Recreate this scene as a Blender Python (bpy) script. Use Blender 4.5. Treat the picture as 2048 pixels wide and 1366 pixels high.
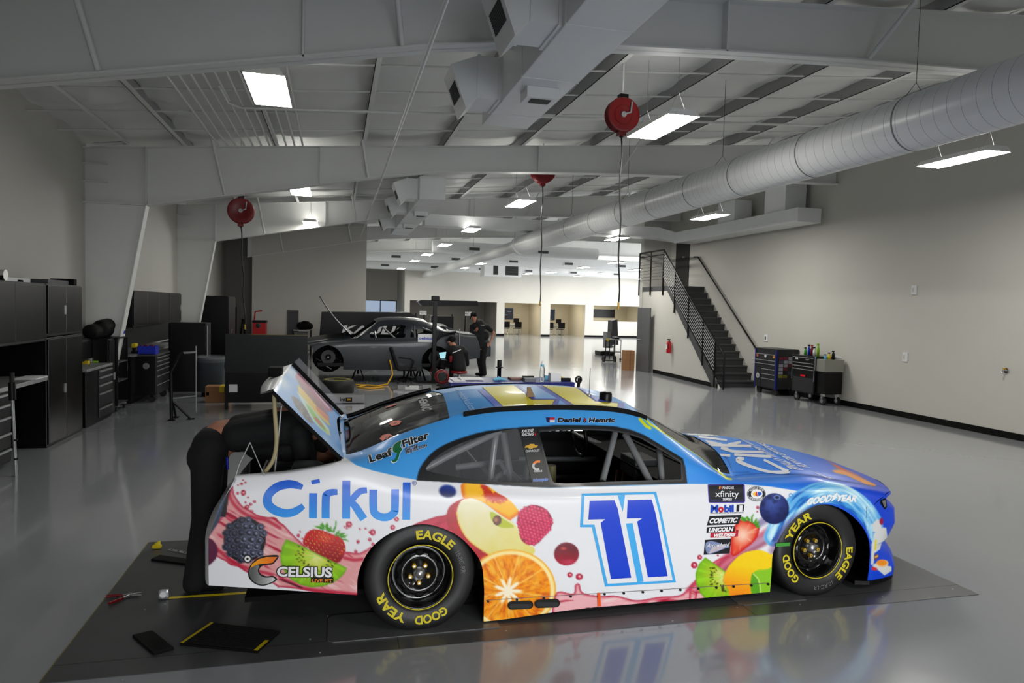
import bpy, bmesh, math, random
import numpy as np
from mathutils import Vector, Matrix
from mathutils.bvhtree import BVHTree
random.seed(7); RNG = np.random.RandomState(7)
PI = math.pi
S = bpy.context.scene
COL = S.collection
for o in list(bpy.data.objects): bpy.data.objects.remove(o)

# ------------------------------------------------------------ camera
CAMH = 1.922; FPX = 1395.36
def _cam():
    yaw, p, r = [math.radians(v) for v in (14.262, 2.803, 1.475)]
    fw = Vector((math.sin(yaw)*math.cos(p), math.cos(yaw)*math.cos(p), -math.sin(p)))
    rt = Vector((math.cos(yaw), -math.sin(yaw), 0)); up = rt.cross(fw)
    return rt*math.cos(r)+up*math.sin(r), -rt*math.sin(r)+up*math.cos(r), fw
RT, UP, FW = _cam()
cd = bpy.data.cameras.new('camera'); cam = bpy.data.objects.new('camera', cd); COL.objects.link(cam)
cd.sensor_width = 36; cd.lens = 36*FPX/2048; cd.clip_end = 200; cd.clip_start = .05
m = Matrix.Identity(4)
for i in range(3):
    m[i][0] = RT[i]; m[i][1] = UP[i]; m[i][2] = -FW[i]
m[2][3] = CAMH
cam.matrix_world = m
S.camera = cam
CAMP = Vector((0, 0, CAMH))
def ray(x, y): return FW + RT*((x-1024)/FPX) + UP*((683-y)/FPX)
def onY(x, y, Y): r = ray(x, y); return CAMP + r*(Y/r.y)
def onX(x, y, X): r = ray(x, y); return CAMP + r*(X/r.x)
def onZ(x, y, Z=0): r = ray(x, y); return CAMP + r*((Z-CAMH)/r.z)

# ------------------------------------------------------------ light and exposure
S.view_settings.view_transform = 'Standard'; S.view_settings.look = 'None'
S.view_settings.gamma = 1; S.view_settings.exposure = 0.0
S.view_settings.use_curve_mapping = False
w = bpy.data.worlds.new('World'); S.world = w; w.use_nodes = True
w.node_tree.nodes['Background'].inputs[0].default_value = (.55, .68, .9, 1)
w.node_tree.nodes['Background'].inputs[1].default_value = .6
def area(name, loc, target, sx, sy, power, col=(1, 1, 1)):
    l = bpy.data.lights.new(name, 'AREA'); l.shape = 'RECTANGLE'; l.size = sx; l.size_y = sy
    l.energy = power; l.color = col
    o = bpy.data.objects.new(name, l); COL.objects.link(o); o.location = loc
    o.rotation_euler = (Vector(target)-Vector(loc)).to_track_quat('-Z', 'Y').to_euler()
    return o
LAMP = 72.0      # strength of the led fixtures' diffusers
# added unseen fill light behind the camera, brightens the car's near side
bd = area('car_side_fill', (2.4, -5.5, 1.7), (1.9, 4, .1), 5.0, 2.6, 62, (.97, .98, 1)); bd.data.spread = math.radians(50)
# added unseen fill light beyond the stair block, brightens the far hall
area('far_hall_fill', (22.3, 36, 2.4), (12, 36, 1.5), 14, 3.2, 1500, (.97, .98, 1))

# ------------------------------------------------------------ materials
MATS = {}
def lin(c):
    c = [v/255 if max(c) > 1.001 else v for v in c]
    return tuple(v/12.92 if v <= .04045 else ((v+.055)/1.055)**2.4 for v in c)
def mat(name, rgb, rough=.6, metal=0, emit=None, es=1, noise=0, nscale=8, coat=0, bump=0, bscale=40, alpha=None, trans=0, spec=.5, ior=1.45):
    if name in MATS: return MATS[name]
    M = bpy.data.materials.new(name); M.use_nodes = True; MATS[name] = M
    nt = M.node_tree; b = nt.nodes['Principled BSDF']
    c = lin(rgb)+(1,)
    b.inputs['Base Color'].default_value = c
    b.inputs['Roughness'].default_value = rough; b.inputs['Metallic'].default_value = metal
    b.inputs['Specular IOR Level'].default_value = spec; b.inputs['IOR'].default_value = ior
    b.inputs['Coat Weight'].default_value = coat; b.inputs['Coat Roughness'].default_value = .06
    b.inputs['Transmission Weight'].default_value = trans
    if alpha is not None: b.inputs['Alpha'].default_value = alpha
    if emit:
        b.inputs['Emission Color'].default_value = lin(emit)+(1,); b.inputs['Emission Strength'].default_value = es
    if noise or bump:
        tc = nt.nodes.new('ShaderNodeTexCoord')
    if noise:
        n = nt.nodes.new('ShaderNodeTexNoise'); n.inputs['Scale'].default_value = nscale; n.inputs['Detail'].default_value = 5
        nt.links.new(tc.outputs['Object'], n.inputs['Vector'])
        mx = nt.nodes.new('ShaderNodeMix'); mx.data_type = 'RGBA'
        mx.inputs[6].default_value = tuple(v*(1-noise) for v in c[:3])+(1,)
        mx.inputs[7].default_value = tuple(min(1, v*(1+noise)) for v in c[:3])+(1,)
        nt.links.new(n.outputs['Fac'], mx.inputs[0]); nt.links.new(mx.outputs[2], b.inputs['Base Color'])
    if bump:
        n2 = nt.nodes.new('ShaderNodeTexNoise'); n2.inputs['Scale'].default_value = bscale; n2.inputs['Detail'].default_value = 4
        nt.links.new(tc.outputs['Object'], n2.inputs['Vector'])
        bp = nt.nodes.new('ShaderNodeBump'); bp.inputs['Strength'].default_value = bump; bp.inputs['Distance'].default_value = .01
        nt.links.new(n2.outputs['Fac'], bp.inputs['Height']); nt.links.new(bp.outputs['Normal'], b.inputs['Normal'])
    return M
M_wall = mat('wall_paint', (200, 198, 191), .75, noise=.03, nscale=1.5)
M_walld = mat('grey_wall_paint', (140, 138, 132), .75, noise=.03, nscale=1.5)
M_white = mat('white_steel', (226, 227, 224), .45, noise=.03, nscale=3)
M_duct = mat('white_duct', (226, 228, 228), .32, noise=.02)
M_purl = mat('grey_primer_steel', (160, 161, 160), .5)
M_black = mat('black_paint', (7, 7, 8), .36, noise=.2, spec=.3)
M_blackm = mat('matte_black', (8, 8, 9), .75, noise=.2, spec=.2)
M_rub = mat('rubber', (22, 22, 22), .55, noise=.15, nscale=20)
M_dgrey = mat('dark_grey_paint', (66, 67, 69), .5, noise=.05)
M_steel = mat('brushed_steel', (170, 170, 172), .32, .9, noise=.08, nscale=20)
M_chrome = mat('chrome', (215, 215, 218), .12, 1)
M_galv = mat('silver_handles', (165, 167, 168), .4, .6)
M_red = mat('red_enamel', (112, 8, 15), .35)
M_blue = mat('blue_plastic', (20, 45, 185), .4)
M_yel = mat('yellow_plastic', (215, 190, 20), .5)
M_card = mat('cardboard', (150, 108, 72), .85, noise=.06, nscale=10)
M_lamp = mat('led_diffuser', (255, 255, 255), .5, emit=(255, 252, 244), es=LAMP)
M_lampl = mat('led_diffuser_dim', (255, 255, 255), .5, emit=(255, 252, 244), es=LAMP*.3)
M_cfill = mat('ceiling_fill_glow', (255, 255, 255), .5, emit=(255, 252, 246), es=LAMP*.11)  # weak glow added on top of the fixtures to lift the ceiling
M_glass = mat('clear_glass', (235, 240, 240), .03, trans=1, ior=1.1)
M_paper = mat('paper', (225, 226, 228), .8)

# ------------------------------------------------------------ mesh builder
class MB:
    def __init__(s): s.v = []; s.f = []; s.mi = []; s.ms = []; s.sm = []
    def _m(s, m):
        if m is None: return 0
        if m not in s.ms: s.ms.append(m)
        return s.ms.index(m)
    def add(s, vs, fs, m=None, smooth=False, T=None):
        b = len(s.v); k = s._m(m)
        for v in vs:
            v = Vector(v)
            s.v.append(tuple(T @ v) if T is not None else tuple(v))
        for f in fs: s.f.append(tuple(b+i for i in f)); s.mi.append(k); s.sm.append(smooth)
        return s
    def box(s, x0, x1, y0, y1, z0, z1, m=None, bev=0, T=None):
        if x0 > x1: x0, x1 = x1, x0
        if y0 > y1: y0, y1 = y1, y0
        if z0 > z1: z0, z1 = z1, z0
        if bev:
            bev = min(bev, (x1-x0)*.45, (y1-y0)*.45, (z1-z0)*.45)
            bm = bmesh.new(); bmesh.ops.create_cube(bm, size=1)
            for v in bm.verts: v.co = Vector(((x0+x1)/2+v.co.x*(x1-x0), (y0+y1)/2+v.co.y*(y1-y0), (z0+z1)/2+v.co.z*(z1-z0)))
            bmesh.ops.bevel(bm, geom=bm.edges[:], offset=bev, segments=2, affect='EDGES', profile=.6)
            bm.verts.index_update()
            r = s.add([v.co for v in bm.verts], [[v.index for v in f.verts] for f in bm.faces], m, T=T); bm.free(); return r
        return s.add([(x0,y0,z0),(x1,y0,z0),(x1,y1,z0),(x0,y1,z0),(x0,y0,z1),(x1,y0,z1),(x1,y1,z1),(x0,y1,z1)],
                     [(0,3,2,1),(4,5,6,7),(0,1,5,4),(1,2,6,5),(2,3,7,6),(3,0,4,7)], m, T=T)
    def tube(s, pts, r, m=None, n=10, caps=True, closed=False):
        pts = [Vector(p) for p in pts]; N = len(pts)
        rs = r if isinstance(r, (list, tuple)) else [r]*N
        ref = None; rings = []
        for i, p in enumerate(pts):
            a = pts[i-1] if (i > 0 or closed) else p; c = pts[(i+1) % N] if (i < N-1 or closed) else p
            t = (c-a)
            if t.length < 1e-9: t = Vector((0, 0, 1))
            t.normalize()
            if ref is None:
                ref = Vector((0, 0, 1)) if abs(t.z) < .9 else Vector((1, 0, 0))
            u = t.cross(ref)
            if u.length < 1e-6: u = t.cross(Vector((1, 0, .1)))
            u.normalize(); w_ = u.cross(t).normalized(); ref = w_
            rings.append([p+(u*math.cos(k*2*PI/n)+w_*math.sin(k*2*PI/n))*rs[i] for k in range(n)])
        vs = [v for q in rings for v in q]; fs = []
        R = N if closed else N-1
        for i in range(R):
            for k in range(n):
                a = i*n+k; b = i*n+(k+1) % n; c = ((i+1) % N)*n+(k+1) % n; d = ((i+1) % N)*n+k
                fs.append((a, b, c, d))
        s.add(vs, fs, m, True)
        if caps and not closed:
            s.add(rings[0], [tuple(range(n))[::-1]], m); s.add(rings[-1], [tuple(range(n))], m)
        return s
    def cyl(s, c, axis, r, h, m=None, n=24, r2=None):
        c = Vector(c); a = {'x': Vector((1,0,0)), 'y': Vector((0,1,0)), 'z': Vector((0,0,1))}[axis] if isinstance(axis, str) else Vector(axis).normalized()
        return s.tube([c, c+a*h], [r, r if r2 is None else r2], m, n)
    def lathe(s, prof, c, axis='z', m=None, n=32, a0=0, a1=2*PI, smooth=True):
        # prof: list of (r, h) along axis
        c = Vector(c); ax = {'x': 0, 'y': 1, 'z': 2}[axis]
        full = abs(a1-a0-2*PI) < 1e-6; K = n if full else n+1
        vs = []; fs = []
        for r, h in prof:
            for k in range(K):
                t = a0+(a1-a0)*k/n; q = [0, 0, 0]; q[ax] = h; q[(ax+1) % 3] = r*math.cos(t); q[(ax+2) % 3] = r*math.sin(t)
                vs.append(c+Vector(q))
        for i in range(len(prof)-1):
            for k in range(n):
                k2 = (k+1) % K
                fs.append((i*K+k, i*K+k2, (i+1)*K+k2, (i+1)*K+k))
        return s.add(vs, fs, m, smooth)
    def sphere(s, c, r, m=None, n=16, sq=(1, 1, 1), T=None):
        vs = []; fs = []; H = n//2
        for i in range(H+1):
            a = PI*i/H
            for k in range(n):
                b = 2*PI*k/n; vs.append((c[0]+r*sq[0]*math.sin(a)*math.cos(b), c[1]+r*sq[1]*math.sin(a)*math.sin(b), c[2]+r*sq[2]*math.cos(a)))
        for i in range(H):
            for k in range(n): fs.append((i*n+k, (i+1)*n+k, (i+1)*n+(k+1) % n, i*n+(k+1) % n))
        return s.add(vs, fs, m, True, T)
    def prism(s, poly, axis, a, b, m=None):
        # poly 2d; axis 'y': (x,z) extruded over y ; 'x': (y,z) ; 'z': (x,y)
        def P(q, h):
            return {'y': (q[0], h, q[1]), 'x': (h, q[0], q[1]), 'z': (q[0], q[1], h)}[axis]
        n = len(poly); vs = [P(q, a) for q in poly]+[P(q, b) for q in poly]
        fs = [tuple(range(n)), tuple(range(n, 2*n))[::-1]]+[(i, (i+1) % n, n+(i+1) % n, n+i) for i in range(n)]
        return s.add(vs, fs, m)
    def build(s, name, m=None, parent=None, local=False, bevel=0):
        me = bpy.data.meshes.new(name)
        off = Vector((0, 0, 0)); p = parent
        if not local:
            while p is not None: off += p.location; p = p.parent
        me.from_pydata([tuple(Vector(v)-off) for v in s.v], [], s.f)
        ms = s.ms or [m]
        for q in ms: me.materials.append(q or m)
        me.polygons.foreach_set('material_index', s.mi); me.polygons.foreach_set('use_smooth', s.sm)
        me.validate(); me.update()
        bm = bmesh.new(); bm.from_mesh(me); bmesh.ops.recalc_face_normals(bm, faces=bm.faces); bm.to_mesh(me); bm.free()
        o = bpy.data.objects.new(name, me); COL.objects.link(o)
        if parent: o.parent = parent
        if bevel:
            b = o.modifiers.new('bevel', 'BEVEL'); b.width = bevel; b.segments = 2; b.limit_method = 'ANGLE'
        return o
def thing(name, label, cat, loc=(0, 0, 0), group=None):
    o = bpy.data.objects.new(name, None); COL.objects.link(o); o.location = loc; o.empty_display_size = .1
    o['label'] = label; o['category'] = cat
    if group: o['group'] = group
    return o
def tag(o, label, cat, group=None):
    o['label'] = label; o['category'] = cat
    if group: o['group'] = group
    return o
def struct(name, mb, m=None, parent=None):
    o = mb.build(name, m, parent)
    if parent is None: o['kind'] = 'structure'
    return o
def dup(root, loc, label=None, group=None, rz=None, only=None):
    r = root.copy(); COL.objects.link(r); r.location = loc
    if rz is not None: r.rotation_euler[2] = rz
    if label: r['label'] = label
    if group: r['group'] = group
    for ch in list(root.children):
        c = ch.copy(); COL.objects.link(c); c.parent = r
        for g in list(ch.children):
            d = g.copy(); COL.objects.link(d); d.parent = c
    return r
TXT = {}
def text_mesh(s, bold=.0, shear=0, space=1.0, size=1.0):
    """outlines of a word in the built-in font: (verts, triangles), cap height about 0.7"""
    k = (s, bold, shear, space)
    if k not in TXT:
        c = bpy.data.curves.new('t', 'FONT'); c.body = s; c.offset = bold; c.shear = shear; c.space_character = space
        c.resolution_u = 3; c.size = 1
        o = bpy.data.objects.new('t', c); COL.objects.link(o)
        dg = bpy.context.evaluated_depsgraph_get()
        me = bpy.data.meshes.new_from_object(o.evaluated_get(dg))
        me.calc_loop_triangles()
        v = np.array([q.co[:2] for q in me.vertices]); t = [tuple(q.vertices) for q in me.loop_triangles]
        bpy.data.objects.remove(o); bpy.data.curves.remove(c); bpy.data.meshes.remove(me)
        TXT[k] = (v, t)
    return TXT[k]
def text3(mb, s, origin, xdir, ydir, height, m, bold=0, shear=0, width=None, center=False, lift=.002):
    """flat lettering on a real surface; origin = lower left, height = cap height"""
    v, t = text_mesh(s, bold, shear)
    v = v.copy(); x0, x1 = v[:, 0].min(), v[:, 0].max(); y0 = 0
    k = height/.7; kx = k if width is None else width/(x1-x0)
    xd = Vector(xdir).normalized(); yd = Vector(ydir).normalized(); o = Vector(origin); n = xd.cross(yd)
    if center: o = o-xd*((x1-x0)*kx/2)
    mb.add([o+xd*((a-x0)*kx)+yd*((b-y0)*k)+n*lift for a, b in v], t, m)
    return mb
# ============================================================ THE HALL
XL, XR = -4.12, 10.63
YF = 27.3           # cross wall closing the left half
Fr = [6.55, 13.3, 20.4, 27.4, 34.6, 41.6]
def ztop(x): return 4.76+.083*x
def zroof(x): return ztop(x)+.22
# floor
mf = mat('epoxy_floor', (146, 149, 153), .15, noise=.05, nscale=.7, coat=.35)
nt = mf.node_tree
tc = nt.nodes.new('ShaderNodeTexCoord'); nz = nt.nodes.new('ShaderNodeTexNoise'); nz.inputs['Scale'].default_value = 1.6; nz.inputs['Detail'].default_value = 3
bp = nt.nodes.new('ShaderNodeBump'); bp.inputs['Strength'].default_value = .10; bp.inputs['Distance'].default_value = .02
nt.links.new(tc.outputs['Object'], nz.inputs['Vector']); nt.links.new(nz.outputs['Fac'], bp.inputs['Height'])
nt.links.new(bp.outputs['Normal'], nt.nodes['Principled BSDF'].inputs['Normal']); nt.links.new(bp.outputs['Normal'], nt.nodes['Principled BSDF'].inputs['Coat Normal'])
struct('floor', MB().box(-5.5, 24, -8, 56, -.1, 0, mf))
mb = MB()
# roof blanket: sagging insulation between purlins
PX = [XL+.05+1.5*i for i in range(0, 11)]
def blanket(x0, x1, y0, y1, name):
    nx, ny = int((x1-x0)/.15), int((y1-y0)/.16)
    vs = []; fs = []
    for j in range(ny+1):
        for i in range(nx+1):
            x = x0+(x1-x0)*i/nx; y = y0+(y1-y0)*j/ny
            z = zroof(x)-.07*abs(math.sin(PI*(x-PX[0])/1.5))*(1+.5*math.sin(y*3.1))-.022*math.sin(y*7+math.sin(x*1.7)*1.3)-.03*abs(math.sin(y*1.9+x*.3))
            vs.append((x, y, z))
    for j in range(ny):
        for i in range(nx): a = j*(nx+1)+i; fs.append((a, a+1, a+nx+2, a+nx+1))
    o = MB().add(vs, fs, M_blanket, True)
    return struct(name, o)
M_blanket = mat('white_roof_blanket', (230, 231, 228), .42, noise=.04, nscale=2)
blanket(XL-.5, 14, -8, 56, 'ceiling')
struct('trim_1', MB().box(XL-.6, 24, -8, 56, 7.0, 7.05, M_walld))
# walls
def wall(name, x0, x1, y0, y1, z0, z1, m=M_wall, holes=()):
    """axis-aligned wall with rectangular holes ((a0,a1,z0,z1) along its long axis)"""
    mb = MB(); alongx = (x1-x0) > (y1-y0)
    A0, A1 = (x0, x1) if alongx else (y0, y1)
    cs = sorted({A0, A1}|{h[0] for h in holes}|{h[1] for h in holes}); zs = sorted({z0, z1}|{h[2] for h in holes}|{h[3] for h in holes})
    for a, b in zip(cs, cs[1:]):
        for c, d in zip(zs, zs[1:]):
            am, zm = (a+b)/2, (c+d)/2
            if any(h[0] < am < h[1] and h[2] < zm < h[3] for h in holes): continue
            if alongx: mb.box(a, b, y0, y1, c, d, m)
            else: mb.box(x0, x1, a, b, c, d, m)
    return struct(name, mb, m)
wall('wall_left', XL-.2, XL, -8, YF+2, 0, 4.75)
wall('wall_right', XR, XR+.2, -8, 21.2, 0, 6.2)
wall('wall_back', XL-.2, XR+.2, -8.2, -8, 0, 6.3, holes=((.6, 6.2, 0, 3.8),))
wall('wall_cross', -2.98, 1.13, YF, YF+.2, 0, 5.1)
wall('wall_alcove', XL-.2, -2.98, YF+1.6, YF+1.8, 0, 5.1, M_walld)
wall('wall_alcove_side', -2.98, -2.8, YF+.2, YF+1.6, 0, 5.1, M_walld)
# the wall under and behind the stair landing
P0, P1 = 9.45, 9.66       # slightly angled side wall of the stair block
mb = MB()
y0, y1, yl0 = 15.75, 20.95, 18.95
ang = lambda y: P0+(P1-P0)*(y-y0)/(y1-y0)
mb.prism([(y0+.12, 0), (y1, 0), (y1, 2.66), (yl0+.15, 2.66)], 'x', 0, .1, M_wall)
mb.v = [(v[0]+ang(v[1]), v[1], v[2]) for v in mb.v]
struct('wall_stair', mb)
wall('wall_landing', P1, XR, 21.0, 21.2, 0, 6.2)
mb = MB().prism([(y0+.1, 0), (y1-1.05, 0), (y1-1.05, .11), (y0+.1, .11)], 'x', -.012, 0, M_blackm)
mb.v = [(v[0]+ang(v[1]), v[1], v[2]) for v in mb.v]
struct('baseboard_stair', mb)
struct('baseboard_right', MB().box(XR-.014, XR, -8, 15.9, 0, .11, M_blackm))
# far hall
FW_ = 45.5
wall('wall_far', 4.33, 24, FW_, FW_+.2, 0, 5.6, holes=((4.68, 10.46, 0, 2.22), (11.0, 13.56, 0, 2.22), (14.2, 16.73, 0, 2.22), (17.33, 20.9, 1.12, 2.2)))
for i, (a, b) in enumerate(((10.46, 11.0), (13.56, 14.2), (16.73, 24))):
    struct('baseboard_far%d' % i if 0 else 'baseboard_far', MB().box(a, b, FW_-.015, FW_, 0, .13, M_blackm))
wall('wall_far_left', 1.0, 4.53, 51, 51.2, 0, 5.6, holes=((2.0, 4.3, 0, 2.2),))
wall('wall_hall_left', .93, 1.13, YF+.2, 51, 0, 5.6)
wall('wall_return', 4.33, 4.53, FW_+.2, 51, 0, 5.6, M_wall)
wall('wall_hall_right', 22.5, 22.7, 21.2, 56, 0, 6.5)
wall('wall_hall_near', XR+.2, 22.5, 21.0, 21.2, 0, 6.5)
struct('trim_2', MB().box(10, 24, 20.9, 56, 5.9, 6.0, M_blanket))
M_warm = mat('cream_office_wall', (214, 204, 180), .8)
# rooms behind the far openings
def room(x0, x1, d, m, nm, z=2.6):
    mb = MB(); y = FW_+.2
    mb.box(x0, x1, y+d, y+d+.1, 0, z, m); mb.box(x0-.1, x0, y, y+d, 0, z, m); mb.box(x1, x1+.1, y, y+d, 0, z, m); mb.box(x0, x1, y, y+d, z, z+.05, M_white)
    return struct(nm, mb)
room(4.6, 10.7, 5, M_walld, 'wall_dark_room'); room(10.85, 13.85, 4, M_warm, 'wall_office_left'); room(14.05, 16.95, 4, M_warm, 'wall_office_right'); room(17.2, 21.2, 3, M_warm, 'wall_meeting_room')
for nm, x, y, pw in (('office_lamp', 12.3, 47.3, 40), ('office_lamp', 15.4, 47.3, 40), ('meeting_lamp', 19, 46.9, 30), ('workroom_lamp', 7.5, 48, 22)):
    area(nm, (x, y, 2.5), (x, y, 0), 1.2, 1.2, pw, (1, .93, .8))
# hall downlight for the far half (its own fixtures, see lights)
# portal frames (white tapered steel)
FB = [(-3.16, 3.5), (-2.0, 3.72), (-.3, 4.05), (.8, 4.27), (1.75, 4.42), (3.8, 4.56), (5.3, 4.64), (7.3, 4.72), (10.6, 4.79)]
def frame(i, y, xr, left=True, dz=0):
    mb = MB(); w2 = .11
    bot = [(x, z+dz) for x, z in FB if x <= xr]; bot[-1] = (xr, bot[-1][1])
    top = [(x, ztop(x)) for x, _ in bot]
    # web
    poly = bot+top[::-1]
    for (a, b), (c, d) in zip(zip(bot, bot[1:]), zip(top, top[1:])):
        mb.prism([a, b, d, c], 'y', y-.006, y+.006, M_white)
        mb.prism([a, b, (b[0], b[1]+.016), (a[0], a[1]+.016)], 'y', y-w2, y+w2, M_white)
        mb.prism([c, d, (d[0], d[1]-.014), (c[0], c[1]-.014)], 'y', y-w2, y+w2, M_white)
    for x in ([-3.16, -.3, 3.8] if left else [3.8]):
        zb = np.interp(x, [p[0] for p in bot], [p[1] for p in bot])
        mb.prism([(x-.008, zb), (x+.008, zb), (x+.008, ztop(x)), (x-.008, ztop(x))], 'y', y-w2, y+w2, M_white)
    if left:   # knee and tapered column
        mb.prism([(XL, 0), (-3.78, 0), (-3.16, 3.5), (-3.16, ztop(-3.16)), (XL, ztop(XL))], 'y', y-.006, y+.006, M_white)
        mb.prism([(-3.79, 0), (-3.775, 0), (-3.155, 3.5), (-3.172, 3.5)], 'y', y-w2, y+w2, M_white)
        mb.prism([(XL, 3.5), (-3.16, 3.5), (-3.16, 3.515), (XL, 3.515)], 'y', y-w2, y+w2, M_white)
        mb.prism([(XL, ztop(XL)), (-3.16, ztop(-3.16)), (-3.16, ztop(-3.16)-.015), (XL, ztop(XL)-.015)], 'y', y-w2, y+w2, M_white)
        for zz in (4.15, 3.85): mb.prism([(XL, zz), (XL+.35, zz), (XL+.35, zz+.012), (XL, zz+.012)], 'y', y-w2, y, M_white)
    return struct('trim_%d' % (3+i), mb)
for i, y in enumerate(Fr):
    frame(i, y, XR if y < 22 else 22, left=(y < 25))
# flange braces from frames up to the purlins
k = 9
for y in Fr[:4]:
    mb = MB()
    for x in (-1.9, .55, 5.5, 8.4):
        zb = float(np.interp(x, [p[0] for p in FB], [p[1] for p in FB]))
        dx = -.14 if x < 2 else .22
        for sg in (-1, 1):
            mb.tube([(x, y+sg*.1, zb+.03), (x+dx, y+sg*.62, ztop(x)+.05)], .028, M_white, 4)
    struct('trim_%d' % k, mb); k += 1
# purlins along the hall
for i, x in enumerate(PX[1:]):
    mb = MB(); z = ztop(x)
    mb.box(x-.005, x+.005, -8, 50, z, z+.2, M_purl); mb.box(x-.005, x+.07, -8, 50, z, z+.008, M_white); mb.box(x-.07, x+.005, -8, 50, z+.192, z+.2, M_white)
    struct('trim_%d' % k, mb); k += 1
# rods, conduit and sprinkler lines running across under the blanket
def rod(pts, r, nm, lab, cat, m=M_white, n=8, group=None):
    return tag(MB().tube(pts, r, m, n).build(nm, m), lab, cat, group)
mb = MB()
for y in (7.7, 8.8, 9.9, 11.0, 12.1, 14.6, 15.8, 17.0, 18.4, 19.4, 22, 23.5, 25):
    mb.tube([(XL, y, ztop(XL)+.02), (XR, y, ztop(XR)+.02)], .014, M_white, 5)
tag(mb.build('brace_rod', M_white), 'thin white bracing rods strung across below the purlins of the roof', 'rods')['kind'] = 'structure'
mb = MB()
for i in range(11):
    x = -2.0+i*.14; z = ztop(x)-.03
    mb.tube([(x, 6.7, z+.03), (x, 13.2, z+.03)], .018, M_white, 6)
tag(mb.build('conduit_bank', M_white), 'bank of parallel white conduits along the ceiling left of the near light', 'conduits')
rod([(-1.45, 9.6, 4.6), (-1.45, 10.3, 4.6), (-1.3, 10.5, 4.6), (3.5, 10.5, 4.9), (8.6, 10.5, 5.2)], .02, 'sprinkler_pipe', 'white branch pipe crossing the ceiling between the first two frames', 'pipe')
# the long diagonal pipe from top centre to the cross wall
a = onY(893, 0, 4.1); b = onY(720, 476, 26.8)
rod([a+(a-b)*.2, b], .016, 'sprinkler_pipe', 'long white pipe running down the hall from above the car to the cross wall', 'pipe')
rod([onX(172, 290, XL+.15), onX(255, 285, -3.4), Vector((-3.3, 6.8, 4.45))], .03, 'eave_pipe', 'white pipe tucked along the left eave', 'pipe')
# big spiral duct
XD, ZD, RD = 5.6, 3.871, .28
t = thing('spiral_duct', 'long round white spiral duct hanging on the right half of the hall', 'duct', (XD, 10, ZD))
mb = MB(); prof = []
y = 1.0; ye = onX(1045, 485, XD).y
YE2 = onX(842, 553, XD).y
mb.lathe([(RD, 0), (RD, ye-1.0)], (XD, 1.0, ZD), 'y', M_duct, 48)
mb.build('duct_shell', M_duct, t)
mb = MB()
yy = 1.2; j = 0
while yy < ye:
    mb.lathe([(RD, -.003), (RD+.0012, -.001), (RD+.0012, .001), (RD, .003)], (XD, yy, ZD), 'y', mat('seam_grey', (168, 170, 172), .5), 40); yy += .15
mb.build('spiral_seam', M_duct, t)
for yy in (1.5, 2.9, 4.4, 5.9, 7.4, 8.9, 10.2, 11.6, 13.0, 14.5, 16.2):
    mb = MB().lathe([(RD+.002, -.012), (RD+.004, -.006), (RD+.004, .006), (RD+.002, .007)], (XD, yy, ZD), 'y', mat('duct_band', (120, 122, 124), .5), 40); mb.build('joint_band', M_duct, t)
mb = MB(); mb.lathe([(RD, 0), (RD+.03, 0), (RD+.03, .04), (RD, .45), (.2, .75), (.2, YE2-ye)], (XD, ye, ZD), 'y', M_duct, 40)
mb.cyl((XD, YE2, ZD), 'y', .2, .02, M_duct, 32); mb.build('reducer', M_duct, t)
for yy in (3.2, 5.9, 9.5, 13.0, 16.4, 22, 29):
    r_ = RD if yy < ye else .2
    mb = MB().tube([(XD, yy, ZD+r_+.12), (XD, yy, zroof(XD)-.02)], .004, M_dgrey, 4)
    mb.tube([(XD-.12, yy, ZD+r_-.03), (XD, yy, ZD+r_+.12), (XD+.12, yy, ZD+r_-.03)], .004, M_dgrey, 4); mb.build('hanger', M_dgrey, t)
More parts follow.
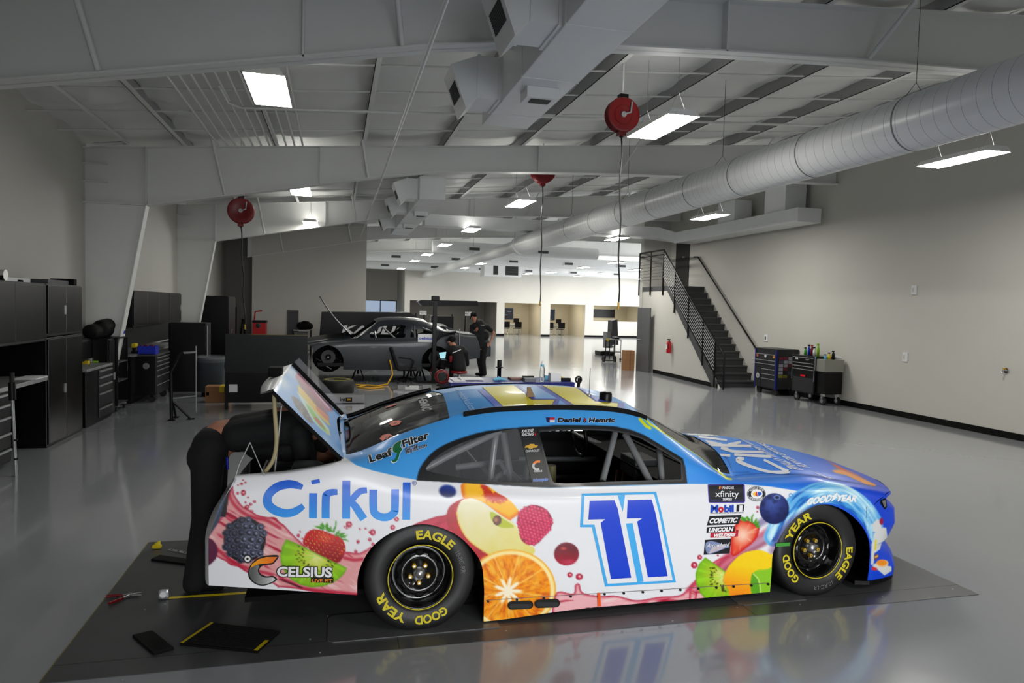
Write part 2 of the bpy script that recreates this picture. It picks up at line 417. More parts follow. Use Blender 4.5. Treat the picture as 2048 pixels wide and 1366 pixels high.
# rectangular trunk ducts with side outlets
def grille(mb, c, u, v, w_, h_):
    """louvre: frame, dark recess and slats. u,v unit vectors"""
    c, u, v = Vector(c), Vector(u).normalized(), Vector(v).normalized(); n = u.cross(v)
    def q(a0, a1, b0, b1, d, m): mb.add([c+u*a0+v*b0+n*d, c+u*a1+v*b0+n*d, c+u*a1+v*b1+n*d, c+u*a0+v*b1+n*d], [(0, 1, 2, 3)], m)
    q(-w_/2, w_/2, -h_/2, h_/2, .003, M_grl)
    for i in range(9):
        y_ = -h_/2+h_*(i+.5)/9; q(-w_/2, w_/2, y_-h_*.018, y_+h_*.018, .008, M_dgrey)
M_grl = mat('dark_grille', (30, 31, 32), .6)
def trunk(label, x0, x1, y0, y1, z0, z1, outs, unders):
    t = thing('rectangular_duct', label, 'duct', ((x0+x1)/2, y0, z0))
    MB().box(x0, x1, y0, y1, z0, z1, M_duct, bev=.01).build('duct_shell', M_duct, t)
    mb = MB(); 
    yy = y0+1.0
    while yy < y1-.2:
        MB().box(x0-.006, x1+.006, yy, yy+.015, z0-.006, z1+.006, M_duct).build('duct_seam', M_duct, t); yy += 1.25
    for y in outs:
        mb = MB(); zc = (z0+z1)/2; w_ = .5
        T = Matrix.Translation((x0, y, zc))
        h = (z1-z0)/2-.03
        # straight neck, then a mitred head turned towards the floor
        mb.add([(0, -w_/2, -h), (0, w_/2, -h), (0, w_/2, h), (0, -w_/2, h), (-.24, -w_/2, -h), (-.24, w_/2, -h), (-.24, w_/2, h), (-.24, -w_/2, h),
                (-.36, -w_/2, -h-.12), (-.36, w_/2, -h-.12), (-.52, w_/2, h*.45), (-.52, -w_/2, h*.45)],
               [(0, 1, 5, 4), (1, 2, 6, 5), (2, 3, 7, 6), (3, 0, 4, 7), (4, 5, 9, 8), (5, 6, 10, 9), (6, 7, 11, 10), (7, 4, 8, 11), (8, 9, 10, 11)], M_duct, T=T)
        mb.box(-.03, 0, -w_/2-.015, w_/2+.015, -h-.015, h+.015, M_duct, T=T)
        mb.box(-.25, -.225, -w_/2-.01, w_/2+.01, -h-.01, h+.01, M_duct, T=T)
        a = Vector((x0-.44, y, zc+(-h-.12+h*.45)/2)); vdir = Vector((-.16, 0, h*1.45+.12))
        grille(mb, a, (0, -1, 0), vdir, w_*.7, .17)
        mb.build('side_outlet', M_duct, t)
    for y in unders:
        mb = MB(); xm = (x0+x1)/2
        mb.box(xm-.16, xm+.16, y-.13, y+.13, z0-.1, z0, M_duct, bev=.004)
        grille(mb, (xm, y, z0-.1), (1, 0, 0), (0, -1, 0), .2, .14)
        mb.build('under_outlet', M_duct, t)
    return t
trunk('big white rectangular duct above the car with outlets on its left side', 1.62, 2.16, -1, 8.05, 4.02, 4.5, [5.35, 7.35], [6.6])
trunk('short white rectangular duct with three side outlets beyond the second frame', 1.66, 2.2, 14.6, 22.5, 4.12, 4.6, [15.1, 17.4, 20.6], [16.7, 19.4])
# cross duct over the stairs with riser and elbow
t = thing('rectangular_duct', 'white duct crossing the hall and turning up by the right wall', 'duct', (8, 17, 4))
yq = 15.6
pa, pb = onY(800, 437, 19.5), onY(1350, 466, 17.0)
MB().box(9.95, 10.5, 14.1, 14.9, 4.02, 5.3, M_duct, bev=.01).build('duct_riser', M_duct, t)
MB().box(9.9, 10.5, 13.55, 19.36, 3.98, 4.3, M_duct, bev=.01).build('wall_run', M_duct, t)
MB().box(2.4, 9.56, 19.7, 20.3, 4.16, 4.48, M_duct, bev=.01).build('duct_shell', M_duct, t)
mb = MB(); K = 12; q = []
for i in range(K+1):
    a = PI/2*i/K; k = i/K; zl = 3.98+.18*k; zh = 4.30+.18*k
    for r_ in (.35, .95):
        for z_ in (zl, zh): q.append((9.55+r_*math.cos(a), 20.35+(r_-.0)*math.sin(a)*.95, z_) if 0 else (9.55+r_*math.cos(a), 19.35+r_*math.sin(a), z_))
fs = []
for i in range(K):
    b = 4*i
    for u, v in ((0, 1), (1, 3), (3, 2), (2, 0)): fs.append((b+u, b+v, b+4+v, b+4+u))
mb.add(q, fs, M_duct, False).build('duct_elbow', M_duct, t)
MB().box(9.95, 10.45, 16.2, 17.0, 4.3, 4.85, M_duct, bev=.01).build('duct_riser', M_duct, t)
# ducts and beams of the far hall
for (x0, x1, y, z, r_, lb) in ((4.0, 11.5, 30.0, 4.43, .26, 'nearest round white duct crossing the far hall'), (1.2, 20, 36.5, 4.40, .28, 'round white duct crossing the middle of the far hall'), (1.2, 21, 44.6, 4.38, .28, 'round white duct just in front of the far wall')):
    t = thing('round_duct', lb, 'duct', (x0, y, z))
    MB().tube([(x0, y, z), (x1, y, z)], r_, M_duct, 24).build('duct_shell', M_duct, t)
    for xx in np.arange(x0+1.5, x1-1, 3.1):
        mb = MB(); mb.box(xx, xx+.55, y-r_-.03, y-r_+.05, z-.13, z+.05, M_duct); mb.box(xx+.04, xx+.51, y-r_-.035, y-r_-.03, z-.1, z+.02, M_dgrey); mb.build('duct_register', M_duct, t)
t = thing('ceiling_unit', 'white box-shaped air unit under the far ceiling', 'air unit', (9.5, 41, 3.7))
MB().box(8.6, 10.9, 41, 42.2, 3.75, 4.55, M_duct, bev=.02).build('housing', M_duct, t)
mb = MB(); grille(mb, (10.3, 41, 4.15), (1, 0, 0), (0, 0, 1), .8, .6); grille(mb, (9.3, 41, 4.15), (1, 0, 0), (0, 0, 1), .3, .6); mb.build('grille', M_grl, t)

# ------------------------------------------------------------ lights
def make_light(x, y, label, z=4.05, proto=None, grp='hanging led fixtures'):
    if proto:
        r = dup(proto, (x, y, z), label, grp)
        if x > 0:
            for c in r.children:
                if c.name.startswith('diffuser'): c.data = c.data.copy(); c.data.materials[0] = M_lamp
        return r
    t = thing('ceiling_light', label, 'light', (x, y, z), grp)
    MB().add([(-.19,-.55,0),(.19,-.55,0),(.19,.55,0),(-.19,.55,0),(-.14,-.55,.07),(.14,-.55,.07),(.14,.55,.07),(-.14,.55,.07)],
             [(0,1,5,4),(1,2,6,5),(2,3,7,6),(3,0,4,7),(4,5,6,7)], M_white).build('housing', M_white, t, local=True)
    MB().add([(-.18,-.54,-.002),(.18,-.54,-.002),(.18,.54,-.002),(-.18,.54,-.002)], [(0,3,2,1)], M_lampl).build('diffuser', M_lampl, t, local=True)
    MB().add([(-.11,-.5,.072),(.11,-.5,.072),(.11,.5,.072),(-.11,.5,.072)], [(0,1,2,3)], M_cfill).build('ceiling_fill_strip', M_cfill, t, local=True)  # added upward emitter, brightens roof blanket and ducts
    for yy in (-.4, .4):
        mb = MB(); mb.tube([(-.1, yy, .07), (0, yy, .3), (.1, yy, .07)], .003, M_steel, 4); mb.tube([(0, yy, .3), (0, yy, .9)], .003, M_steel, 4); mb.build('hanger_wire', M_steel, t, local=True)
    return t
pl = make_light(-.68, 7.6, 'lit ceiling light at upper left, nearest of the left row, below the conduits')
for x, y, lb in ((-.68, 14.2, 'second light of the left row, just beyond the second steel frame'), (-.68, 19.9, 'third light of the left row, small, above the cross wall'),
    (3.64, 7.55, 'big bright ceiling light to the right of the red hose reel'), (3.66, 14.0, 'second light of the middle row, right of the dangling middle hose'),
    (3.66, 19.4, 'third light of the middle row, right of the short duct'), (3.7, 24.6, 'fourth light of the middle row, above the far opening'),
    (3.72, 29.6, 'fifth light of the middle row'), (3.72, 34.2, 'sixth light of the middle row'), (3.75, 42.0, 'farthest light of the middle row, left of the thin duct end'),
    (8.1, 7.7, 'ceiling light hanging at far right beside the right wall'), (8.1, 14.2, 'ceiling light over the stair foot, under the spiral duct'), (8.17, 19.7, 'ceiling light left of the stair landing, near the long hose'),
    (12.3, 29.6, 'nearest light of the far hall, left of the stair railing'), (12.3, 34.0, 'far hall light left of the long hose'), (12.4, 39.8, 'small far hall light right of the air unit'),
    (11.7, 42.5, 'smallest far hall light right of the air unit'), (15.3, 38.7, 'far hall light low beside the long hose'), (15.3, 43.0, 'farthest light of the far hall, over the second office'),
    (15.3, 34.2, 'far hall light cut off by the railing'), (20.0, 43.6, 'lowest far hall light beside the stair wall'), (7.0, 34.3, 'tiny light glimpsed below the thin end of the spiral duct'), (7.0, 38.8, 'tiny far light left of the air unit')):
    make_light(x, y, lb, proto=pl)
for x, y in ((3.64, -.6), (8.1, -.6), (3.64, -5.5)):
    l = make_light(x, y, 'hanging led fixture in the bay behind the camera', proto=pl)
# ============================================================ PRINTED WRAP OF THE RACE CAR
# the wrap artwork is painted procedurally with signed distance shapes and noise, then
# carried by the colour attribute of the body mesh
OX, OY, CW, CH = 395, 750, 1440, 520
class Art:
    def __init__(s, ox, oy, w_, h_, base):
        s.ox, s.oy, s.w, s.h = ox, oy, w_, h_
        s.Y, s.X = np.mgrid[0:h_, 0:w_].astype(np.float32); s.X += ox; s.Y += oy
        s.c = np.empty((h_, w_, 3), np.float32); s.c[:] = np.array(base)/255.
    def win(s, pts, pad):
        p = np.asarray(pts, float)
        x0 = int(max(0, p[:, 0].min()-pad-s.ox)); x1 = int(min(s.w, p[:, 0].max()+pad-s.ox+1))
        y0 = int(max(0, p[:, 1].min()-pad-s.oy)); y1 = int(min(s.h, p[:, 1].max()+pad-s.oy+1))
        return slice(y0, max(y1, y0)), slice(x0, max(x1, x0))
    def mix(s, w_, a, col):
        if callable(col): col = col(s.X[w_], s.Y[w_])
        col = np.asarray(col, np.float32)
        if col.max() > 1.5: col = col/255.
        a = np.clip(a, 0, 1)[..., None]
        s.c[w_] = s.c[w_]*(1-a)+col*a
    def poly(s, pts, col, alpha=1., soft=1., grow=0., mask=None):
        w_ = s.win(pts, soft*2+grow+1)
        d = sdf_poly(s.X[w_], s.Y[w_], pts)-grow
        a = np.clip(.5-d/soft, 0, 1)*alpha
        if mask is not None: a = a*mask(s.X[w_], s.Y[w_])
        s.mix(w_, a, col); return d, w_
    def ell(s, cx, cy, rx, ry, col, alpha=1., rot=0., soft=1.):
        R = max(rx, ry)+soft+2
        w_ = s.win([(cx-R, cy-R), (cx+R, cy+R)], 0)
        x, y = s.X[w_]-cx, s.Y[w_]-cy; c, n = math.cos(rot), math.sin(rot)
        u, v = (x*c+y*n)/rx, (-x*n+y*c)/ry
        d = (np.sqrt(u*u+v*v)-1)*min(rx, ry)
        if callable(col): cc = col(u, v)
        else: cc = col
        cc = np.asarray(cc, np.float32)
        if cc.max() > 1.5: cc = cc/255.
        a = (np.clip(.5-d/soft, 0, 1)*alpha)[..., None]
        s.c[w_] = s.c[w_]*(1-a)+cc*a
    def line(s, pts, wd, col, alpha=1., soft=1.):
        w_ = s.win(pts, wd+3); d = sdf_line(s.X[w_], s.Y[w_], pts)[0]-wd/2
        s.mix(w_, np.clip(.5-d/soft, 0, 1)*alpha, col)
def sdf_poly(X, Y, pts):
    p = np.asarray(pts, np.float64); n = len(p); d = np.full(X.shape, 1e9); ins = np.zeros(X.shape, bool)
    for i in range(n):
        a, b = p[i], p[(i+1) % n]; e = b-a; L = e@e+1e-12
        t = np.clip(((X-a[0])*e[0]+(Y-a[1])*e[1])/L, 0, 1)
        d = np.minimum(d, (X-a[0]-t*e[0])**2+(Y-a[1]-t*e[1])**2)
        if abs(e[1]) > 1e-12:
            c = ((a[1] > Y) != (b[1] > Y)) & (X < a[0]+(Y-a[1])*e[0]/e[1]); ins ^= c
    d = np.sqrt(d); return np.where(ins, -d, d)
def sdf_line(X, Y, pts):
    p = np.asarray(pts, float); best = np.full(X.shape, 1e9); par = np.zeros(X.shape); side = np.zeros(X.shape)
    L0 = 0.
    for a, b in zip(p, p[1:]):
        e = b-a; l = math.hypot(*e)+1e-9; t = np.clip(((X-a[0])*e[0]+(Y-a[1])*e[1])/l/l, 0, 1)
        d = np.hypot(X-a[0]-t*e[0], Y-a[1]-t*e[1]); k = d < best
        best = np.where(k, d, best); par = np.where(k, L0+t*l, par); side = np.where(k, np.sign(e[0]*(Y-a[1])-e[1]*(X-a[0])), side)
        L0 += l
    return best, par, side
def smooth(pts, n=6, closed=True):
    p = np.asarray(pts, float); N = len(p); out = []
    for i in range(N if closed else N-1):
        g = lambda j: p[j % N] if closed else p[min(max(j, 0), N-1)]
        a, b, c, d = g(i-1), g(i), g(i+1), g(i+2)
        for k in range(n):
            t = k/n; out.append(.5*((2*b)+(c-a)*t+(2*a-5*b+4*c-d)*t*t+(3*b-a-3*c+d)*t**3))
    if not closed: out.append(p[-1])
    return np.array(out)
_lat = np.random.RandomState(3).rand(128, 128)
def vnoise(x, y, o=3):
    r = 0; a = .5; f = 1.
    for _ in range(o):
        u, v = x*f, y*f; i, j = np.floor(u).astype(int), np.floor(v).astype(int); fu, fv = u-i, v-j
        fu, fv = fu*fu*(3-2*fu), fv*fv*(3-2*fv); i &= 127; j &= 127; i2, j2 = (i+1) & 127, (j+1) & 127
        r = r+a*((_lat[j, i]*(1-fu)+_lat[j, i2]*fu)*(1-fv)+(_lat[j2, i]*(1-fu)+_lat[j2, i2]*fu)*fv); a *= .5; f *= 2.1
    return r/(1-a*2+.0001)*1. if o > 1 else r*2
def lerp3(a, b, t):
    t = np.clip(np.asarray(t, float), 0, 1)[..., None]; return np.array(a)*(1-t)+np.array(b)*t
def cA(*p): return [(400+x/5.256, 940+y/5.256) for x, y in p]
def cB(*p): return [(560+x/7.189, 1010+y/7.189) for x, y in p]
def cC(*p): return [(860+x/4.406, 950+y/4.406) for x, y in p]
def c6(*p): return [(1380+x/5.254, 960+y/5.254) for x, y in p]
def c3(*p): return [(1350+x/2.732, 780+y/2.732) for x, y in p]
def c1(*p): return [(380+x/2.2032, 680+y/2.2032) for x, y in p]
def cH(*p): return [(1430+x/7.585, 850+y/7.585) for x, y in p]
def cR(*p): return [(870+x/4.763, 760+y/4.763) for x, y in p]
WHITE = (232, 233, 236)
def splash(A, pts, seed=0, dirx=1., diry=.35, freq=.05, base=(231, 160, 160), dark=(186, 22, 56), deep=(120, 8, 40)):
    pts = smooth(pts)
    def col(X, Y):
        d = -sdf_poly(X, Y, pts)
        l = math.hypot(dirx, diry); u = (X*dirx+Y*diry)/l; v = (-X*diry+Y*dirx)/l
        n = vnoise(u*freq*.35+seed, v*freq*2.2+seed*3.1+1.5*vnoise(u*.02+seed, v*.02, 2), 3)
        c = lerp3(base, dark, np.clip((n-.62)*6, 0, 1)); c = lerp3(c, (248, 225, 222), np.clip((.38-n)*4, 0, .8)[...])
        rim = np.exp(-(d/3.4)**2); c = lerp3(c, dark, rim*.95); return lerp3(c, deep, np.clip((n-.78)*7, 0, .8))/255.
    A.poly(pts, col, soft=1.2)
def drop(A, x, y, r, q=1.0):
    A.ell(x, y, r*q, r, (170, 14, 48)); A.ell(x+r*.12, y+r*.1, r*.62*q, r*.62, (206, 70, 96), .9, soft=r*.5); A.ell(x+r*.1, y-r*.1, r*.3*q, r*.26, (250, 222, 226), .95, soft=r*.25)
def berry(A, cx, cy, rx, ry, r, dark, mid, hi, seed, rot=0, ring=False):
    A.ell(cx, cy, rx, ry, dark, rot=rot)
    rs = np.random.RandomState(seed); sp = r*1.62; cells = []
    for j in range(-12, 13):
        for i in range(-12, 13):
            x = (i+.5*(j & 1))*sp+rs.uniform(-.16, .16)*r; y = j*sp*.87+rs.uniform(-.16, .16)*r
            q = (x/rx)**2+(y/ry)**2
            if q < .93: cells.append((q, x, y))
    for q, x, y in sorted(cells, reverse=True):
        c, n = math.cos(rot), math.sin(rot); X, Y = cx+x*c-y*n, cy+x*n+y*c
        k = r*(1-.22*q)*rs.uniform(.92, 1.08)
        A.ell(X, Y, k*1.02, k*1.02, dark)
        lit = 1 if x > -rx*.1 else .55
        if ring:
            A.ell(X, Y, k*.92, k*.92, mid); A.ell(X-k*.1, Y-k*.3, k*.45, k*.28, hi, .75, soft=k*.4); A.ell(X+k*.2, Y+k*.55, k*.4, k*.14, hi, .5, soft=k*.3)
        else:
            A.ell(X, Y, k*.9, k*.9, lambda u, v: lerp3(mid, hi, np.clip(np.hypot(u-.1, v+.05)**2*.75*lit, 0, 1))/255.)
            A.ell(X-k*.05, Y, k*.62, k*.62, dark, .9, soft=k*.3); A.ell(X+k*.15, Y-k*.1, k*.3, k*.3, hi, .85*lit, soft=k*.35)
def kiwi(A, pts, core, rad, seed, flat, soft=1.2):
    """a wedge of kiwi: pts outline, core centre, flat = seed ring radii"""
    pts = np.asarray(pts)
    def col(X, Y):
        dx, dy = X-core[0], Y-core[1]; r = np.hypot(dx, dy)/rad; a = np.arctan2(dy, dx)
        n = vnoise(a*9+seed, r*1.2, 2); c = lerp3((232, 232, 150), (190, 205, 45), np.clip(r*3-.2, 0, 1)); c = lerp3(c, (132, 190, 20), np.clip(r*2.3-.75, 0, 1))
        c = lerp3(c, (158, 222, 40), np.clip((n-.5)*2.4, 0, .7)); d = -sdf_poly(X, Y, pts); return lerp3(c, (96, 160, 14), np.exp(-(d/3.)**2)*.8)/255.
    A.poly(pts, col, soft=soft)
    rs = np.random.RandomState(seed)
    for _ in range(90):
        a = rs.uniform(0, 2*PI); r = rad*rs.uniform(flat[0], flat[1]); x, y = core[0]+math.cos(a)*r, core[1]+math.sin(a)*r
        if sdf_poly(np.array([[x]]), np.array([[y]]), pts)[0, 0] < -2.5: A.ell(x, y, 1.9, 1.0, (24, 26, 14), rot=a)
def strawberry(A, pts, seeds, leaf, cut=False):
    pts = smooth(pts)
    def col(X, Y):
        d = -sdf_poly(X, Y, pts); cx, cy = pts.mean(0)
        if cut:
            a = np.arctan2(Y-cy, X-cx); r = np.hypot(X-cx, Y-cy); n = vnoise(a*7, r*.02, 2)
            c = lerp3((250, 205, 180), (232, 84, 52), np.clip(r/22-.2, 0, 1)); c = lerp3(c, (250, 190, 160), np.clip((n-.58)*5, 0, .7)); return lerp3(c, (205, 26, 22), np.exp(-(d/5.)**2))/255.
        n = vnoise(X*.06, Y*.06, 2); c = lerp3((204, 20, 26), (150, 8, 26), np.clip((Y-cy)/38+.35, 0, 1)); return lerp3(c, (230, 70, 50), np.clip((n-.62)*3, 0, .5))/255.
    A.poly(pts, col)
    if not cut:
        cx, cy = pts.mean(0)
        A.ell(cx-2, cy-12, 15, 9, (232, 92, 60), .8, rot=.35, soft=8)
        for j in range(-8, 9):
            for i in range(-8, 9):
                x = cx+(i+.5*(j & 1))*9.; y = cy+j*6.5+i*2.2
                if sdf_poly(np.array([[x]]), np.array([[y]]), pts)[0, 0] < -3: A.ell(x, y, 2.3, 2.1, (140, 6, 16)); A.ell(x, y+.3, 1.1, 1.3, (240, 190, 70))
    for q in leaf: A.poly(q, (78, 160, 34)); A.line([q[0], np.mean(q, axis=0)], 1.2, (40, 112, 20))
def paint_side():
    A = Art(OX, OY, CW, CH, (58, 150, 226))
    # blues: roof and pillar sky blue, bonnet and nose deeper
    A.c[:] = lerp3((66, 158, 232), (42, 128, 230), (A.X-1300)/200)/255.
    t = np.clip((A.X-1560)/190, 0, 1); A.c = A.c*(1-t[..., None])+np.array((14, 66, 208))/255.*t[..., None]
    w_ = [(395, 1270), (395, 957), (470, 935), (550, 929), (620, 918), (676, 903), (692, 916), (712, 930), (745, 941), (800, 954), (834, 960), (905, 965), (1063, 974), (1099, 976), (1375, 968), (1490, 968.5), (1540, 973), (1590, 981), (1640, 992), (1640, 1010), (1590, 1050), (1543, 1110), (1543, 1270)]
    A.poly(w_, WHITE)
    # ---- rear splash
    splash(A, cA((80, 700), (160, 560), (230, 480), (300, 250), (345, 170), (360, 250), (395, 310), (450, 380), (540, 430), (600, 470), (700, 495), (790, 500), (841, 550))+cB((60, 290), (180, 420), (330, 560), (560, 800), (800, 760), (900, 690), (960, 675), (1130, 690), (1250, 640), (1330, 650), (1330, 1310), (1110, 1306), (800, 1290), (600, 1270), (300, 1215), (100, 1190), (-40, 1180))+cA((830, 1235), (760, 1190), (700, 1150), (600, 1090), (500, 1080), (400, 1020), (320, 1000), (270, 960), (185, 915), (110, 830)), 1, 1, .55, .06, (226, 158, 158))
    for q in (cA((300, 250), (350, 350), (440, 440), (560, 500), (700, 530), (841, 610)), cA((110, 750), (200, 850), (300, 930), (440, 1010), (560, 1050), (760, 1100)), cB((0, 1060), (150, 1110), (330, 1190), (560, 1230), (800, 1250), (1110, 1290)), cB((930, 760), (1060, 790), (1180, 780))):
        A.line(smooth(q, 6, False), 6, (188, 20, 52), .85, 5)
    A.line(smooth(cB((20, 1075), (160, 1130), (310, 1190)), 6, False), 3, (60, 10, 26), .9, 2)
    # tail side: grey tail-lamp decal
    A.poly(cA((100, 690), (60, 700), (100, 500), (180, 330), (330, 130), (380, 90), (300, 260), (250, 420), (190, 560)), (58, 70, 92))
    A.poly(cA((110, 620), (150, 480), (220, 330), (300, 200), (230, 350), (170, 500)), (96, 128, 176), .8, 3)
    A.poly(cA((352, 100), (310, 230), (290, 360), (270, 498), (218, 490), (250, 350), (300, 200)), (16, 15, 18))
    # purple berry at the tail edge
    A.poly(cA((78, 715), (130, 730), (175, 790), (190, 860), (170, 930), (120, 985), (84, 1010), (60, 860)), (92, 28, 62))
    for x, y, r, q in ((455, 240, 31, .85), (397, 245, 15, 1.1), (437, 146, 12, 1.4), (478, 132, 9, 1.4), (450, 106, 7, 1.5), (505, 288, 9, 1), (477, 342, 11, .8), (532, 360, 16, 1), (572, 332, 15, 1), (495, 388, 22, 1.15), (400, 158, 7, 1.2), (540, 432, 12, 1.6)):
        p = cA((x, y))[0]; drop(A, p[0], p[1], r/5.256, q)
    p = cA((470, 735))[0]; berry(A, p[0], p[1], 42, 45, 9.4, (8, 8, 14), (30, 32, 54), (186, 194, 228), 4)
    for x, y, r, q in ((990, 280, 45, 1), (927, 313, 12, 1.2), (1148, 347, 12, 1.3), (1230, 342, 12, 1.3), (1120, 530, 26, .85), (1285, 497, 22, .8), (1300, 390, 24, 1), (265, 440, 28, .8), (292, 381, 13, 1), (320, 482, 12, 1), (365, 465, 18, .8), (1090, 668, 22, 1.1)):
        p = cB((x, y))[0]; drop(A, p[0], p[1], r/7.189, q)
    strawberry(A, cB((335, 560), (345, 470), (395, 390), (480, 350), (600, 365), (750, 420), (870, 470), (930, 560), (940, 650), (900, 760), (830, 830), (700, 800), (500, 690)), 0,
        [cB((620, 365), (480, 305), (560, 300), (640, 330)), cB((640, 350), (570, 290), (610, 250), (640, 300)), cB((670, 380), (640, 300), (680, 250), (700, 300), (690, 380)), cB((700, 390), (700, 330), (735, 300), (750, 390)),
         cB((750, 390), (790, 310), (795, 230), (815, 230), (810, 310), (780, 400)), cB((780, 440), (820, 380), (865, 360), (850, 410), (800, 450)), cB((820, 450), (870, 400), (940, 398), (900, 450)), cB((850, 470), (920, 435), (975, 430), (930, 470), (880, 480)), cB((890, 490), (940, 480), (990, 520), (930, 510))])
    kiwi(A, cB((90, 490), (300, 580), (700, 780), (965, 905), (930, 980), (850, 1060), (740, 1130), (620, 1170), (450, 1185), (300, 1150), (170, 1080), (80, 980), (20, 860), (0, 740), (30, 600)), cB((520, 740))[0], 74, 5, (.3, .56))
    # ---- middle: swoosh behind the arch, fruit cluster
    splash(A, cC((-330, 560), (-230, 500), (-130, 430), (0, 385), (60, 365), (140, 350), (200, 300), (300, 400), (420, 620), (560, 760), (460, 830), (380, 760), (200, 640), (0, 560), (-160, 560), (-260, 590)), 5, 1, -.3, .05, (200, 52, 80), (168, 12, 42))
    for x, y, r in ((1245, 250, 13), (1190, 372, 11),): pass
    p = c1((700, 812), (805, 848), (910, 790), (893, 826), (740, 888), (792, 880), (806, 900), (748, 832), (774, 832), (690, 830))
    for (x, y), r in zip(p, (6, 6, 4.5, 5, 3.5, 3.5, 3.5, 1.6, 1.6, 2)): drop(A, x, y, r)
    A.ell(*cC((155, 143))[0], 17, 12.5, lambda u, v: lerp3((30, 60, 150), (14, 26, 84), np.clip(v*.6+.5, 0, 1))/255., rot=.15, soft=4)
    A.poly(smooth(cC((300, 215), (230, 235), (165, 290), (145, 380), (170, 470), (250, 530), (330, 620), (420, 760), (560, 730), (430, 640), (300, 440), (240, 340))), lambda X, Y: lerp3((214, 30, 40), (150, 10, 30), vnoise(X*.05, Y*.05))/255.)
    A.poly(smooth(cC((275, 140), (282, 78), (400, 75), (500, 95), (600, 160), (700, 220), (785, 320), (780, 345), (720, 390), (700, 400), (620, 350), (480, 250), (370, 205), (300, 210))),
           lambda X, Y: lerp3(lerp3((252, 190, 30), (240, 120, 30), np.clip(np.abs(sdf_line(X, Y, cC((282, 78), (290, 210), (460, 270), (700, 400), (785, 340)))[0])/-9+1, 0, 1)), (196, 30, 20), np.clip(1.6-sdf_line(X, Y, cC((480, 100), (530, 190), (640, 205)))[0]/7+(vnoise(X*.22, Y*.22)-.5)*2.2, 0, .9))/255.)
    apple = smooth(cC((235, 330), (265, 240), (310, 212), (380, 215), (450, 245), (560, 320), (700, 400), (770, 460), (800, 560), (860, 610), (915, 640), (915, 690), (800, 740), (560, 715), (440, 650), (330, 560), (260, 440)))
    A.poly(apple, lambda X, Y: lerp3((242, 236, 200), (228, 214, 110), np.clip((Y-1000)/120+(vnoise(X*.03, Y*.03)-.5)*.6, 0, 1))/255.)
    A.line(smooth(cC((235, 330), (260, 440), (330, 560), (440, 650), (560, 715), (700, 745)), 6, False), 2.4, (236, 200, 90))
    A.poly(smooth(cC((530, 330), (560, 330), (640, 380), (740, 450), (700, 465), (620, 460), (560, 420), (535, 380))), (190, 200, 60))
    A.ell(*cC((592, 400))[0], 8.6, 9.8, lambda u, v: lerp3((120, 64, 44), (70, 32, 24), np.hypot(u, v)**2)/255.); A.ell(*cC((580, 395))[0], 4, 5, (196, 138, 110), .8, soft=3)
    p = cC((925, 425))[0]; berry(A, p[0]-.5, p[1]-4, 35.5, 32, 4.6, (150, 8, 52), (206, 28, 78), (248, 150, 176), 9, .3, True)
    berry(A, p[0]-7, p[1]+20, 24, 24, 4.6, (150, 8, 52), (206, 28, 78), (248, 150, 176), 11, .3, True)
    # orange slice
    cx, cy = 1022, 1180
    def orange(u, v):
        r = np.hypot(u, v); px, py = u*90, v*80
        dx, dy = px+6, py-2; a = np.arctan2(dy, dx); q = np.hypot(dx, dy)
        n = vnoise(a*14, q*.10, 3); n2 = vnoise(a*5+8, q*.05, 2)
        c = lerp3((252, 158, 16), (216, 96, 8), np.clip((n-.42)*2.6, 0, 1)); c = lerp3(c, (254, 196, 70), np.clip((n2-.55)*3, 0, .8))
        seg = np.abs(((a/(2*PI)*9+.3) % 1)-.5)*2*PI/9*q; c = lerp3(c, (254, 214, 120), np.exp(-(seg/1.3)**2)*.75)
        c = lerp3(c, (255, 244, 214), np.clip((22+9*np.cos(a*9)-q)/6, 0, 1))
        c = lerp3(c, (254, 232, 160), np.clip((r-.86)*30, 0, 1)); return lerp3(c, (246, 176, 30), np.clip((r-.95)*30, 0, 1))/255.
    A.ell(cx, cy, 90, 81, orange)
    A.ell(1133, 1108, 25, 23, lambda u, v: lerp3((176, 12, 44), (104, 6, 28), np.clip(.5-v*.6+vnoise(u*2+3, v*2)*.3, 0, 1))/255.); A.ell(1137, 1124, 12, 5, (226, 90, 120), .5, soft=6); A.ell(1127, 1097, 5, 2.4, (236, 120, 90), .8, soft=3)
    for x, y, r in ((1140, 1149.6, 5), (1158.5, 1153.5, 6.5), (1146.5, 1203, 4)): drop(A, x, y, r, 1.1)
    # ---- splash along the skirt
    P2 = lambda *p: [(900+x/2.2767, 680+y/2.2767) for x, y in p]
    splash(A, P2((470, 1255), (485, 1150), (560, 1155), (570, 1115), (590, 1112), (605, 1150), (680, 1165), (760, 1165), (850, 1185), (950, 1170), (1050, 1160), (1100, 1110), (1150, 1060), (1200, 1010), (1260, 985), (1300, 1000), (1260, 1080), (1180, 1170), (1040, 1215), (900, 1215), (700, 1225), (560, 1240)), 9, 1, -.1, .06, (238, 178, 182))
    splash(A, c6((0, 1140), (80, 1080), (60, 1270), (0, 1280)), 2)
    # berry-water streaks under the blueberry
    for i, (a, b, c_, wd) in enumerate((((-20, 1160), (300, 870), (640, 560), 9), ((60, 1150), (350, 930), (700, 640), 8), ((200, 1000), (480, 760), (800, 560), 10), ((300, 960), (560, 720), (900, 470), 12), ((360, 960), (640, 740), (960, 560), 12), ((560, 620), (740, 450), (1000, 330), 14), ((600, 700), (800, 600), (1000, 470), 12))):
        A.line(smooth(c6(a, b, c_), 6, False), wd, [(206, 60, 90), (224, 140, 156), (168, 30, 62), (214, 110, 132), (150, 60, 90), (120, 110, 160), (190, 150, 180)][i], .75, 7)
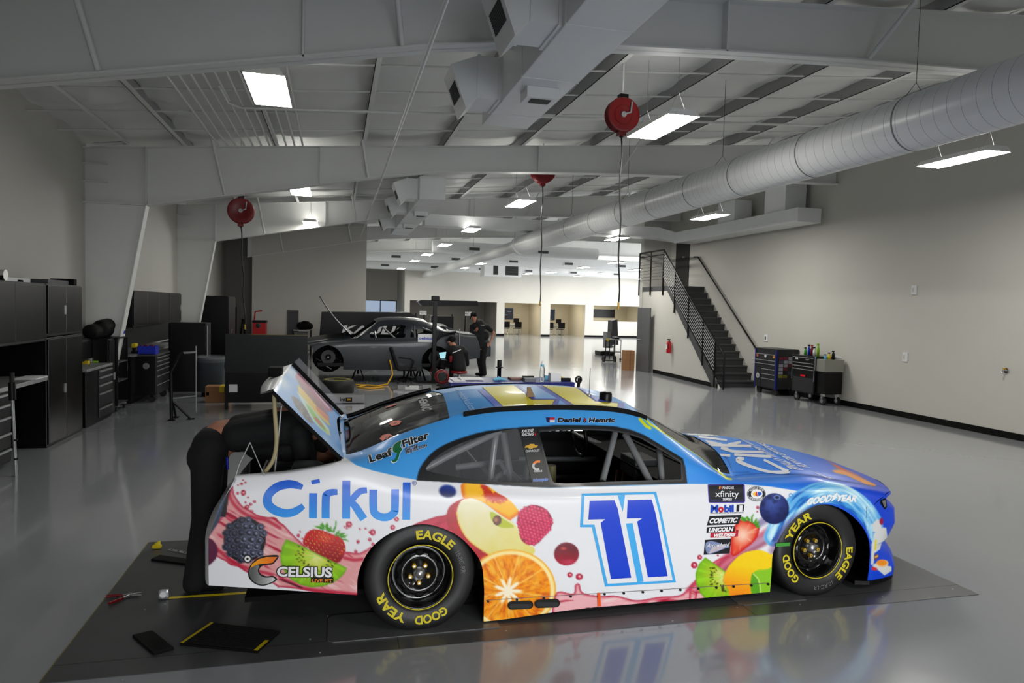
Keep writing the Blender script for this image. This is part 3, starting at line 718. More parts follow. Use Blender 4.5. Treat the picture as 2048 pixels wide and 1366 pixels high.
    # ---- light blue water around the front arch
    arch = smooth(c3((540, 800), (600, 700), (680, 620), (770, 570), (860, 560), (950, 590), (1030, 650), (1085, 730), (1100, 800)), 8, False)
    w_ = A.win(arch, 30); d, par, sd = sdf_line(A.X[w_], A.Y[w_], arch)
    v = d*sd; L = par/250.
    wid = np.interp(par, [0, 60, 140, 260, 330], [20, 24, 22, 19, 5])
    n = vnoise(par*.022, v*.16+2*np.sin(par*.01), 3)
    c = lerp3((40, 140, 220), (205, 240, 248), np.clip((n-.3)*2.2, 0, 1)); c = lerp3(c, (20, 80, 170), np.clip((.36-n)*6, 0, .8))
    A.mix(w_, np.clip(.5-(d-wid)/3, 0, 1), c/255.)
    inner = smooth(c3((536, 880), (600, 760), (690, 690), (780, 650)), 8, False)
    A.line(inner, 16, (120, 70, 120), .55, 10)
    A.ell(*c6((885, 302))[0], 29.5, 31, lambda u, v: lerp3(lerp3((70, 92, 170), (16, 26, 84), np.clip(np.hypot(u+.15, v+.4)*.8, 0, 1)), (10, 20, 60), np.clip((vnoise(u*2.2+5, v*2.2+2)-.55)*3, 0, .7))/255.)
    A.ell(*c6((915, 182))[0], 7, 5, (120, 150, 206), .8); A.ell(*c6((915, 184))[0], 4.2, 2.8, (14, 22, 60))
    A.ell(*c6((1058, 160))[0], 4, 4, (70, 130, 200)); A.ell(*c6((1058, 160))[0], 2.4, 2.4, (190, 226, 245))
    for x, y, r in ((711, 288, 14), (707, 333, 8), (102, 812, 22), (45, 895, 30), (293, 792, 9)):
        p = c6((x, y))[0]; drop(A, p[0], p[1], r/4.6)
    strawberry(A, c6((470, 480), (500, 430), (560, 410), (640, 440), (720, 480), (726, 540), (680, 640), (560, 740), (470, 800), (430, 770), (425, 650), (440, 560)), 0,
        [c6((600, 440), (540, 430), (530, 380), (590, 400)), c6((620, 440), (585, 395), (600, 375), (640, 420)), c6((640, 450), (640, 390), (665, 355), (672, 362), (655, 400), (665, 450)), c6((660, 460), (690, 405), (705, 400), (695, 470)), c6((680, 480), (715, 430), (728, 440), (715, 490)), c6((690, 485), (735, 475), (730, 500), (700, 500))], True)
    kiwi(A, c6((160, 812), (260, 880), (378, 965), (360, 1060), (400, 1140), (450, 1225), (330, 1240), (170, 1255), (100, 1180), (62, 1080), (58, 980), (95, 880)), c6((352, 1010))[0], 60, 6, (.3, .52))
    def mango(X, Y): return lerp3(lerp3((250, 212, 20), (250, 140, 20), np.clip((Y-1130)/60-(X-1480)/220, 0, 1)), (236, 190, 10), np.clip((vnoise(X*.05, Y*.05)-.5), 0, .5))/255.
    A.poly(smooth(c6((352, 1060), (372, 970), (430, 880), (540, 780), (660, 742), (760, 742), (850, 780), (900, 800), (900, 1300), (470, 1240), (400, 1150)), 6), mango)
    A.poly(smooth(c6((650, 1200), (636, 1100), (655, 1000), (700, 950), (800, 940), (900, 930), (910, 1200), (900, 1270), (700, 1270)), 6), (140, 202, 40)); A.poly(smooth(c6((650, 1210), (636, 1090), (650, 990), (672, 980), (720, 1040), (740, 1120), (750, 1210), (700, 1260)), 6), (92, 168, 30))
    A.line(smooth(c6((665, 985), (715, 1040), (735, 1110), (745, 1190)), 6, False), 2.5, (200, 232, 120))
    # ---- flat decals around the nose corner
    cN = lambda *p: [(1660+x/5.692, 940+y/5.692) for x, y in p]
    for q in (((478, 620), (540, 555), (575, 585), (590, 670), (540, 720), (490, 700)), ((500, 720), (600, 655), (640, 655), (655, 770), (600, 820), (530, 850), (495, 800)), ((470, 1080), (470, 850), (490, 800), (530, 850), (590, 830), (570, 900), (505, 950), (495, 1080)), ((480, 1090), (520, 1060), (700, 1100), (700, 1150), (620, 1200), (560, 1150))):
        A.poly(cN(*q), (214, 216, 214))
    A.poly(cN((515, 790), (535, 800), (525, 910), (505, 910)), (230, 215, 40)); A.ell(*cN((587, 585))[0], 4, 7, (150, 20, 70))
    A.ell(*cN((597, 1062))[0], 12.5, 7.5, (236, 190, 130)); A.ell(*cN((590, 1055))[0], 10, 6, (240, 140, 30))
    A.poly(cN((475, 1100), (535, 1115), (535, 1145), (475, 1140)), (214, 40, 40)); A.poly(cN((500, 970), (540, 950), (560, 990), (520, 1030), (498, 1020)), (110, 60, 90)); A.poly(cN((510, 985), (550, 965), (545, 985), (515, 1005)), (240, 190, 40))
    # ---- bonnet: fruit at the leading edge
    A.poly(smooth(cH((1640, 490), (1760, 560), (1900, 640), (2100, 720), (2400, 900), (2300, 900), (2100, 800), (1900, 700), (1780, 600))), (206, 90, 100), .9, 3)
    A.poly(smooth(cH((1790, 600), (1880, 620), (2000, 700), (2060, 760), (1950, 720))), (206, 62, 50), .95, 2)
    A.poly(smooth(cH((1780, 690), (1900, 680), (2048, 730), (2300, 840), (2440, 905), (2380, 930), (2200, 860), (2000, 770), (1840, 730))), (238, 150, 50), 1, 2)
    A.poly(cH((1790, 610), (1830, 640), (1900, 690), (1860, 680)), (80, 150, 60), .9)
    # white corner flash near the windscreen base and black strip between the side windows
    return A
def sample(A, px, py):
    x = np.clip(px-A.ox, 0, A.w-1.01); y = np.clip(py-A.oy, 0, A.h-1.01)
    i, j = x.astype(int), y.astype(int); u, v = (x-i)[:, None], (y-j)[:, None]
    c = A.c
    return (c[j, i]*(1-u)+c[j, i+1]*u)*(1-v)+(c[j+1, i]*(1-u)+c[j+1, i+1]*u)*v
# ============================================================ RACE CAR BODY
CY0 = 4.03; CYC = CY0+.955
def pchip(xk, yk, x):
    xk, yk, x = map(lambda q: np.asarray(q, float), (xk, yk, x)); h = np.diff(xk); d = np.diff(yk)/h; m = np.zeros_like(yk)
    for i in range(1, len(xk)-1):
        if d[i-1]*d[i] > 0: w1 = 2*h[i]+h[i-1]; w2 = h[i]+2*h[i-1]; m[i] = (w1+w2)/(w1/d[i-1]+w2/d[i])
    m[0], m[-1] = d[0], d[-1]
    x = np.clip(x, xk[0], xk[-1]); i = np.clip(np.searchsorted(xk, x)-1, 0, len(h)-1); t = (x-xk[i])/h[i]
    return (2*t**3-3*t**2+1)*yk[i]+(t**3-2*t**2+t)*h[i]*m[i]+(-2*t**3+3*t**2)*yk[i+1]+(t**3-t**2)*h[i]*m[i+1]
ZB = ([-.66, .145, .2, .86, .895, 1.541, 2.868, 2.9, 3.6, 4.3], [.357, .239, .23, .1, .017, .044, .049, .055, .07, .07])
Z4 = ([-.66, -.52, -.3, -.1, .065, .3, .48, .9, 1.3, 2.24, 2.67, 3.0, 3.3, 3.6, 3.87, 4.3], [.925, .938, .947, .974, 1.0, .935, .885, .845, .815, .792, .785, .768, .748, .705, .65, .58])
Z6 = ([-.66, -.3, .0, .07, .1, .4, .71, .81, 1.04, 1.378, 1.73, 1.95, 2.02, 2.19, 2.42, 2.62, 2.70, 3.14, 3.508, 3.868, 4.06, 4.3], [.935, .958, .99, 1.0, 1.005, 1.113, 1.205, 1.224, 1.251, 1.26, 1.25, 1.222, 1.2, 1.075, .93, .80, .79, .793, .742, .672, .618, .52])
D6 = ([-.66, .0, .07, .4, .7, 1.04, 1.38, 1.73, 1.95, 2.02, 2.2, 2.42, 2.64, 2.75, 4.3], [.16, .22, .28, .30, .32, .33, .33, .33, .30, .27, .235, .22, .20, .22, .22])
Z7 = ([-.66, -.3, .07, .1, .4, .7, 1.03, 1.37, 1.76, 1.95, 2.03, 2.2, 2.45, 2.7, 2.82, 3.0, 3.3, 3.6, 3.9, 4.1, 4.24, 4.3], [.96, .985, 1.02, 1.045, 1.18, 1.275, 1.325, 1.337, 1.325, 1.30, 1.275, 1.20, 1.07, .955, .925, .915, .875, .82, .745, .685, .62, .59])
NOSE = np.array([(3.60, 0), (3.66, .008), (3.78, .04), (3.90, .12), (3.99, .22), (4.06, .33), (4.18, .6), (4.24, .955)])
def section(u):
    u = np.asarray(u, float); zb, z4, z6, d6, z7 = [pchip(a, b, u) for a, b in (ZB, Z4, Z6, D6, Z7)]
    z = np.zeros_like; o = np.ones_like(u)
    hood = np.clip((u-2.45)/.25, 0, 1); deck = np.clip((.1-u)/.15, 0, 1)
    bow = (1-hood)*(1-deck)*.022
    d4 = .05*o; d5 = d4+(d6-d4)*.5-bow; z5 = z4+(z6-z4)*(.55+.3*hood)+bow*.4+hood*.008
    K = [(.012*o, zb), (0*o, zb+.3*(z4-zb)), (0*o, zb+.62*(z4-zb)), (.010*o, z4-.085), (d4, z4), (d5, z5), (d6, z6)]
    for s in (.15, .5, 1.): K.append((d6+(.955-d6)*s, z6+(z7-z6)*(1-(1-s)**2)))
    return np.array(K)        # (10, 2, n)
def tweights(t):
    W = np.zeros((len(t), 10))
    for r, v in enumerate(t):
        i = min(int(v), 8); f = v-i; c = .42
        h = [2*f**3-3*f**2+1, f**3-2*f**2+f, -2*f**3+3*f**2, f**3-f**2]
        W[r, i] += h[0]; W[r, i+1] += h[2]
        for (j, q) in ((i, h[1]), (i+1, h[3])):
            a, b = max(j-1, 0), min(j+1, 9); W[r, b] += q*c; W[r, a] -= q*c
    return W
def half(step, nt, inset=0., mirror=False, u0=-.66, u1=4.30, tmin=0., tmax=9.):
    """grid of one half of the body: returns X, Y, Z arrays (nu, nt) and t, D"""
    U = np.arange(u0, u1+step*.5, step)
    n0, n1, n2 = nt
    t = np.concatenate([np.linspace(0, 4, n0, endpoint=False), np.linspace(4, 6, n1, endpoint=False), np.linspace(6, 9, n2)])
    t = t[(t >= tmin) & (t <= tmax)]
    W = tweights(t); S_ = section(U); D = (W @ S_[:, 0]).T; Z = (W @ S_[:, 1]).T
    XN = np.interp(D, NOSE[:, 1], NOSE[:, 0])
    X = np.minimum(U[:, None], XN); Z2 = np.empty_like(Z); D2 = np.empty_like(D)
    for k in range(len(t)): Z2[:, k] = np.interp(X[:, k], U, Z[:, k]); D2[:, k] = np.interp(X[:, k], U, D[:, k])
    XN = np.interp(D2, NOSE[:, 1], NOSE[:, 0]); X = np.minimum(U[:, None], XN)
    if inset:
        D2 = D2+inset*np.clip(1-(t-4)/2., .0, 1)[None, :]; Z2 = Z2-inset*np.clip((t-4)/2., 0, 1)[None, :]
    Y = CY0+D2 if not mirror else 2*CYC-(CY0+D2)
    return X, Y, Z2, t, D2
def topx(X, Y, Z):
    P = np.stack([X, Y, Z-CAMH], -1); r, u, f = [P @ np.array(v) for v in (RT, UP, FW)]
    return 1024+FPX*r/f, 683-FPX*u/f
# outlines cut out of the shell. wheel arches in (x, z); side windows in photo pixels on the near side
RARCH = smooth([(.145, .2), (.147, .36), (.2, .49), (.285, .573), (.393, .622), (.505, .64), (.613, .616), (.721, .56), (.808, .476), (.871, .375), (.892, .22)], 5, False)
RARCH = np.array([(.145, -.3)]+[tuple(q) for q in RARCH]+[(.895, .017), (.895, -.3)])
FARCH = smooth([(2.868, .2), (2.866, .296), (2.886, .365), (2.953, .479), (3.062, .572), (3.189, .625), (3.28, .63), (3.37, .605), (3.469, .553), (3.564, .47), (3.632, .364), (3.653, .26)], 5, False)
FARCH = np.array([(2.87, -.3)]+[tuple(q) for q in FARCH]+[(3.648, .15), (3.64, .05), (3.64, -.3)])
QWIN = smooth([(852, 937), (864, 922), (882, 907), (915, 889), (973, 869), (1020, 859), (1034, 858), (1040, 866), (1062, 958), (1058, 965), (989, 963), (934, 958), (880, 948), (858, 943)], 3)
FWIN = np.array([(1078, 864), (1115, 861), (1170, 860), (1221, 862), (1255, 868), (1282, 877), (1306, 891), (1359, 923), (1362, 928), (1362.8, 958.8), (1289, 961), (1204, 964), (1132, 967), (1107, 965), (1101, 950)])
TAIL = np.array([(-2, -1), (-.653, -1), (-.653, .357), (-.654, .618), (-.596, .803), (-.52, .944), (-.50, 2), (-2, 2)])
def field(X, Y, Z, D, t, px, py, part):
    """negative inside the region that is cut away"""
    sc = 1/330.
    s = np.full(X.shape, 9.)
    side = t[None, :] <= 4.6
    if part == 'shell':
        a = np.minimum(sdf_poly(X, Z, RARCH), sdf_poly(X, Z, FARCH)); s = np.where(side & (Z < .9), np.minimum(s, a), s)
        tl = sdf_poly(X, Z, TAIL); s = np.where(X < 0, np.minimum(s, tl), s)
        g = (t[None, :] > 4) & (t[None, :] < 6)
        a = np.minimum(sdf_poly(px, py, QWIN), sdf_poly(px, py, FWIN))*sc; s = np.where(g, np.minimum(s, a), s)
        # trunk opening
        a = np.maximum(np.maximum(X-.045, -.75-X), .11-D); s = np.where(X < .3, np.minimum(s, a), s)
    ws = np.maximum(np.maximum(xt(D)-X, X-xb(D)), (np.interp(X, D6[0], D6[1])+.034)-D)
    rg = np.maximum(np.maximum(.075-X, X-rt_(D)), (np.interp(X, D6[0], D6[1])+.008)-D)
    glass = np.minimum(np.where(t[None, :] > 5.5, ws, 9), 9), np.minimum(np.where(t[None, :] > 5.5, rg, 9), 9)
    if part == 'shell': return np.minimum(s, np.minimum(*glass))
    return -glass[0] if part == 'ws' else -glass[1]
def xt(D): return 1.985+.10*np.sin(PI*np.clip(D/1.91, 0, 1))
def xb(D): return 2.60+.19*np.sin(PI*np.clip(D/1.91, 0, 1))
def rt_(D): return .71+.05*np.clip((D-.3)/.65, 0, 1)
def cutgrid(X, Y, Z, s, extra=()):
    """drop cells inside the cut (s<0) and slide the rim vertices onto the outline"""
    P = np.stack([X, Y, Z], -1); nu, nt = s.shape; ins = s < 0
    best = np.full(s.shape, 9.); Q = P.copy(); E = [e.copy() for e in extra]
    for du in (-1, 0, 1):
        for dt in (-1, 0, 1):
            if not (du or dt): continue
            a = (slice(max(0, -du), nu-max(0, du)), slice(max(0, -dt), nt-max(0, dt)))
            b = (slice(max(0, du), nu-max(0, -du)), slice(max(0, dt), nt-max(0, -dt)))
            sa, sb = s[a], s[b]; k = (sa < 0) & (sb >= 0)
            f = np.where(k, -sa/(sb-sa+1e-9), 0.)
            # skip across discontinuities of the field
            k &= (sb < .2) & (sa > -.2)
            dist = f*math.hypot(du, dt); k &= dist < best[a]
            nb = best[a]; nb[k] = dist[k]; best[a] = nb
            q = Q[a]; q[k] = (P[a]+(P[b]-P[a])*f[..., None])[k]; Q[a] = q
            for e, e0 in zip(E, extra):
                q = e[a]; q[k] = (e0[a]+(e0[b]-e0[a])*f)[k]; e[a] = q
    out = ~ins
    face = out[:-1, :-1] | out[1:, :-1] | out[1:, 1:] | out[:-1, 1:]
    ok = out | (best < 8)
    face &= ok[:-1, :-1] & ok[1:, :-1] & ok[1:, 1:] & ok[:-1, 1:]
    return Q, face, E
def gridmesh(Q, face, flip=False):
    nu, nt = Q.shape[:2]; idx = np.arange(nu*nt).reshape(nu, nt)
    f = np.stack([idx[:-1, :-1], idx[1:, :-1], idx[1:, 1:], idx[:-1, 1:]], -1)[face]
    if flip: f = f[:, ::-1]
    v = Q.reshape(-1, 3)
    # drop collapsed cells
    a = v[f]; area_ = np.linalg.norm(np.cross(a[:, 2]-a[:, 0], a[:, 3]-a[:, 1]), axis=1); f = f[area_ > 1e-9]
    use = np.unique(f); m_ = np.full(len(v), -1); m_[use] = np.arange(len(use))
    return v[use], m_[f], use
def fastmesh(name, parts, mats, parent, smooth_=True):
    """parts: (verts, faces (list of index rows), rgb per vertex or None, material index)"""
    V = np.concatenate([p[0] for p in parts]); off = np.cumsum([0]+[len(p[0]) for p in parts])
    loops = []; tot = []; mi = []
    for p, o in zip(parts, off):
        f = np.asarray(p[1]); loops.append((f+o).ravel()); tot.append(np.full(len(f), f.shape[1])); mi.append(np.full(len(f), p[3]))
    loops = np.concatenate(loops); tot = np.concatenate(tot); mi = np.concatenate(mi)
    par = Vector((0, 0, 0)); q = parent
    while q is not None: par += q.location; q = q.parent
    V = V-np.array(par)
    me = bpy.data.meshes.new(name); me.vertices.add(len(V)); me.vertices.foreach_set('co', V.astype(np.float32).ravel())
    me.loops.add(len(loops)); me.loops.foreach_set('vertex_index', loops.astype(np.int32))
    me.polygons.add(len(tot)); me.polygons.foreach_set('loop_start', np.concatenate([[0], np.cumsum(tot)[:-1]]).astype(np.int32))
    me.polygons.foreach_set('loop_total', tot.astype(np.int32)); me.polygons.foreach_set('material_index', mi.astype(np.int32))
    me.polygons.foreach_set('use_smooth', np.full(len(tot), smooth_))
    for m_ in mats: me.materials.append(m_)
    if any(p[2] is not None for p in parts):
        at = me.color_attributes.new('wrap', 'FLOAT_COLOR', 'POINT')
        C = np.concatenate([np.c_[srgb2lin(p[2]), np.ones(len(p[0]))] if p[2] is not None else np.ones((len(p[0]), 4)) for p in parts])
        at.data.foreach_set('color', C.astype(np.float32).ravel())
    me.update(calc_edges=True); me.validate()
    o = bpy.data.objects.new(name, me); COL.objects.link(o); o.parent = parent
    return o
def srgb2lin(c): c = np.clip(c, 0, 1); return np.where(c <= .04045, c/12.92, ((c+.055)/1.055)**2.4)
def attr_mat(name, rough, coat=0., spec=.5):
    M = mat(name, (200, 200, 200), rough, coat=coat, spec=spec); nt = M.node_tree
    a = nt.nodes.new('ShaderNodeAttribute'); a.attribute_name = 'wrap'; nt.links.new(a.outputs['Color'], nt.nodes['Principled BSDF'].inputs['Base Color'])
    return M
M_wrap = attr_mat('printed_wrap', .36, .08)
car = thing('race_car', 'blue and white race car wrapped in fruit graphics, number 11, trunk lid raised', 'race car', (1.85, CYC, 0))
ART = paint_side()
FARBLUE = np.array((62, 152, 228))/255.; NOSEBLUE = np.array((14, 66, 208))/255.
def shade(X, Y, Z, t, px, py, mirror):
    c = sample(ART, px.ravel(), py.ravel())
    return c
def build_shell():
    parts = []
    surf = []
    for mirror in (False, True):
        X, Y, Z, t, D = half(.006 if not mirror else .012, (150, 66, 46) if not mirror else (40, 22, 46), mirror=mirror)
        Yn = CY0+D; pxn, pyn = topx(X, Yn, Z)
        s = field(X, Y, Z, D, t, pxn, pyn, 'shell')
        Q, face, _ = cutgrid(X, Y, Z, s)
        v, f, use = gridmesh(Q, face, not mirror)
        T = np.broadcast_to(t[None, :], X.shape).reshape(-1)[use]
        qx, qy = topx(v[:, 0], v[:, 1], v[:, 2])
        mx, my = topx(v[:, 0], (v[:, 1] if not mirror else 2*CYC-v[:, 1]), v[:, 2])
        c = sample(ART, np.where(T > 6, qx, mx), np.where(T > 6, qy, my))
        # nose and far parts that the photo pixels cannot give: plain blue
        hid = (T > 6) & mirror & (v[:, 0] > 3.6); c[hid] = NOSEBLUE
        parts.append((v, f, c, 0)); surf.append((v, f))
        # window surrounds are painted black through ART; nose fascia follows the plan curve
    # ---- fascia
    X, Y, Z, t, D = half(.02, (60, 40, 60))
    last = -1
    k = t >= 2.9; dd, zz = D[last, k], Z[last, k]
    NS = 150
    sd = np.concatenate([np.linspace(0, .12, 60, endpoint=False), np.linspace(.12, .955, 90)])
    sx = np.interp(sd, NOSE[:, 1], NOSE[:, 0])
    # denser at the corner: smooth plan curve
    sx = pchip(NOSE[:, 1], NOSE[:, 0], sd)
    zt = np.interp(sd, dd, zz)
    H = np.linspace(0, 1, 110)
    PR = ([0, .06, .10, .22, .38, .44, .62, .80, .88, .93, .96, 1.0], [.045, .05, .05, .03, -.035, .0, .04, .03, -.02, -.028, .004, .0])
    off = np.interp(H, *PR); wgt = np.clip(sd/.10, 0, 1)**1.3
    # outward direction in plan
    tx, ty = np.gradient(sx), np.gradient(sd); L = np.hypot(tx, ty); nx, ny = ty/L, -tx/L
    Zg = .07+(zt[:, None]-.07)*H[None, :]
    Xg = sx[:, None]+nx[:, None]*off[None, :]*wgt[:, None]; Dg = sd[:, None]+ny[:, None]*off[None, :]*wgt[:, None]
    for mirror in (False, True):
        Yg = CY0+Dg if not mirror else 2*CYC-(CY0+Dg)
        s = sdf_poly(Xg, Zg, FARCH); s = np.where(Zg < .7, s, 9)
        Q, face, _ = cutgrid(Xg, Yg, Zg, s); v, f, use = gridmesh(Q, face, not mirror)
        mx, my = topx(v[:, 0], (v[:, 1] if not mirror else 2*CYC-v[:, 1]), v[:, 2]); c = sample(ART, mx, my)
        far = v[:, 1] > CY0+.34; c[far] = NOSEBLUE
        # grille openings across the front
        fr = np.abs(v[:, 1]-CYC) < .5; c[fr & (v[:, 2] > .16) & (v[:, 2] < .33)] = .03
        parts.append((v, f, c, 0)); surf.append((v, f))
    # ---- rear bumper skin
    ys = np.linspace(0, 1.91, 60); zsn = np.linspace(.357, .945, 24)
    V = []; 
    for y in ys:
        for z in zsn:
            x0 = np.interp(z, [.357, .618, .803, .944], [-.653, -.654, -.596, -.52]); V.append((x0-.10*math.sin(PI*y/1.91)**.6, CY0+.005+y*.9948, z-.22*max(0, (z-.5)/.45)*min(1, min(y, 1.91-y)/.12)))
    V = np.array(V); idx = np.arange(60*24).reshape(60, 24); f = np.stack([idx[:-1, :-1], idx[:-1, 1:], idx[1:, 1:], idx[1:, :-1]], -1).reshape(-1, 4)
    parts.append((V, f, np.tile(np.array((.88, .88, .9)), (len(V), 1)), 0))
    return parts, surf
# black surround of the side windows, pillar strip, windscreen edge tape
ART.poly(smooth([(833, 961), (836.7, 944), (844.5, 928), (862, 907), (885.5, 891), (922.7, 875.7), (973, 862), (1038, 855), (1062, 853.5)], 4, False).tolist()+[(1118, 850), (1187, 850), (1229.5, 852.5), (1263.6, 860), (1289, 870), (1330, 895), (1366, 917), (1371, 935), (1374.7, 967), (1240, 971), (1099.6, 975.5), (1063, 974), (905, 965)], (26, 27, 29))
ART.poly([(1079, 861), (1115, 858), (1170, 857), (1221, 859), (1255, 865), (1282, 874), (1306, 888), (1363, 921), (1367, 961), (1289, 964.5), (1204, 967.5), (1132, 970), (1100, 970)], (58, 59, 61))
ART.poly([(1041, 856), (1071, 854), (1099, 975), (1067, 974)], (34, 35, 37))
ART.line([(1286, 833), (1300, 848), (1340, 872), (1400, 912), (1454, 957), (1462, 958)], 4.2, (222, 224, 30))
ART.line([(1280, 838), (1292, 852), (1300, 856)], 6, (222, 224, 30))
for q in (cH((300, 770), (560, 742), (800, 738), (1100, 745), (1500, 770), (1900, 840), (2440, 930)), cH((165, 778), (245, 776)), cH((270, 718), (380, 722), (520, 712)), cH((100, 440), (200, 540), (255, 690))):
    ART.line(smooth(q, 4, False), .9, (10, 30, 80), .85)
parts, surf = build_shell()
_v = np.concatenate([s[0] for s in surf]); _o = np.cumsum([0]+[len(s[0]) for s in surf]); _f = np.concatenate([s[1]+o for s, o in zip(surf, _o)])
BVH = BVHTree.FromPolygons([Vector(p) for p in _v.tolist()], _f.tolist())
def hitp(bvh, x, y, off, fb=None):
    r = ray(x, y).normalized(); h = bvh.ray_cast(CAMP, r)
    if h[0] is None: return None
    n = h[1] if h[1].dot(r) < 0 else -h[1]
    return h[0]+n*off
def split_tris(v, t, mx):
    v = [tuple(p) for p in v]; out = []; st = [tuple(q) for q in t]; mid = {}
    while st:
        a, b, c = st.pop(); L = [(math.dist(v[a], v[b]), a, b, c), (math.dist(v[b], v[c]), b, c, a), (math.dist(v[c], v[a]), c, a, b)]
        l, p, q, r = max(L)
        if l <= mx: out.append((a, b, c)); continue
        k = (min(p, q), max(p, q))
        if k not in mid: mid[k] = len(v); v.append(((v[p][0]+v[q][0])/2, (v[p][1]+v[q][1])/2))
        m_ = mid[k]; st += [(p, m_, r), (m_, q, r)]
    return np.array(v), out
def tri_poly(pts):
    from mathutils.geometry import tessellate_polygon
    return tessellate_polygon([[Vector((p[0], p[1], 0)) for p in pts]])
DEC = []
def decal(v, t, col, layer=1, bvh=None, mx=7, store=None):
    """flat lettering (in photo pixels) laid on the real surface as a thin film"""
    v, t = split_tris(v, t, mx); P = []; ok = []
    for x, y in v:
        h = hitp(bvh or BVH, x, y, .0016+.0009*layer); ok.append(h is not None); P.append(h if h is not None else Vector((0, 0, 0)))
    f = [q for q in t if all(ok[i] for i in q) and max((P[q[0]]-P[q[1]]).length, (P[q[1]]-P[q[2]]).length, (P[q[0]]-P[q[2]]).length) < .25]
    if not f: return
    cc = np.array([col(x, y) for x, y in v]) if callable(col) else np.tile(np.array(col)/255., (len(v), 1))
    (DEC if store is None else store).append((np.array([tuple(p) for p in P]), np.array(f), cc, 0))
def dpoly(pts, col, layer=1, **k): decal(np.array(pts, float), tri_poly(pts), col, layer, **k)
def dtext(s, bl, br, tl, col, layer=2, bold=.0, shear=0, outline=None, tr=None, ow=.05, **k):
    def put(b, c, ly):
        v, t = text_mesh(s, b, shear); v0, _ = text_mesh(s, bold, shear); x0, x1 = v0[:, 0].min(), v0[:, 0].max()
        u = (v[:, 0]-x0)/(x1-x0); h = v[:, 1]/.72
        B, R, T = map(lambda q: np.array(q, float), (bl, br, tl)); TR = np.array(tr, float) if tr is not None else R+T-B
        q = (B*(1-u)[:, None]+R*u[:, None])*(1-h)[:, None]+(T*(1-u)[:, None]+TR*u[:, None])*h[:, None]
        decal(q, t, c, ly, **k)
    if outline is not None: put(bold+ow, outline, layer)
    put(bold, col, layer+1)
def stroke(pts, wd, n=6, closed=False, round_=True):
    """outline polygon(s) of a thick line as quads"""
    p = np.asarray(pts, float); N = len(p); ws = wd if hasattr(wd, '__len__') else [wd]*N; L = []; R = []
    for i in range(N):
        a = p[max(i-1, 0)]; b = p[min(i+1, N-1)]; d = b-a; d = d/np.hypot(*d); nn = np.array((-d[1], d[0]))*ws[i]/2
        L.append(p[i]+nn); R.append(p[i]-nn)
    v = np.array(L+R); t = []
    for i in range(N-1): t += [(i, i+1, N+i), (i+1, N+i+1, N+i)]
    return v, t
# ---- side number
P2 = lambda *p: [(900+x/2.2767, 680+y/2.2767) for x, y in p]
LB = (66, 172, 236)
dpoly(P2((600, 700), (938, 692), (960, 775), (1028, 1103), (706, 1122), (646, 852), (592, 852)), LB, 1)
dpoly(P2((612, 711), (776, 707), (786, 782), (796, 706), (928, 703), (949, 780), (1013, 1093), (717, 1109), (657, 840), (605, 840)), WHITE, 2)
dpoly(P2((762, 708), (796, 707), (786, 782)), LB, 3)
dpoly(P2((800, 835), (830, 833), (880, 1098), (852, 1102)), LB, 3)
for q in (((635, 732), (747, 729), (762, 765), (824, 1081), (732, 1087), (685, 832), (706, 815), (629, 817)), ((808, 729), (917, 726), (935, 790), (990, 1074), (900, 1079), (851, 826), (874, 811), (804, 812))):
    dpoly(P2(*q), (10, 62, 204), 4)
# ---- "Cirkul" wordmark, blue fading to light blue downwards
def cir(x, y):
    k = min(max((y-962-(x-525)*.012)/78, 0), 1); return tuple((np.array((22, 92, 214))*(1-k)+np.array((34, 156, 240))*k)/255.)
def cstroke(pts, wd, sm=True, **k):
    q = smooth(pts, 6, False) if sm else np.array(pts, float)
    if hasattr(wd, '__len__') and sm: wd = np.interp(np.linspace(0, 1, len(q)), np.linspace(0, 1, len(wd)), wd)
    v, t = stroke(q, wd); decal(v, t, cir, 1, mx=9, **k)
c_ = lambda x, y: (380+x/2.2032, 680+y/2.2032)
cstroke([c_(496, 650), c_(470, 640), c_(432, 636), c_(385, 648), c_(348, 680), c_(342, 718), c_(368, 746), c_(410, 762), c_(450, 760), c_(480, 745), c_(500, 730)], [9, 15, 17, 17, 17, 18, 18, 17, 16, 14, 11])
cstroke([c_(543, 675), c_(542, 785)], 16, False); cstroke([c_(535, 628), c_(572, 621)], 8, False)
cstroke([c_(598, 786), c_(599, 700), c_(604, 680), c_(625, 671), (675, 984)], [16, 16, 15, 13, 11])
cstroke([c_(689, 619), c_(688, 787)], 16, False); cstroke([c_(780, 662), c_(748, 668), c_(716, 700), c_(700, 718)], [11, 13, 13, 12]); cstroke([c_(704, 706), c_(730, 735), c_(750, 765), c_(766, 789)], [12, 15, 16, 16])
cstroke([c_(808, 660), c_(808, 735), c_(816, 765), c_(845, 780), c_(875, 778), c_(899, 760), c_(903, 735), c_(904, 658)], 15.5); cstroke([c_(955, 628), c_(953, 792)], 15.5, False)
dtext('®', (824, 971), (833, 971), (824, 962), (20, 60, 160), 1)
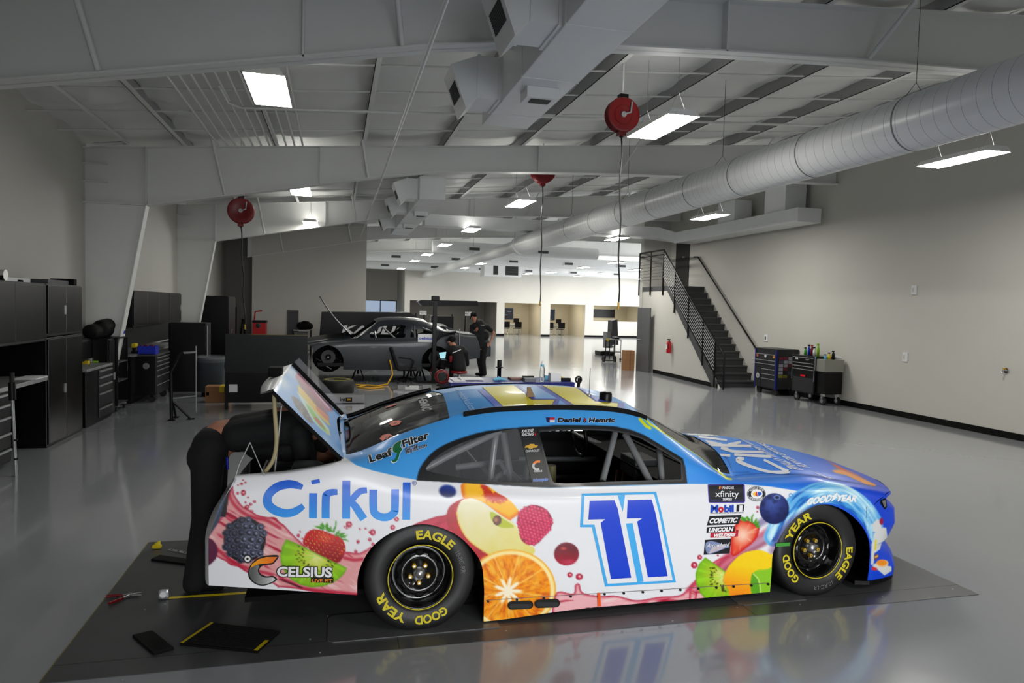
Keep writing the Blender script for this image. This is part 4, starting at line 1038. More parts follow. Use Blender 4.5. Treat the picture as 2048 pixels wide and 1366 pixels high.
# ---- energy drink emblem and name
emb = smooth(cA((828, 898), (700, 898), (610, 925), (540, 985), (506, 1070), (520, 1140), (580, 1195), (660, 1215), (740, 1195), (812, 1150), (770, 1112), (700, 1115), (640, 1090), (622, 1050), (650, 1010), (700, 996), (770, 985)), 4)
dpoly(emb.tolist(), (20, 20, 20), 1)
def eg(x, y): k = min(max((x-505)/50, 0), 1); return tuple((np.array((92, 92, 92))*(1-k)+np.array((226, 226, 226))*k)/255.)
dpoly(smooth(cA((520, 1045), (520, 1090), (545, 1150), (600, 1190), (660, 1202), (730, 1186), (790, 1150), (762, 1125), (690, 1128), (635, 1105), (608, 1055), (622, 1000), (560, 1010)), 3).tolist(), eg, 2)
def eo(x, y): k = min(max((x-500)/50, 0), 1); return tuple((np.array((244, 170, 20))*(1-k)+np.array((236, 110, 20))*k)/255.)
dpoly(cA((524, 1040), (550, 985), (615, 936), (700, 912), (812, 912), (765, 972), (700, 982), (640, 985), (580, 1000)), eo, 2)
for r, c, ly in ((45/5.256, (20, 20, 20), 2), (32/5.256, (224, 224, 224), 3), (13/5.256, (20, 20, 20), 4)):
    x, y = cA((500, 930))[0]; dpoly([(x+r*math.cos(a), y+r*math.sin(a)) for a in np.linspace(0, 2*PI, 20, endpoint=False)], c, ly)
dtext('CELSIUS', (554, 1151), (664, 1153), (554.5, 1132), (236, 236, 238), 5, .035, outline=(16, 16, 16), ow=.055)
dpoly([(622, 1153), (667, 1154), (667, 1165), (622, 1164)], (16, 16, 16), 5); dtext('LIVE FIT', (624, 1163), (665, 1164), (624, 1156), (240, 140, 30), 6, .02)
# ---- pillar stickers
dtext('KAULIG', (1043, 866), (1066, 864), (1044, 860), (220, 220, 222), 1, .03, .2); dtext('RACING', (1043, 872.5), (1067, 871), (1044, 867), (220, 220, 222), 1, .03, .2); dtext('4', (1068, 872), (1072, 872), (1068, 865), (200, 30, 40), 1, .03)
dpoly([(1051, 892), (1058, 890), (1060, 888), (1068, 888), (1070, 891), (1076, 891), (1073, 895), (1066, 896), (1064, 898), (1057, 897), (1056, 895), (1049, 896)], (206, 160, 50), 1)
dtext('CHEVROLET', (1051, 904.5), (1079, 903), (1051, 900.5), (210, 210, 212), 1, .02)
v, t = stroke(smooth([(1080, 923), (1072, 924), (1067, 929), (1067, 935), (1072, 939), (1078, 938)], 4, False), 4.5); decal(v, t, lambda x, y: ((.93, .5, .15) if y < 928 else (.75, .75, .75)), 1, mx=6)
dtext('CELSIUS', (1067, 944.5), (1084, 944), (1067, 940.5), (220, 220, 222), 1, .02)
dtext('truthcompanies', (1066, 963), (1096, 961), (1066, 957), (60, 110, 200), 1, .03, outline=(225, 228, 235), ow=.03)
# ---- gutter brand
def L2(x, y): return (700+x/5.12, 780+y/5.12)
dtext('Leaf', L2(205, 745), L2(440, 665), L2(188, 672), (16, 22, 24), 1, .03, outline=(235, 238, 240), ow=.045)
dtext('Filter', L2(545, 592), L2(815, 492), L2(528, 520), (16, 22, 24), 1, .03, outline=(235, 238, 240), ow=.045)
dtext('GUTTER', L2(568, 630), L2(700, 588), L2(562, 600), (16, 22, 24), 1, .04, outline=(235, 238, 240), ow=.04); dtext('PROTECTION', L2(575, 660), L2(790, 580), L2(568, 632), (16, 22, 24), 1, .04, outline=(235, 238, 240), ow=.04)
lf = smooth([L2(445, 640), L2(440, 590), L2(470, 550), L2(525, 525), L2(515, 580), L2(535, 610), L2(510, 650), L2(500, 690), L2(475, 735), L2(440, 745), L2(425, 725), L2(455, 715), L2(475, 680), L2(480, 650)], 3)
dpoly([( (x-795.2)*1.14+795.2, (y-903)*1.06+903) for x, y in lf], (235, 238, 240), 2); dpoly(lf.tolist(), (20, 110, 62), 3)
# ---- driver name
dpoly(cR((1056, 358), (1140, 358), (1140, 406), (1066, 406)), (225, 225, 228), 1); dpoly(cR((1056, 358), (1092, 358), (1092, 406), (1066, 406)), (24, 34, 90), 2); dpoly(cR((1092, 358), (1140, 358), (1140, 382), (1092, 382)), (190, 30, 44), 2)
dtext('Daniel', cR((1165, 403))[0], cR((1390, 400))[0], cR((1165, 362))[0], (14, 18, 26), 1, .05, .12, outline=(228, 232, 236), ow=.04); dtext('Hemric', cR((1462, 403))[0], cR((1712, 402))[0], cR((1462, 362))[0], (14, 18, 26), 1, .05, .12, outline=(228, 232, 236), ow=.04)
dpoly(cR((1410, 400), (1420, 355), (1442, 375), (1440, 400), (1420, 415)), (16, 18, 24), 1); dpoly(cR((1422, 385), (1424, 362), (1440, 380), (1432, 395)), (190, 30, 40), 2); dpoly(cR((1412, 408), (1430, 396), (1420, 412)), (230, 230, 230), 2)
# ---- series and contingency stickers
def rr(p, r): return smooth(p, 1)
dpoly(c6((185, 52), (195, 46), (555, 43), (574, 55), (578, 225), (565, 240), (205, 240), (195, 228)), (74, 60, 160), 1); dpoly(c6((194, 58), (556, 52), (568, 228), (205, 232)), (20, 21, 30), 2)
dtext('NASCAR', c6((337, 96))[0], c6((458, 96))[0], c6((337, 70))[0], (228, 228, 230), 3, .03, .15); dpoly(c6((300, 96), (306, 70), (318, 70), (312, 96)), (226, 180, 60), 3); dpoly(c6((314, 96), (320, 70), (332, 70), (326, 96)), (190, 50, 50), 3)
dtext('xfinity', c6((262, 176))[0], c6((508, 176))[0], c6((262, 112))[0], (236, 236, 238), 3, .0); dtext('SERIES', c6((338, 213))[0], c6((438, 213))[0], c6((338, 188))[0], (228, 228, 230), 3, .03, .1)
for a, b in ((216, 330), (446, 548)): dpoly(c6((a, 208), (b, 206), (b, 210), (a, 212)), (90, 90, 170), 3)
x, y = c6((697, 147))[0]; ring = lambda r: [(x+r*1.0*math.cos(a), y+r*.8*math.sin(a)) for a in np.linspace(0, 2*PI, 28, endpoint=False)]
dpoly(ring(18.6), (24, 26, 34), 1); dpoly(ring(17.6), (235, 235, 237), 2); dpoly(ring(16.9), (24, 26, 34), 3); dpoly(ring(11.6), (236, 236, 238), 4)
dpoly(c6((650, 148), (672, 126), (690, 126), (680, 148), (690, 170), (672, 168)), (240, 200, 60), 5); dpoly(c6((684, 124), (700, 124), (704, 172), (686, 170), (678, 148)), (206, 40, 50), 5); dpoly(c6((706, 124), (738, 128), (752, 148), (712, 172)), (30, 90, 200), 5)
def arc_text(s, cx, cy, rx, ry, a0, a1, h, col, layer, inner=False, bold=.03, **k):
    v, t = text_mesh(s, bold); u = (v[:, 0]-v[:, 0].min())/(v[:, 0].max()-v[:, 0].min()); hh = v[:, 1]/.7*h
    a = a0+(a1-a0)*u; sgn = -1 if inner else 1
    q = np.stack([cx+(rx+sgn*hh)*np.cos(a), cy-(ry+sgn*hh*ry/rx)*np.sin(a)], -1); decal(q, t, col, layer, **k)
arc_text('NASCAR 75TH', x, y, 12.4, 9.9, math.radians(150), math.radians(30), 3.6, (230, 230, 232), 4)
arc_text('ANNIVERSARY', x, y, 16.0, 12.8, math.radians(208), math.radians(332), 3.6, (230, 230, 232), 4, True)
dtext('M', c6((213, 336))[0], c6((292, 335))[0], c6((218, 262))[0], (24, 70, 190), 1, .05); dtext('o', c6((296, 335))[0], c6((352, 334))[0], c6((296, 256))[0], (200, 24, 44), 1, .05); dtext('bil', c6((358, 333))[0], c6((458, 331))[0], c6((358, 262))[0], (24, 70, 190), 1, .05)
dpoly(c6((492, 258), (572, 255), (562, 330), (486, 332)), (22, 24, 30), 1); dtext('1', c6((512, 326))[0], c6((545, 325))[0], c6((516, 266))[0], (236, 236, 238), 2, .06)
dtext('OFFICIAL MOTOR OIL & LUBRICANTS', c6((212, 355))[0], c6((560, 347))[0], c6((212, 342))[0], (40, 44, 54), 1, .01)
dpoly(c6((205, 378), (540, 366), (508, 462), (175, 477)), (24, 25, 28), 1); dtext('COMETIC', c6((198, 452))[0], c6((496, 442))[0], c6((205, 402))[0], (238, 238, 240), 2, .05, .3); dtext('GASKET', c6((222, 468))[0], c6((322, 464))[0], c6((222, 460))[0], (150, 150, 152), 2, 0)
dpoly(c6((178, 495), (466, 482), (470, 540), (172, 555)), (22, 23, 28), 1); dtext('LINCOLN', c6((190, 545))[0], c6((450, 532))[0], c6((195, 504))[0], (238, 238, 240), 2, .06, .1)
dpoly(c6((215, 555), (480, 543), (484, 524), (508, 522), (500, 592), (212, 606)), (186, 24, 54), 2); dtext('WELDERS', c6((242, 596))[0], c6((470, 586))[0], c6((250, 564))[0], (238, 238, 240), 3, .05, .2)
dpoly(c6((158, 628), (432, 613), (414, 770), (142, 784)), (24, 25, 30), 1); dpoly(smooth(c6((165, 660), (220, 640), (300, 660), (380, 690), (420, 700), (360, 720), (230, 770), (180, 770), (160, 720)), 3).tolist(), (126, 140, 180), 2)
for k_ in range(4): dpoly(c6((200+k_*10, 770-k_*18), (360, 712-k_*10), (360, 705-k_*10), (190+k_*10, 760-k_*18)), (210, 190, 196), 3)
dtext('Arrowhead', c6((168, 706))[0], c6((412, 692))[0], c6((172, 664))[0], (226, 228, 232), 4, .01, .35); dtext('Brass', c6((210, 744))[0], c6((302, 738))[0], c6((214, 714))[0], (200, 202, 206), 4, .01, .35)
# tyre maker over the front arch
dtext('GOOD', c3((716, 628))[0], c3((852, 606))[0], c3((724, 592))[0], (238, 240, 242), 1, .06, .2); dtext('YEAR', c3((878, 606))[0], c3((990, 610))[0], c3((884, 572))[0], (238, 240, 242), 1, .06, .2)
dpoly(c3((848, 612), (862, 585), (856, 584), (880, 562), (890, 566), (878, 582), (886, 584), (862, 604)), (238, 240, 242), 1)
# fasteners along the skirt seam, jack slot, exhaust slots, orange tape
for q in ((976, 1202), (1033.5, 1198.5), (1087.5, 1195.5), (1141, 1192), (1208.5, 1187.5), (1247, 1185.7), (1285, 1183.4), (1322.5, 1181), (1360, 1179), (1396, 1176.5), (1432, 1174.5), (1466.5, 1172.3), (1502, 1170), (1535.5, 1167.5)):
    dpoly([(q[0]+2.6*math.cos(a), q[1]+2.6*math.sin(a)) for a in np.linspace(0, 2*PI, 10, endpoint=False)], (22, 22, 24), 6)
v, t = stroke([(968, 1200), (1087, 1192.5), (1320, 1178.5), (1543, 1165)], .8); decal(v, t, (120, 110, 110), 5)
for cx_, cy_, l in ((1040.5, 1209.3, 17), (1094, 1206, 17)):
    dpoly([(cx_+(l+8.5*math.cos(a) if math.cos(a) > 0 else -l+8.5*math.cos(a)), cy_+8.5*math.sin(a)-(math.copysign(1, math.cos(a)))*.9) for a in np.linspace(0, 2*PI, 28, endpoint=False)], (14, 14, 15), 6)
    dpoly([(cx_+(l+5*math.cos(a) if math.cos(a) > 0 else -l+5*math.cos(a)), cy_+1.5+4.5*math.sin(a)) for a in np.linspace(0, 2*PI, 20, endpoint=False)], (44, 44, 46), 7)
dpoly([(1168, 1215), (1226, 1211), (1226, 1222), (1168, 1228)], (12, 12, 13), 6); dpoly([(1194, 1185), (1200, 1184.5), (1201, 1211), (1195, 1212)], (236, 90, 26), 7)
# ---- roof number and web address
YE = (226, 212, 20); DB = (52, 78, 190)
dpoly(cR((405, 95), (500, 92), (670, 280), (605, 290)), (60, 96, 204), 1, mx=3.5)
dpoly(cR((445, 66), (760, 52), (930, 183), (1160, 183), (1105, 268), (660, 280)), (46, 52, 120), 1, mx=3.5); dpoly(cR((452, 67), (752, 53), (918, 193), (1138, 192), (1100, 262), (668, 274)), YE, 2, mx=3.5)
dpoly(cR((770, 52), (990, 48), (1190, 183), (1165, 262), (1110, 262), (1160, 190), (935, 183)), DB, 1, mx=3.5); dpoly(cR((800, 56), (950, 52), (1165, 182), (960, 182)), (120, 178, 236), 2, mx=3.5); dpoly(cR((1190, 195), (1285, 265), (1160, 265)), (88, 166, 236), 2, mx=3.5)
dpoly(cR((1000, 50), (1030, 50), (1340, 262), (1280, 266)), DB, 1, mx=3.5); dpoly(cR((1018, 52), (1350, 72), (1530, 205), (1750, 222), (1745, 280), (1340, 262)), (46, 52, 120), 2, mx=3.5); dpoly(cR((1028, 54), (1342, 75), (1520, 210), (1738, 226), (1738, 274), (1345, 256)), YE, 3, mx=3.5)
dpoly(cR((1360, 74), (1400, 78), (1560, 190), (1800, 225), (1800, 285), (1755, 283), (1755, 220), (1535, 202)), (96, 110, 206), 2, mx=3.5)
dtext('drinkcirkul.com', cR((190, 85))[0], cR((345, 312))[0], cR((238, 82))[0], (176, 214, 244), 3, .01, mx=3.5, tr=cR((425, 300))[0])
# ---- bonnet lettering
def hq(x, y, k=0): return cH((x, y))[0]
v, t = stroke(smooth([hq(740, 530), hq(860, 590), hq(980, 650), hq(1080, 700), hq(1120, 712), hq(1000, 722), hq(840, 715), hq(700, 685), hq(560, 640), hq(430, 590), hq(350, 545), hq(360, 515), hq(440, 520)], 5, False), list(np.interp(np.linspace(0, 1, 61), [0, .25, .42, .5, .7, .86, 1], [4.5, 6, 7, 5, 6.5, 9, 6]))); decal(v, t, (226, 228, 232), 1, mx=5)
for a, b, wd in (((290, 450), (850, 485), 5.6), ((70, 455), (230, 470), 5), ((90, 345), (200, 375), 7), ((-250, 300), (550, 325), 5.5), ((-150, 250), (100, 300), 5), ((200, 300), (390, 265), 5), ((-250, 180), (180, 235), 4), ((-520, 130), (70, 160), 5)):
    v, t = stroke([hq(*a), hq(*((np.array(a)+b)/2)), hq(*b)], wd); decal(v, t, (226, 228, 232), 1, mx=5)
v, t = stroke(smooth([hq(90, 345), hq(200, 385), hq(330, 405), hq(740, 415)], 4, False), 5.4); decal(v, t, (226, 228, 232), 1, mx=5)
dtext('FINALLY WATER WITH', hq(1335, 690), hq(420, 215), hq(1150, 680), (222, 226, 234), 1, .03, .15, mx=5, tr=hq(310, 175)); dtext('FLAVOR OPTIONS', hq(1440, 655), hq(720, 275), hq(1290, 640), (222, 226, 234), 1, .03, .15, mx=5, tr=hq(620, 268)); dtext('POWER UP', hq(1810, 825), hq(1440, 700), hq(1740, 832), (222, 226, 234), 1, .03, .15, mx=5, tr=hq(1380, 672))
mats_ = [M_wrap]
shell = fastmesh('body_shell', parts+DEC, mats_, car)
# ---- glass
M_ws = mat('tinted_windscreen', (34, 34, 38), .04, alpha=.72, coat=.5); M_rg = mat('dark_rear_window', (20, 20, 21), .05, alpha=.86, coat=.6); M_lex = mat('clear_polycarbonate', (200, 205, 208), .04, alpha=.10, spec=.6)
RGD = []
for nm, part, M_ in (('windshield', 'ws', M_ws), ('rear_window', 'rg', M_rg)):
    ps = []
    for mirror in (False, True):
        X, Y, Z, t, D = half(.02, (8, 20, 40), mirror=mirror, tmin=5.0)
        px, py = topx(X, CY0+D, Z); s = field(X, Y, Z-.004, D, t, px, py, part)
        Q, face, _ = cutgrid(X, Y, Z-.004, s); v, f, use = gridmesh(Q, face, not mirror)
        ps.append((v, f, None, 0))
    if part == 'rg':
        bv = BVHTree.FromPolygons([Vector(p) for p in np.concatenate([ps[0][0], ps[1][0]]).tolist()], np.concatenate([ps[0][1], ps[1][1]+len(ps[0][0])]).tolist())
        q = lambda x, y: (700+x/5.12, 780+y/5.12)
        for pts, c in (([q(305, 505), q(330, 470), q(400, 450), q(435, 470), q(420, 505), q(340, 530)], (236, 80, 30)), ([q(402, 350), q(430, 325), q(500, 315), q(530, 330), q(500, 360), q(430, 375)], (236, 80, 30)), ([q(360, 180), q(470, 145), q(475, 155), q(370, 190)], (226, 60, 34)), ([q(352, 492), q(380, 480), q(395, 484), q(370, 500)], (16, 16, 16)), ([q(440, 345), q(470, 337), q(486, 342), q(455, 352)], (16, 16, 16))):
            dpoly(pts, c, 3, bvh=bv, store=RGD)
        dtext('HEMRIC', q(700, 88), q(745, 218), q(775, 78), (190, 190, 192), 1, .04, bvh=bv, store=RGD, tr=q(845, 205))
        v_, t_ = stroke([q(20, 690), q(400, 520), q(700, 390), q(1020, 300)], 3.4); decal(v_, t_, (14, 14, 15), 2, bvh=bv, store=RGD)
        M_lab = attr_mat('window_sticker', .4)
        for k_ in RGD: ps.append((k_[0], k_[1], k_[2], 1))
        fastmesh(nm, ps, [M_, M_lab], car)
    else: fastmesh(nm, ps, [M_], car)
# quarter window panes and net-free door openings
def pane(poly, nm, mirror):
    X, Y, Z, t, D = half(.02, (4, 40, 4), mirror=mirror, u0=.3, u1=1.6, tmin=3.9, tmax=6.1, inset=.006); px, py = topx(X, CY0+D, Z)
    Q, face, _ = cutgrid(X, Y, Z, -sdf_poly(px, py, poly)/330.); v, f, use = gridmesh(Q, face, not mirror); return fastmesh(nm, [(v, f, None, 0)], [M_lex], car)
for mr in (False, True): pane(QWIN, 'quarter_window', mr)
# inner skin
M_in = mat('black_interior', (13, 13, 14), .7)
ps = []
for mirror in (False, True):
    X, Y, Z, t, D = half(.025, (36, 30, 24), mirror=mirror, inset=.016); px, py = topx(X, CY0+D-.016*0, Z)
    s = field(X, Y, Z, D, t, px, py, 'shell'); Q, face, _ = cutgrid(X, Y, Z, s-.003); v, f, use = gridmesh(Q, face, not mirror); ps.append((v, f, None, 0))
fastmesh('inner_skin', ps, [M_in], car)
# ============================================================ RACE CAR PARTS
M_tyre = mat('slick_tyre', (24, 24, 25), .5, noise=.12, nscale=30); M_yt = mat('yellow_lettering', (206, 190, 24), .55); M_rim = mat('black_wheel', (12, 12, 13), .18, coat=.4)
M_wt = mat('chalk_writing', (120, 120, 120), .8); M_nut = mat('yellow_lug_nut', (190, 150, 30), .35)
def ring_text(mb, s, cx, cz, y, r, h, a0, a1, m, bold=.05, shear=0):
    v, t = text_mesh(s, bold, shear); u = (v[:, 0]-v[:, 0].min())/(v[:, 0].max()-v[:, 0].min()); rr_ = r+(v[:, 1]/.7-.5)*h; a = np.radians(a0+(a1-a0)*u)
    mb.add([(cx+q*math.cos(b), y, cz+q*math.sin(b)) for q, b in zip(rr_, a)], t, m)
def wheel(cx, cz, yf, sg, texts=(), camber=math.radians(2)):
    Y = lambda h: h*sg; K = .943
    prof = [(.20, .03), (.212, .012), (.235, .003), (.27, -.002), (.305, .001), (.332, .008), (.345, .024), (.351, .05), (.353, .14), (.351, .22), (.337, .26), (.30, .275), (.22, .27)]
    t = MB().lathe([(r*K, Y(h)) for r, h in prof], (cx, yf, cz), 'y', M_tyre, 72).build('tyre', M_tyre, car)
    mb = MB()
    for s, r, h, a0, a1, m_, b in texts: ring_text(mb, s, cx, cz, yf-.0045, r*K, h*.95, a0, a1, m_, b)
    if mb.v: mb.build('tyre_lettering', None, t)
    mb = MB().lathe([(r*K, Y(h)) for r, h in [(.203, .015), (.2, .002), (.194, .004), (.188, .03), (.182, .085), (.168, .10), (.152, .092), (.135, .07), (.11, .06), (.095, .066), (.085, .085), (.0, .085)]], (cx, yf, cz), 'y', M_rim, 60)
    r_ = mb.build('wheel_rim', M_rim, car)
    for k in range(10):
        a = 2*PI*(k+.5)/10; T = Matrix.Translation((cx, yf+Y(.068), cz)) @ Matrix.Rotation(-a, 4, 'Y') @ Matrix.Translation((.126, 0, 0))
        MB().sphere((0, 0, 0), 1, M_blackm, 12, (.02, .014, .028), T).build('vent_slot', mat('pit_black', (4, 4, 4), .8), r_)
    MB().lathe([(.199*K, -.003*sg), (.1995*K, -.006*sg), (.204*K, -.006*sg), (.2045*K, -.002*sg)], (cx, yf, cz), 'y', M_yt, 72).build('rim_stripe', M_yt, r_)
    for k in range(5):
        a = PI/2+.6+2*PI*k/5; MB().cyl((cx+.056*math.cos(a), yf+Y(.086), cz+.056*math.sin(a)), (0, -sg, 0), .0135, .026, M_nut, 6).cyl((cx+.056*math.cos(a), yf+Y(.0595), cz+.056*math.sin(a)), (0, -sg, 0), .006, .004, M_steel, 8).build('lug_nut', M_nut, r_)
    MB().lathe([(.034, Y(.085)), (.032, Y(.055)), (.018, Y(.04)), (.0, Y(.038))], (cx, yf, cz), 'y', M_steel, 20).build('hub_cap', M_steel, r_)
    c = Vector((cx, yf, cz))-car.location; R_ = Matrix.Translation(c) @ Matrix.Rotation(-camber*sg, 4, 'X') @ Matrix.Translation(-c)
    for o in [t, r_]+list(t.children)+list(r_.children): o.data.transform(R_)
    for v in t.data.vertices: v.co.z = max(v.co.z, .0048)
    return t
wheel(.507, .324, CY0-.002, 1, [('EAGLE', .268, .052, 97, 42, M_yt, .035), ('GOOD', .268, .052, -52, -97, M_yt, .035), ('YEAR', .268, .052, -110, -162, M_yt, .035), ('10-RC-RR', .268, .03, 33, 2, M_wt, -.01)])
wheel(3.215, .318, CY0-.004, 1, [('GOOD', .268, .052, 232, 183, M_yt, .035), ('YEAR', .268, .052, 160, 103, M_yt, .035), ('EAGLE', .268, .052, 2, -52, M_yt, .035), ('10-RC-LR', .272, .03, -62, -96, M_wt, -.01)])
wheel(.507, .324, 2*CYC-CY0-.012, -1); wheel(3.215, .318, 2*CYC-CY0+.0, -1)
# green tape on the front tyre
MB().box(2.885, 2.99, CY0-.012, CY0-.008, .365, .388, mat('green_tape', (60, 150, 50), .5)).build('tape_mark', MATS['green_tape'], car)
# inner structure: floor, firewalls, seat, wheel tubs
M_chas = mat('chassis_grey', (92, 94, 96), .4, noise=.05); M_cage = mat('roll_cage_grey', (116, 118, 120), .35, coat=.2)
y0c, y1c = CY0+.03, 2*CYC-CY0-.03
MB().box(-.5, 3.55, y0c+.26, y1c-.26, .13, .16, M_blackm).box(.9, 2.85, y0c, y1c, .10, .13, M_blackm).build('floor_pan', M_blackm, car)
mb = MB().box(-.50, -.485, y0c+.07, y1c-.07, .45, .70, M_chas).box(.03, .045, y0c+.1, y1c-.1, .3, .95, M_blackm).box(-.485, .03, y0c+.08, y1c-.08, .5, .515, M_chas)
mb.box(-.485, .03, y0c+.06, y0c+.075, .5, .93, M_chas).box(-.485, .03, y1c-.075, y1c-.06, .5, .93, M_chas)
mb.build('trunk_tub', M_chas, car)
MB().box(.06, .08, y0c+.15, y1c-.15, .3, .93, M_in).build('firewall', M_in, car); MB().box(2.5, 2.53, y0c+.1, y1c-.1, .15, .8, M_in).build('firewall', M_in, car)
mb = MB(); mb.prism([(2.10, .80), (2.52, .79), (2.52, .60), (2.25, .62)], 'y', y0c+.12, y1c-.12, M_in); mb.build('dashboard', M_in, car)
for sg, ys in ((1, y0c), (-1, y1c)):
    for cx_ in (.507, 3.25):
        MB().lathe([(.40, 0), (.39, .34*sg)], (cx_, ys+.0, .33), 'y', M_blackm, 24, -PI/2, PI/2).lathe([(.39, .34*sg), (.0, .34*sg)], (cx_, ys, .33), 'y', M_blackm, 24, -PI/2, PI/2).build('wheel_housing', M_blackm, car)
# seat and controls on the far (left) side, steering wheel
mb = MB().box(1.15, 1.72, 5.28, 5.72, .25, .38, M_in, .04).box(1.05, 1.22, 5.26, 5.74, .3, 1.0, M_in, .05).box(1.1, 1.42, 5.24, 5.30, .72, 1.05, M_in, .02).box(1.1, 1.42, 5.70, 5.76, .72, 1.05, M_in, .02); mb.build('racing_seat', M_in, car)
sw = [(2.0-.02*math.sin(a), 5.5+.17*math.cos(a), .86+.17*math.sin(a)) for a in np.linspace(0, 2*PI, 28, endpoint=False)]
mb = MB().tube(sw, .016, M_black, 8, closed=True).tube([(2.0, 5.34, .86), (2.0, 5.66, .86)], .012, M_galv, 6).tube([(2.0, 5.5, .86), (2.3, 5.5, .74)], .02, M_galv, 8); mb.build('steering_wheel', M_black, car)
# near-side details seen through the door opening
mb = MB().box(2.12, 2.3, 4.62, 4.9, .70, .84, M_chas, .01); mb.build('switch_panel', M_chas, car)
mb = MB().cyl((1.46, 4.55, .62), 'z', .035, .22, mat('olive_bottle', (96, 92, 60), .5), 12).cyl((1.46, 4.55, .60), 'z', .038, .09, M_galv, 12); mb.build('fire_bottle', M_galv, car)
mb = MB(); 
for i, c in enumerate(((150, 30, 30), (180, 130, 30), (40, 60, 110), (130, 130, 130))):
    mb.tube([(2.0+.05*i, 4.7, .62-.02*i), (2.1+.05*i, 4.9, .70), (2.3, 5.1, .60+.03*i)], .008, mat('wire_%d' % i, c, .5), 6)
mb.build('wiring', M_black, car)
# roll cage: tubes placed where the photo shows them
def pe(px, py, d): p = onY(px, py, CY0+d); return (p.x, p.y, p.z)
def tubepart(pts, r=.022, name='roll_bar', m=M_cage): return MB().tube(pts, r, m, 12).build(name, m, car)
tubepart([pe(1230, 866, .36), pe(1205, 962, .18)]); tubepart([pe(1250, 868, .36), pe(1300, 964, .16)], .024)
tubepart([pe(1318, 898, .30), pe(1324, 962, .2)]); tubepart([pe(1066, 862, .4), pe(1050, 960, .3)], .02)
tubepart([pe(845, 940, .30), pe(910, 905, .34), pe(1000, 862, .42)]); tubepart([pe(1006, 866, .5), pe(1022, 962, .4)], .026); tubepart([pe(912, 935, .55), pe(1000, 924, .5), pe(1012, 945, .4)], .022)
tubepart([pe(985, 962, .4), pe(1016, 936, .5)], .02); tubepart([pe(1000, 925, .5), pe(1040, 964, .35)], .02)
for sg in (1,):
    for yy in (y0c+.36, y1c-.36):
        tubepart([(.95, yy, .2), (1.02, yy, 1.0), (1.06, yy+(.05 if yy < CYC else -.05), 1.19), (1.06, CYC, 1.25)])
        tubepart([(1.06, yy, 1.19), (1.9, yy, 1.17), (2.05, yy, 1.10)]); 
tubepart([(.35, y0c+.45, .95), (1.0, y0c+.4, 1.14)]); tubepart([(.35, y1c-.45, .95), (1.0, y1c-.4, 1.14)]); tubepart([(1.02, y0c+.3, .78), (1.02, y1c-.3, .78)])
tubepart([(1.05, y1c-.1, .45), (2.4, y1c-.1, .42)]); tubepart([(1.05, y1c-.1, .62), (2.4, y1c-.1, .58)])
# roof rails, camera pod, antennas, front splitter, headlight, side skirt lip
def railpts(mirror, a, b, dz, dd=0.):
    u = np.linspace(a, b, 26); z = pchip(*Z6, u)+dz; d = pchip(*D6, u)+dd
    return [(x, (CY0+q if not mirror else 2*CYC-CY0-q), h) for x, q, h in zip(u, d, z)]
for mr in (False, True):
    p = railpts(mr, .80, 2.04, 0); mb = MB(); vs = []
    for x, y, z in p: vs += [(x, y-.006, z-.006), (x, y+.006, z-.006), (x, y+.006, z+.028), (x, y-.006, z+.028)]
    n = len(p); fs = [(4*i+j, 4*i+(j+1) % 4, 4*i+4+(j+1) % 4, 4*i+4+j) for i in range(n-1) for j in range(4)]+[(0, 1, 2, 3), (4*n-4, 4*n-3, 4*n-2, 4*n-1)]
    MB().add(vs, fs, M_blackm).build('roof_rail', M_blackm, car)
p = railpts(True, .10, .76, .0); MB().tube([(a, b+.0, c+.022) for a, b, c in p], .02, M_black, 6).build('rear_window_strip', M_black, car)
p = railpts(True, 1.99, 2.66, .0); MB().tube([(a, b, c+.02) for a, b, c in p], .02, M_black, 6).build('windscreen_strip', M_black, car)
h = BVH.ray_cast(CAMP, ray(1211, 800)); c = h[0]
MB().lathe([(.042, -.03), (.045, .0), (.045, .045), (.038, .058), (.0, .06)], c, 'z', M_black, 24).build('roof_camera_pod', M_black, car)
c = BVH.ray_cast(CAMP, ray(1178, 792))[0]
MB().tube([c, c+Vector((0, 0, .014))], .017, M_galv, 12).tube([c+Vector((0, 0, .01)), c+Vector((.004, 0, .20))], .0022, M_black, 5).build('antenna', M_black, car)
c = BVH.ray_cast(CAMP, ray(1062, 794))[0]
MB().prism([(c.x-.03, c.z-.005), (c.x+.03, c.z-.005), (c.x-.005, c.z+.07), (c.x-.03, c.z+.07)], 'y', c.y-.005, c.y+.005, mat('brown_fin', (120, 84, 20), .4)).build('roof_fin', MATS['brown_fin'], car)
# splitter following the nose plan
ns = pchip(NOSE[:, 1], NOSE[:, 0], np.linspace(.004, .955, 40)); sdp = np.linspace(.004, .955, 40)
pl_ = [(x+.055*min(1, d/.1+.25), CY0+d-.01) for x, d in zip(ns, sdp)]; pl_ = pl_+[(x, 2*CYC-y) for x, y in pl_[::-1]]
MB().prism(pl_+[(3.55, 2*CYC-CY0-.05), (3.55, CY0+.02)], 'z', .045, .072, M_black).build('front_splitter', M_black, car)
# headlight decal area: recessed lens
hp = [Vector(p) for p in [(0, 0, 0)]*0]
q = [(1757, 1001), (1770, 996), (1772, 1002), (1773, 1014), (1769, 1019), (1763, 1010)]
v_, t_ = split_tris(np.array(q, float), tri_poly(q), 6); P_ = [hitp(BVH, x, y, .004) or Vector((0, 0, 0)) for x, y in v_]
if all(p.length > 0 for p in P_): MB().add(P_, t_, M_blackm).build('headlight', M_black, car)
q2 = [(1762, 1001), (1769, 999), (1770.5, 1012), (1767, 1015)]
P_ = [hitp(BVH, x, y, .007) for x, y in q2]
if all(P_): MB().add(P_, [(0, 1, 2, 3)], M_chrome).build('headlight_lens', M_chrome, car)
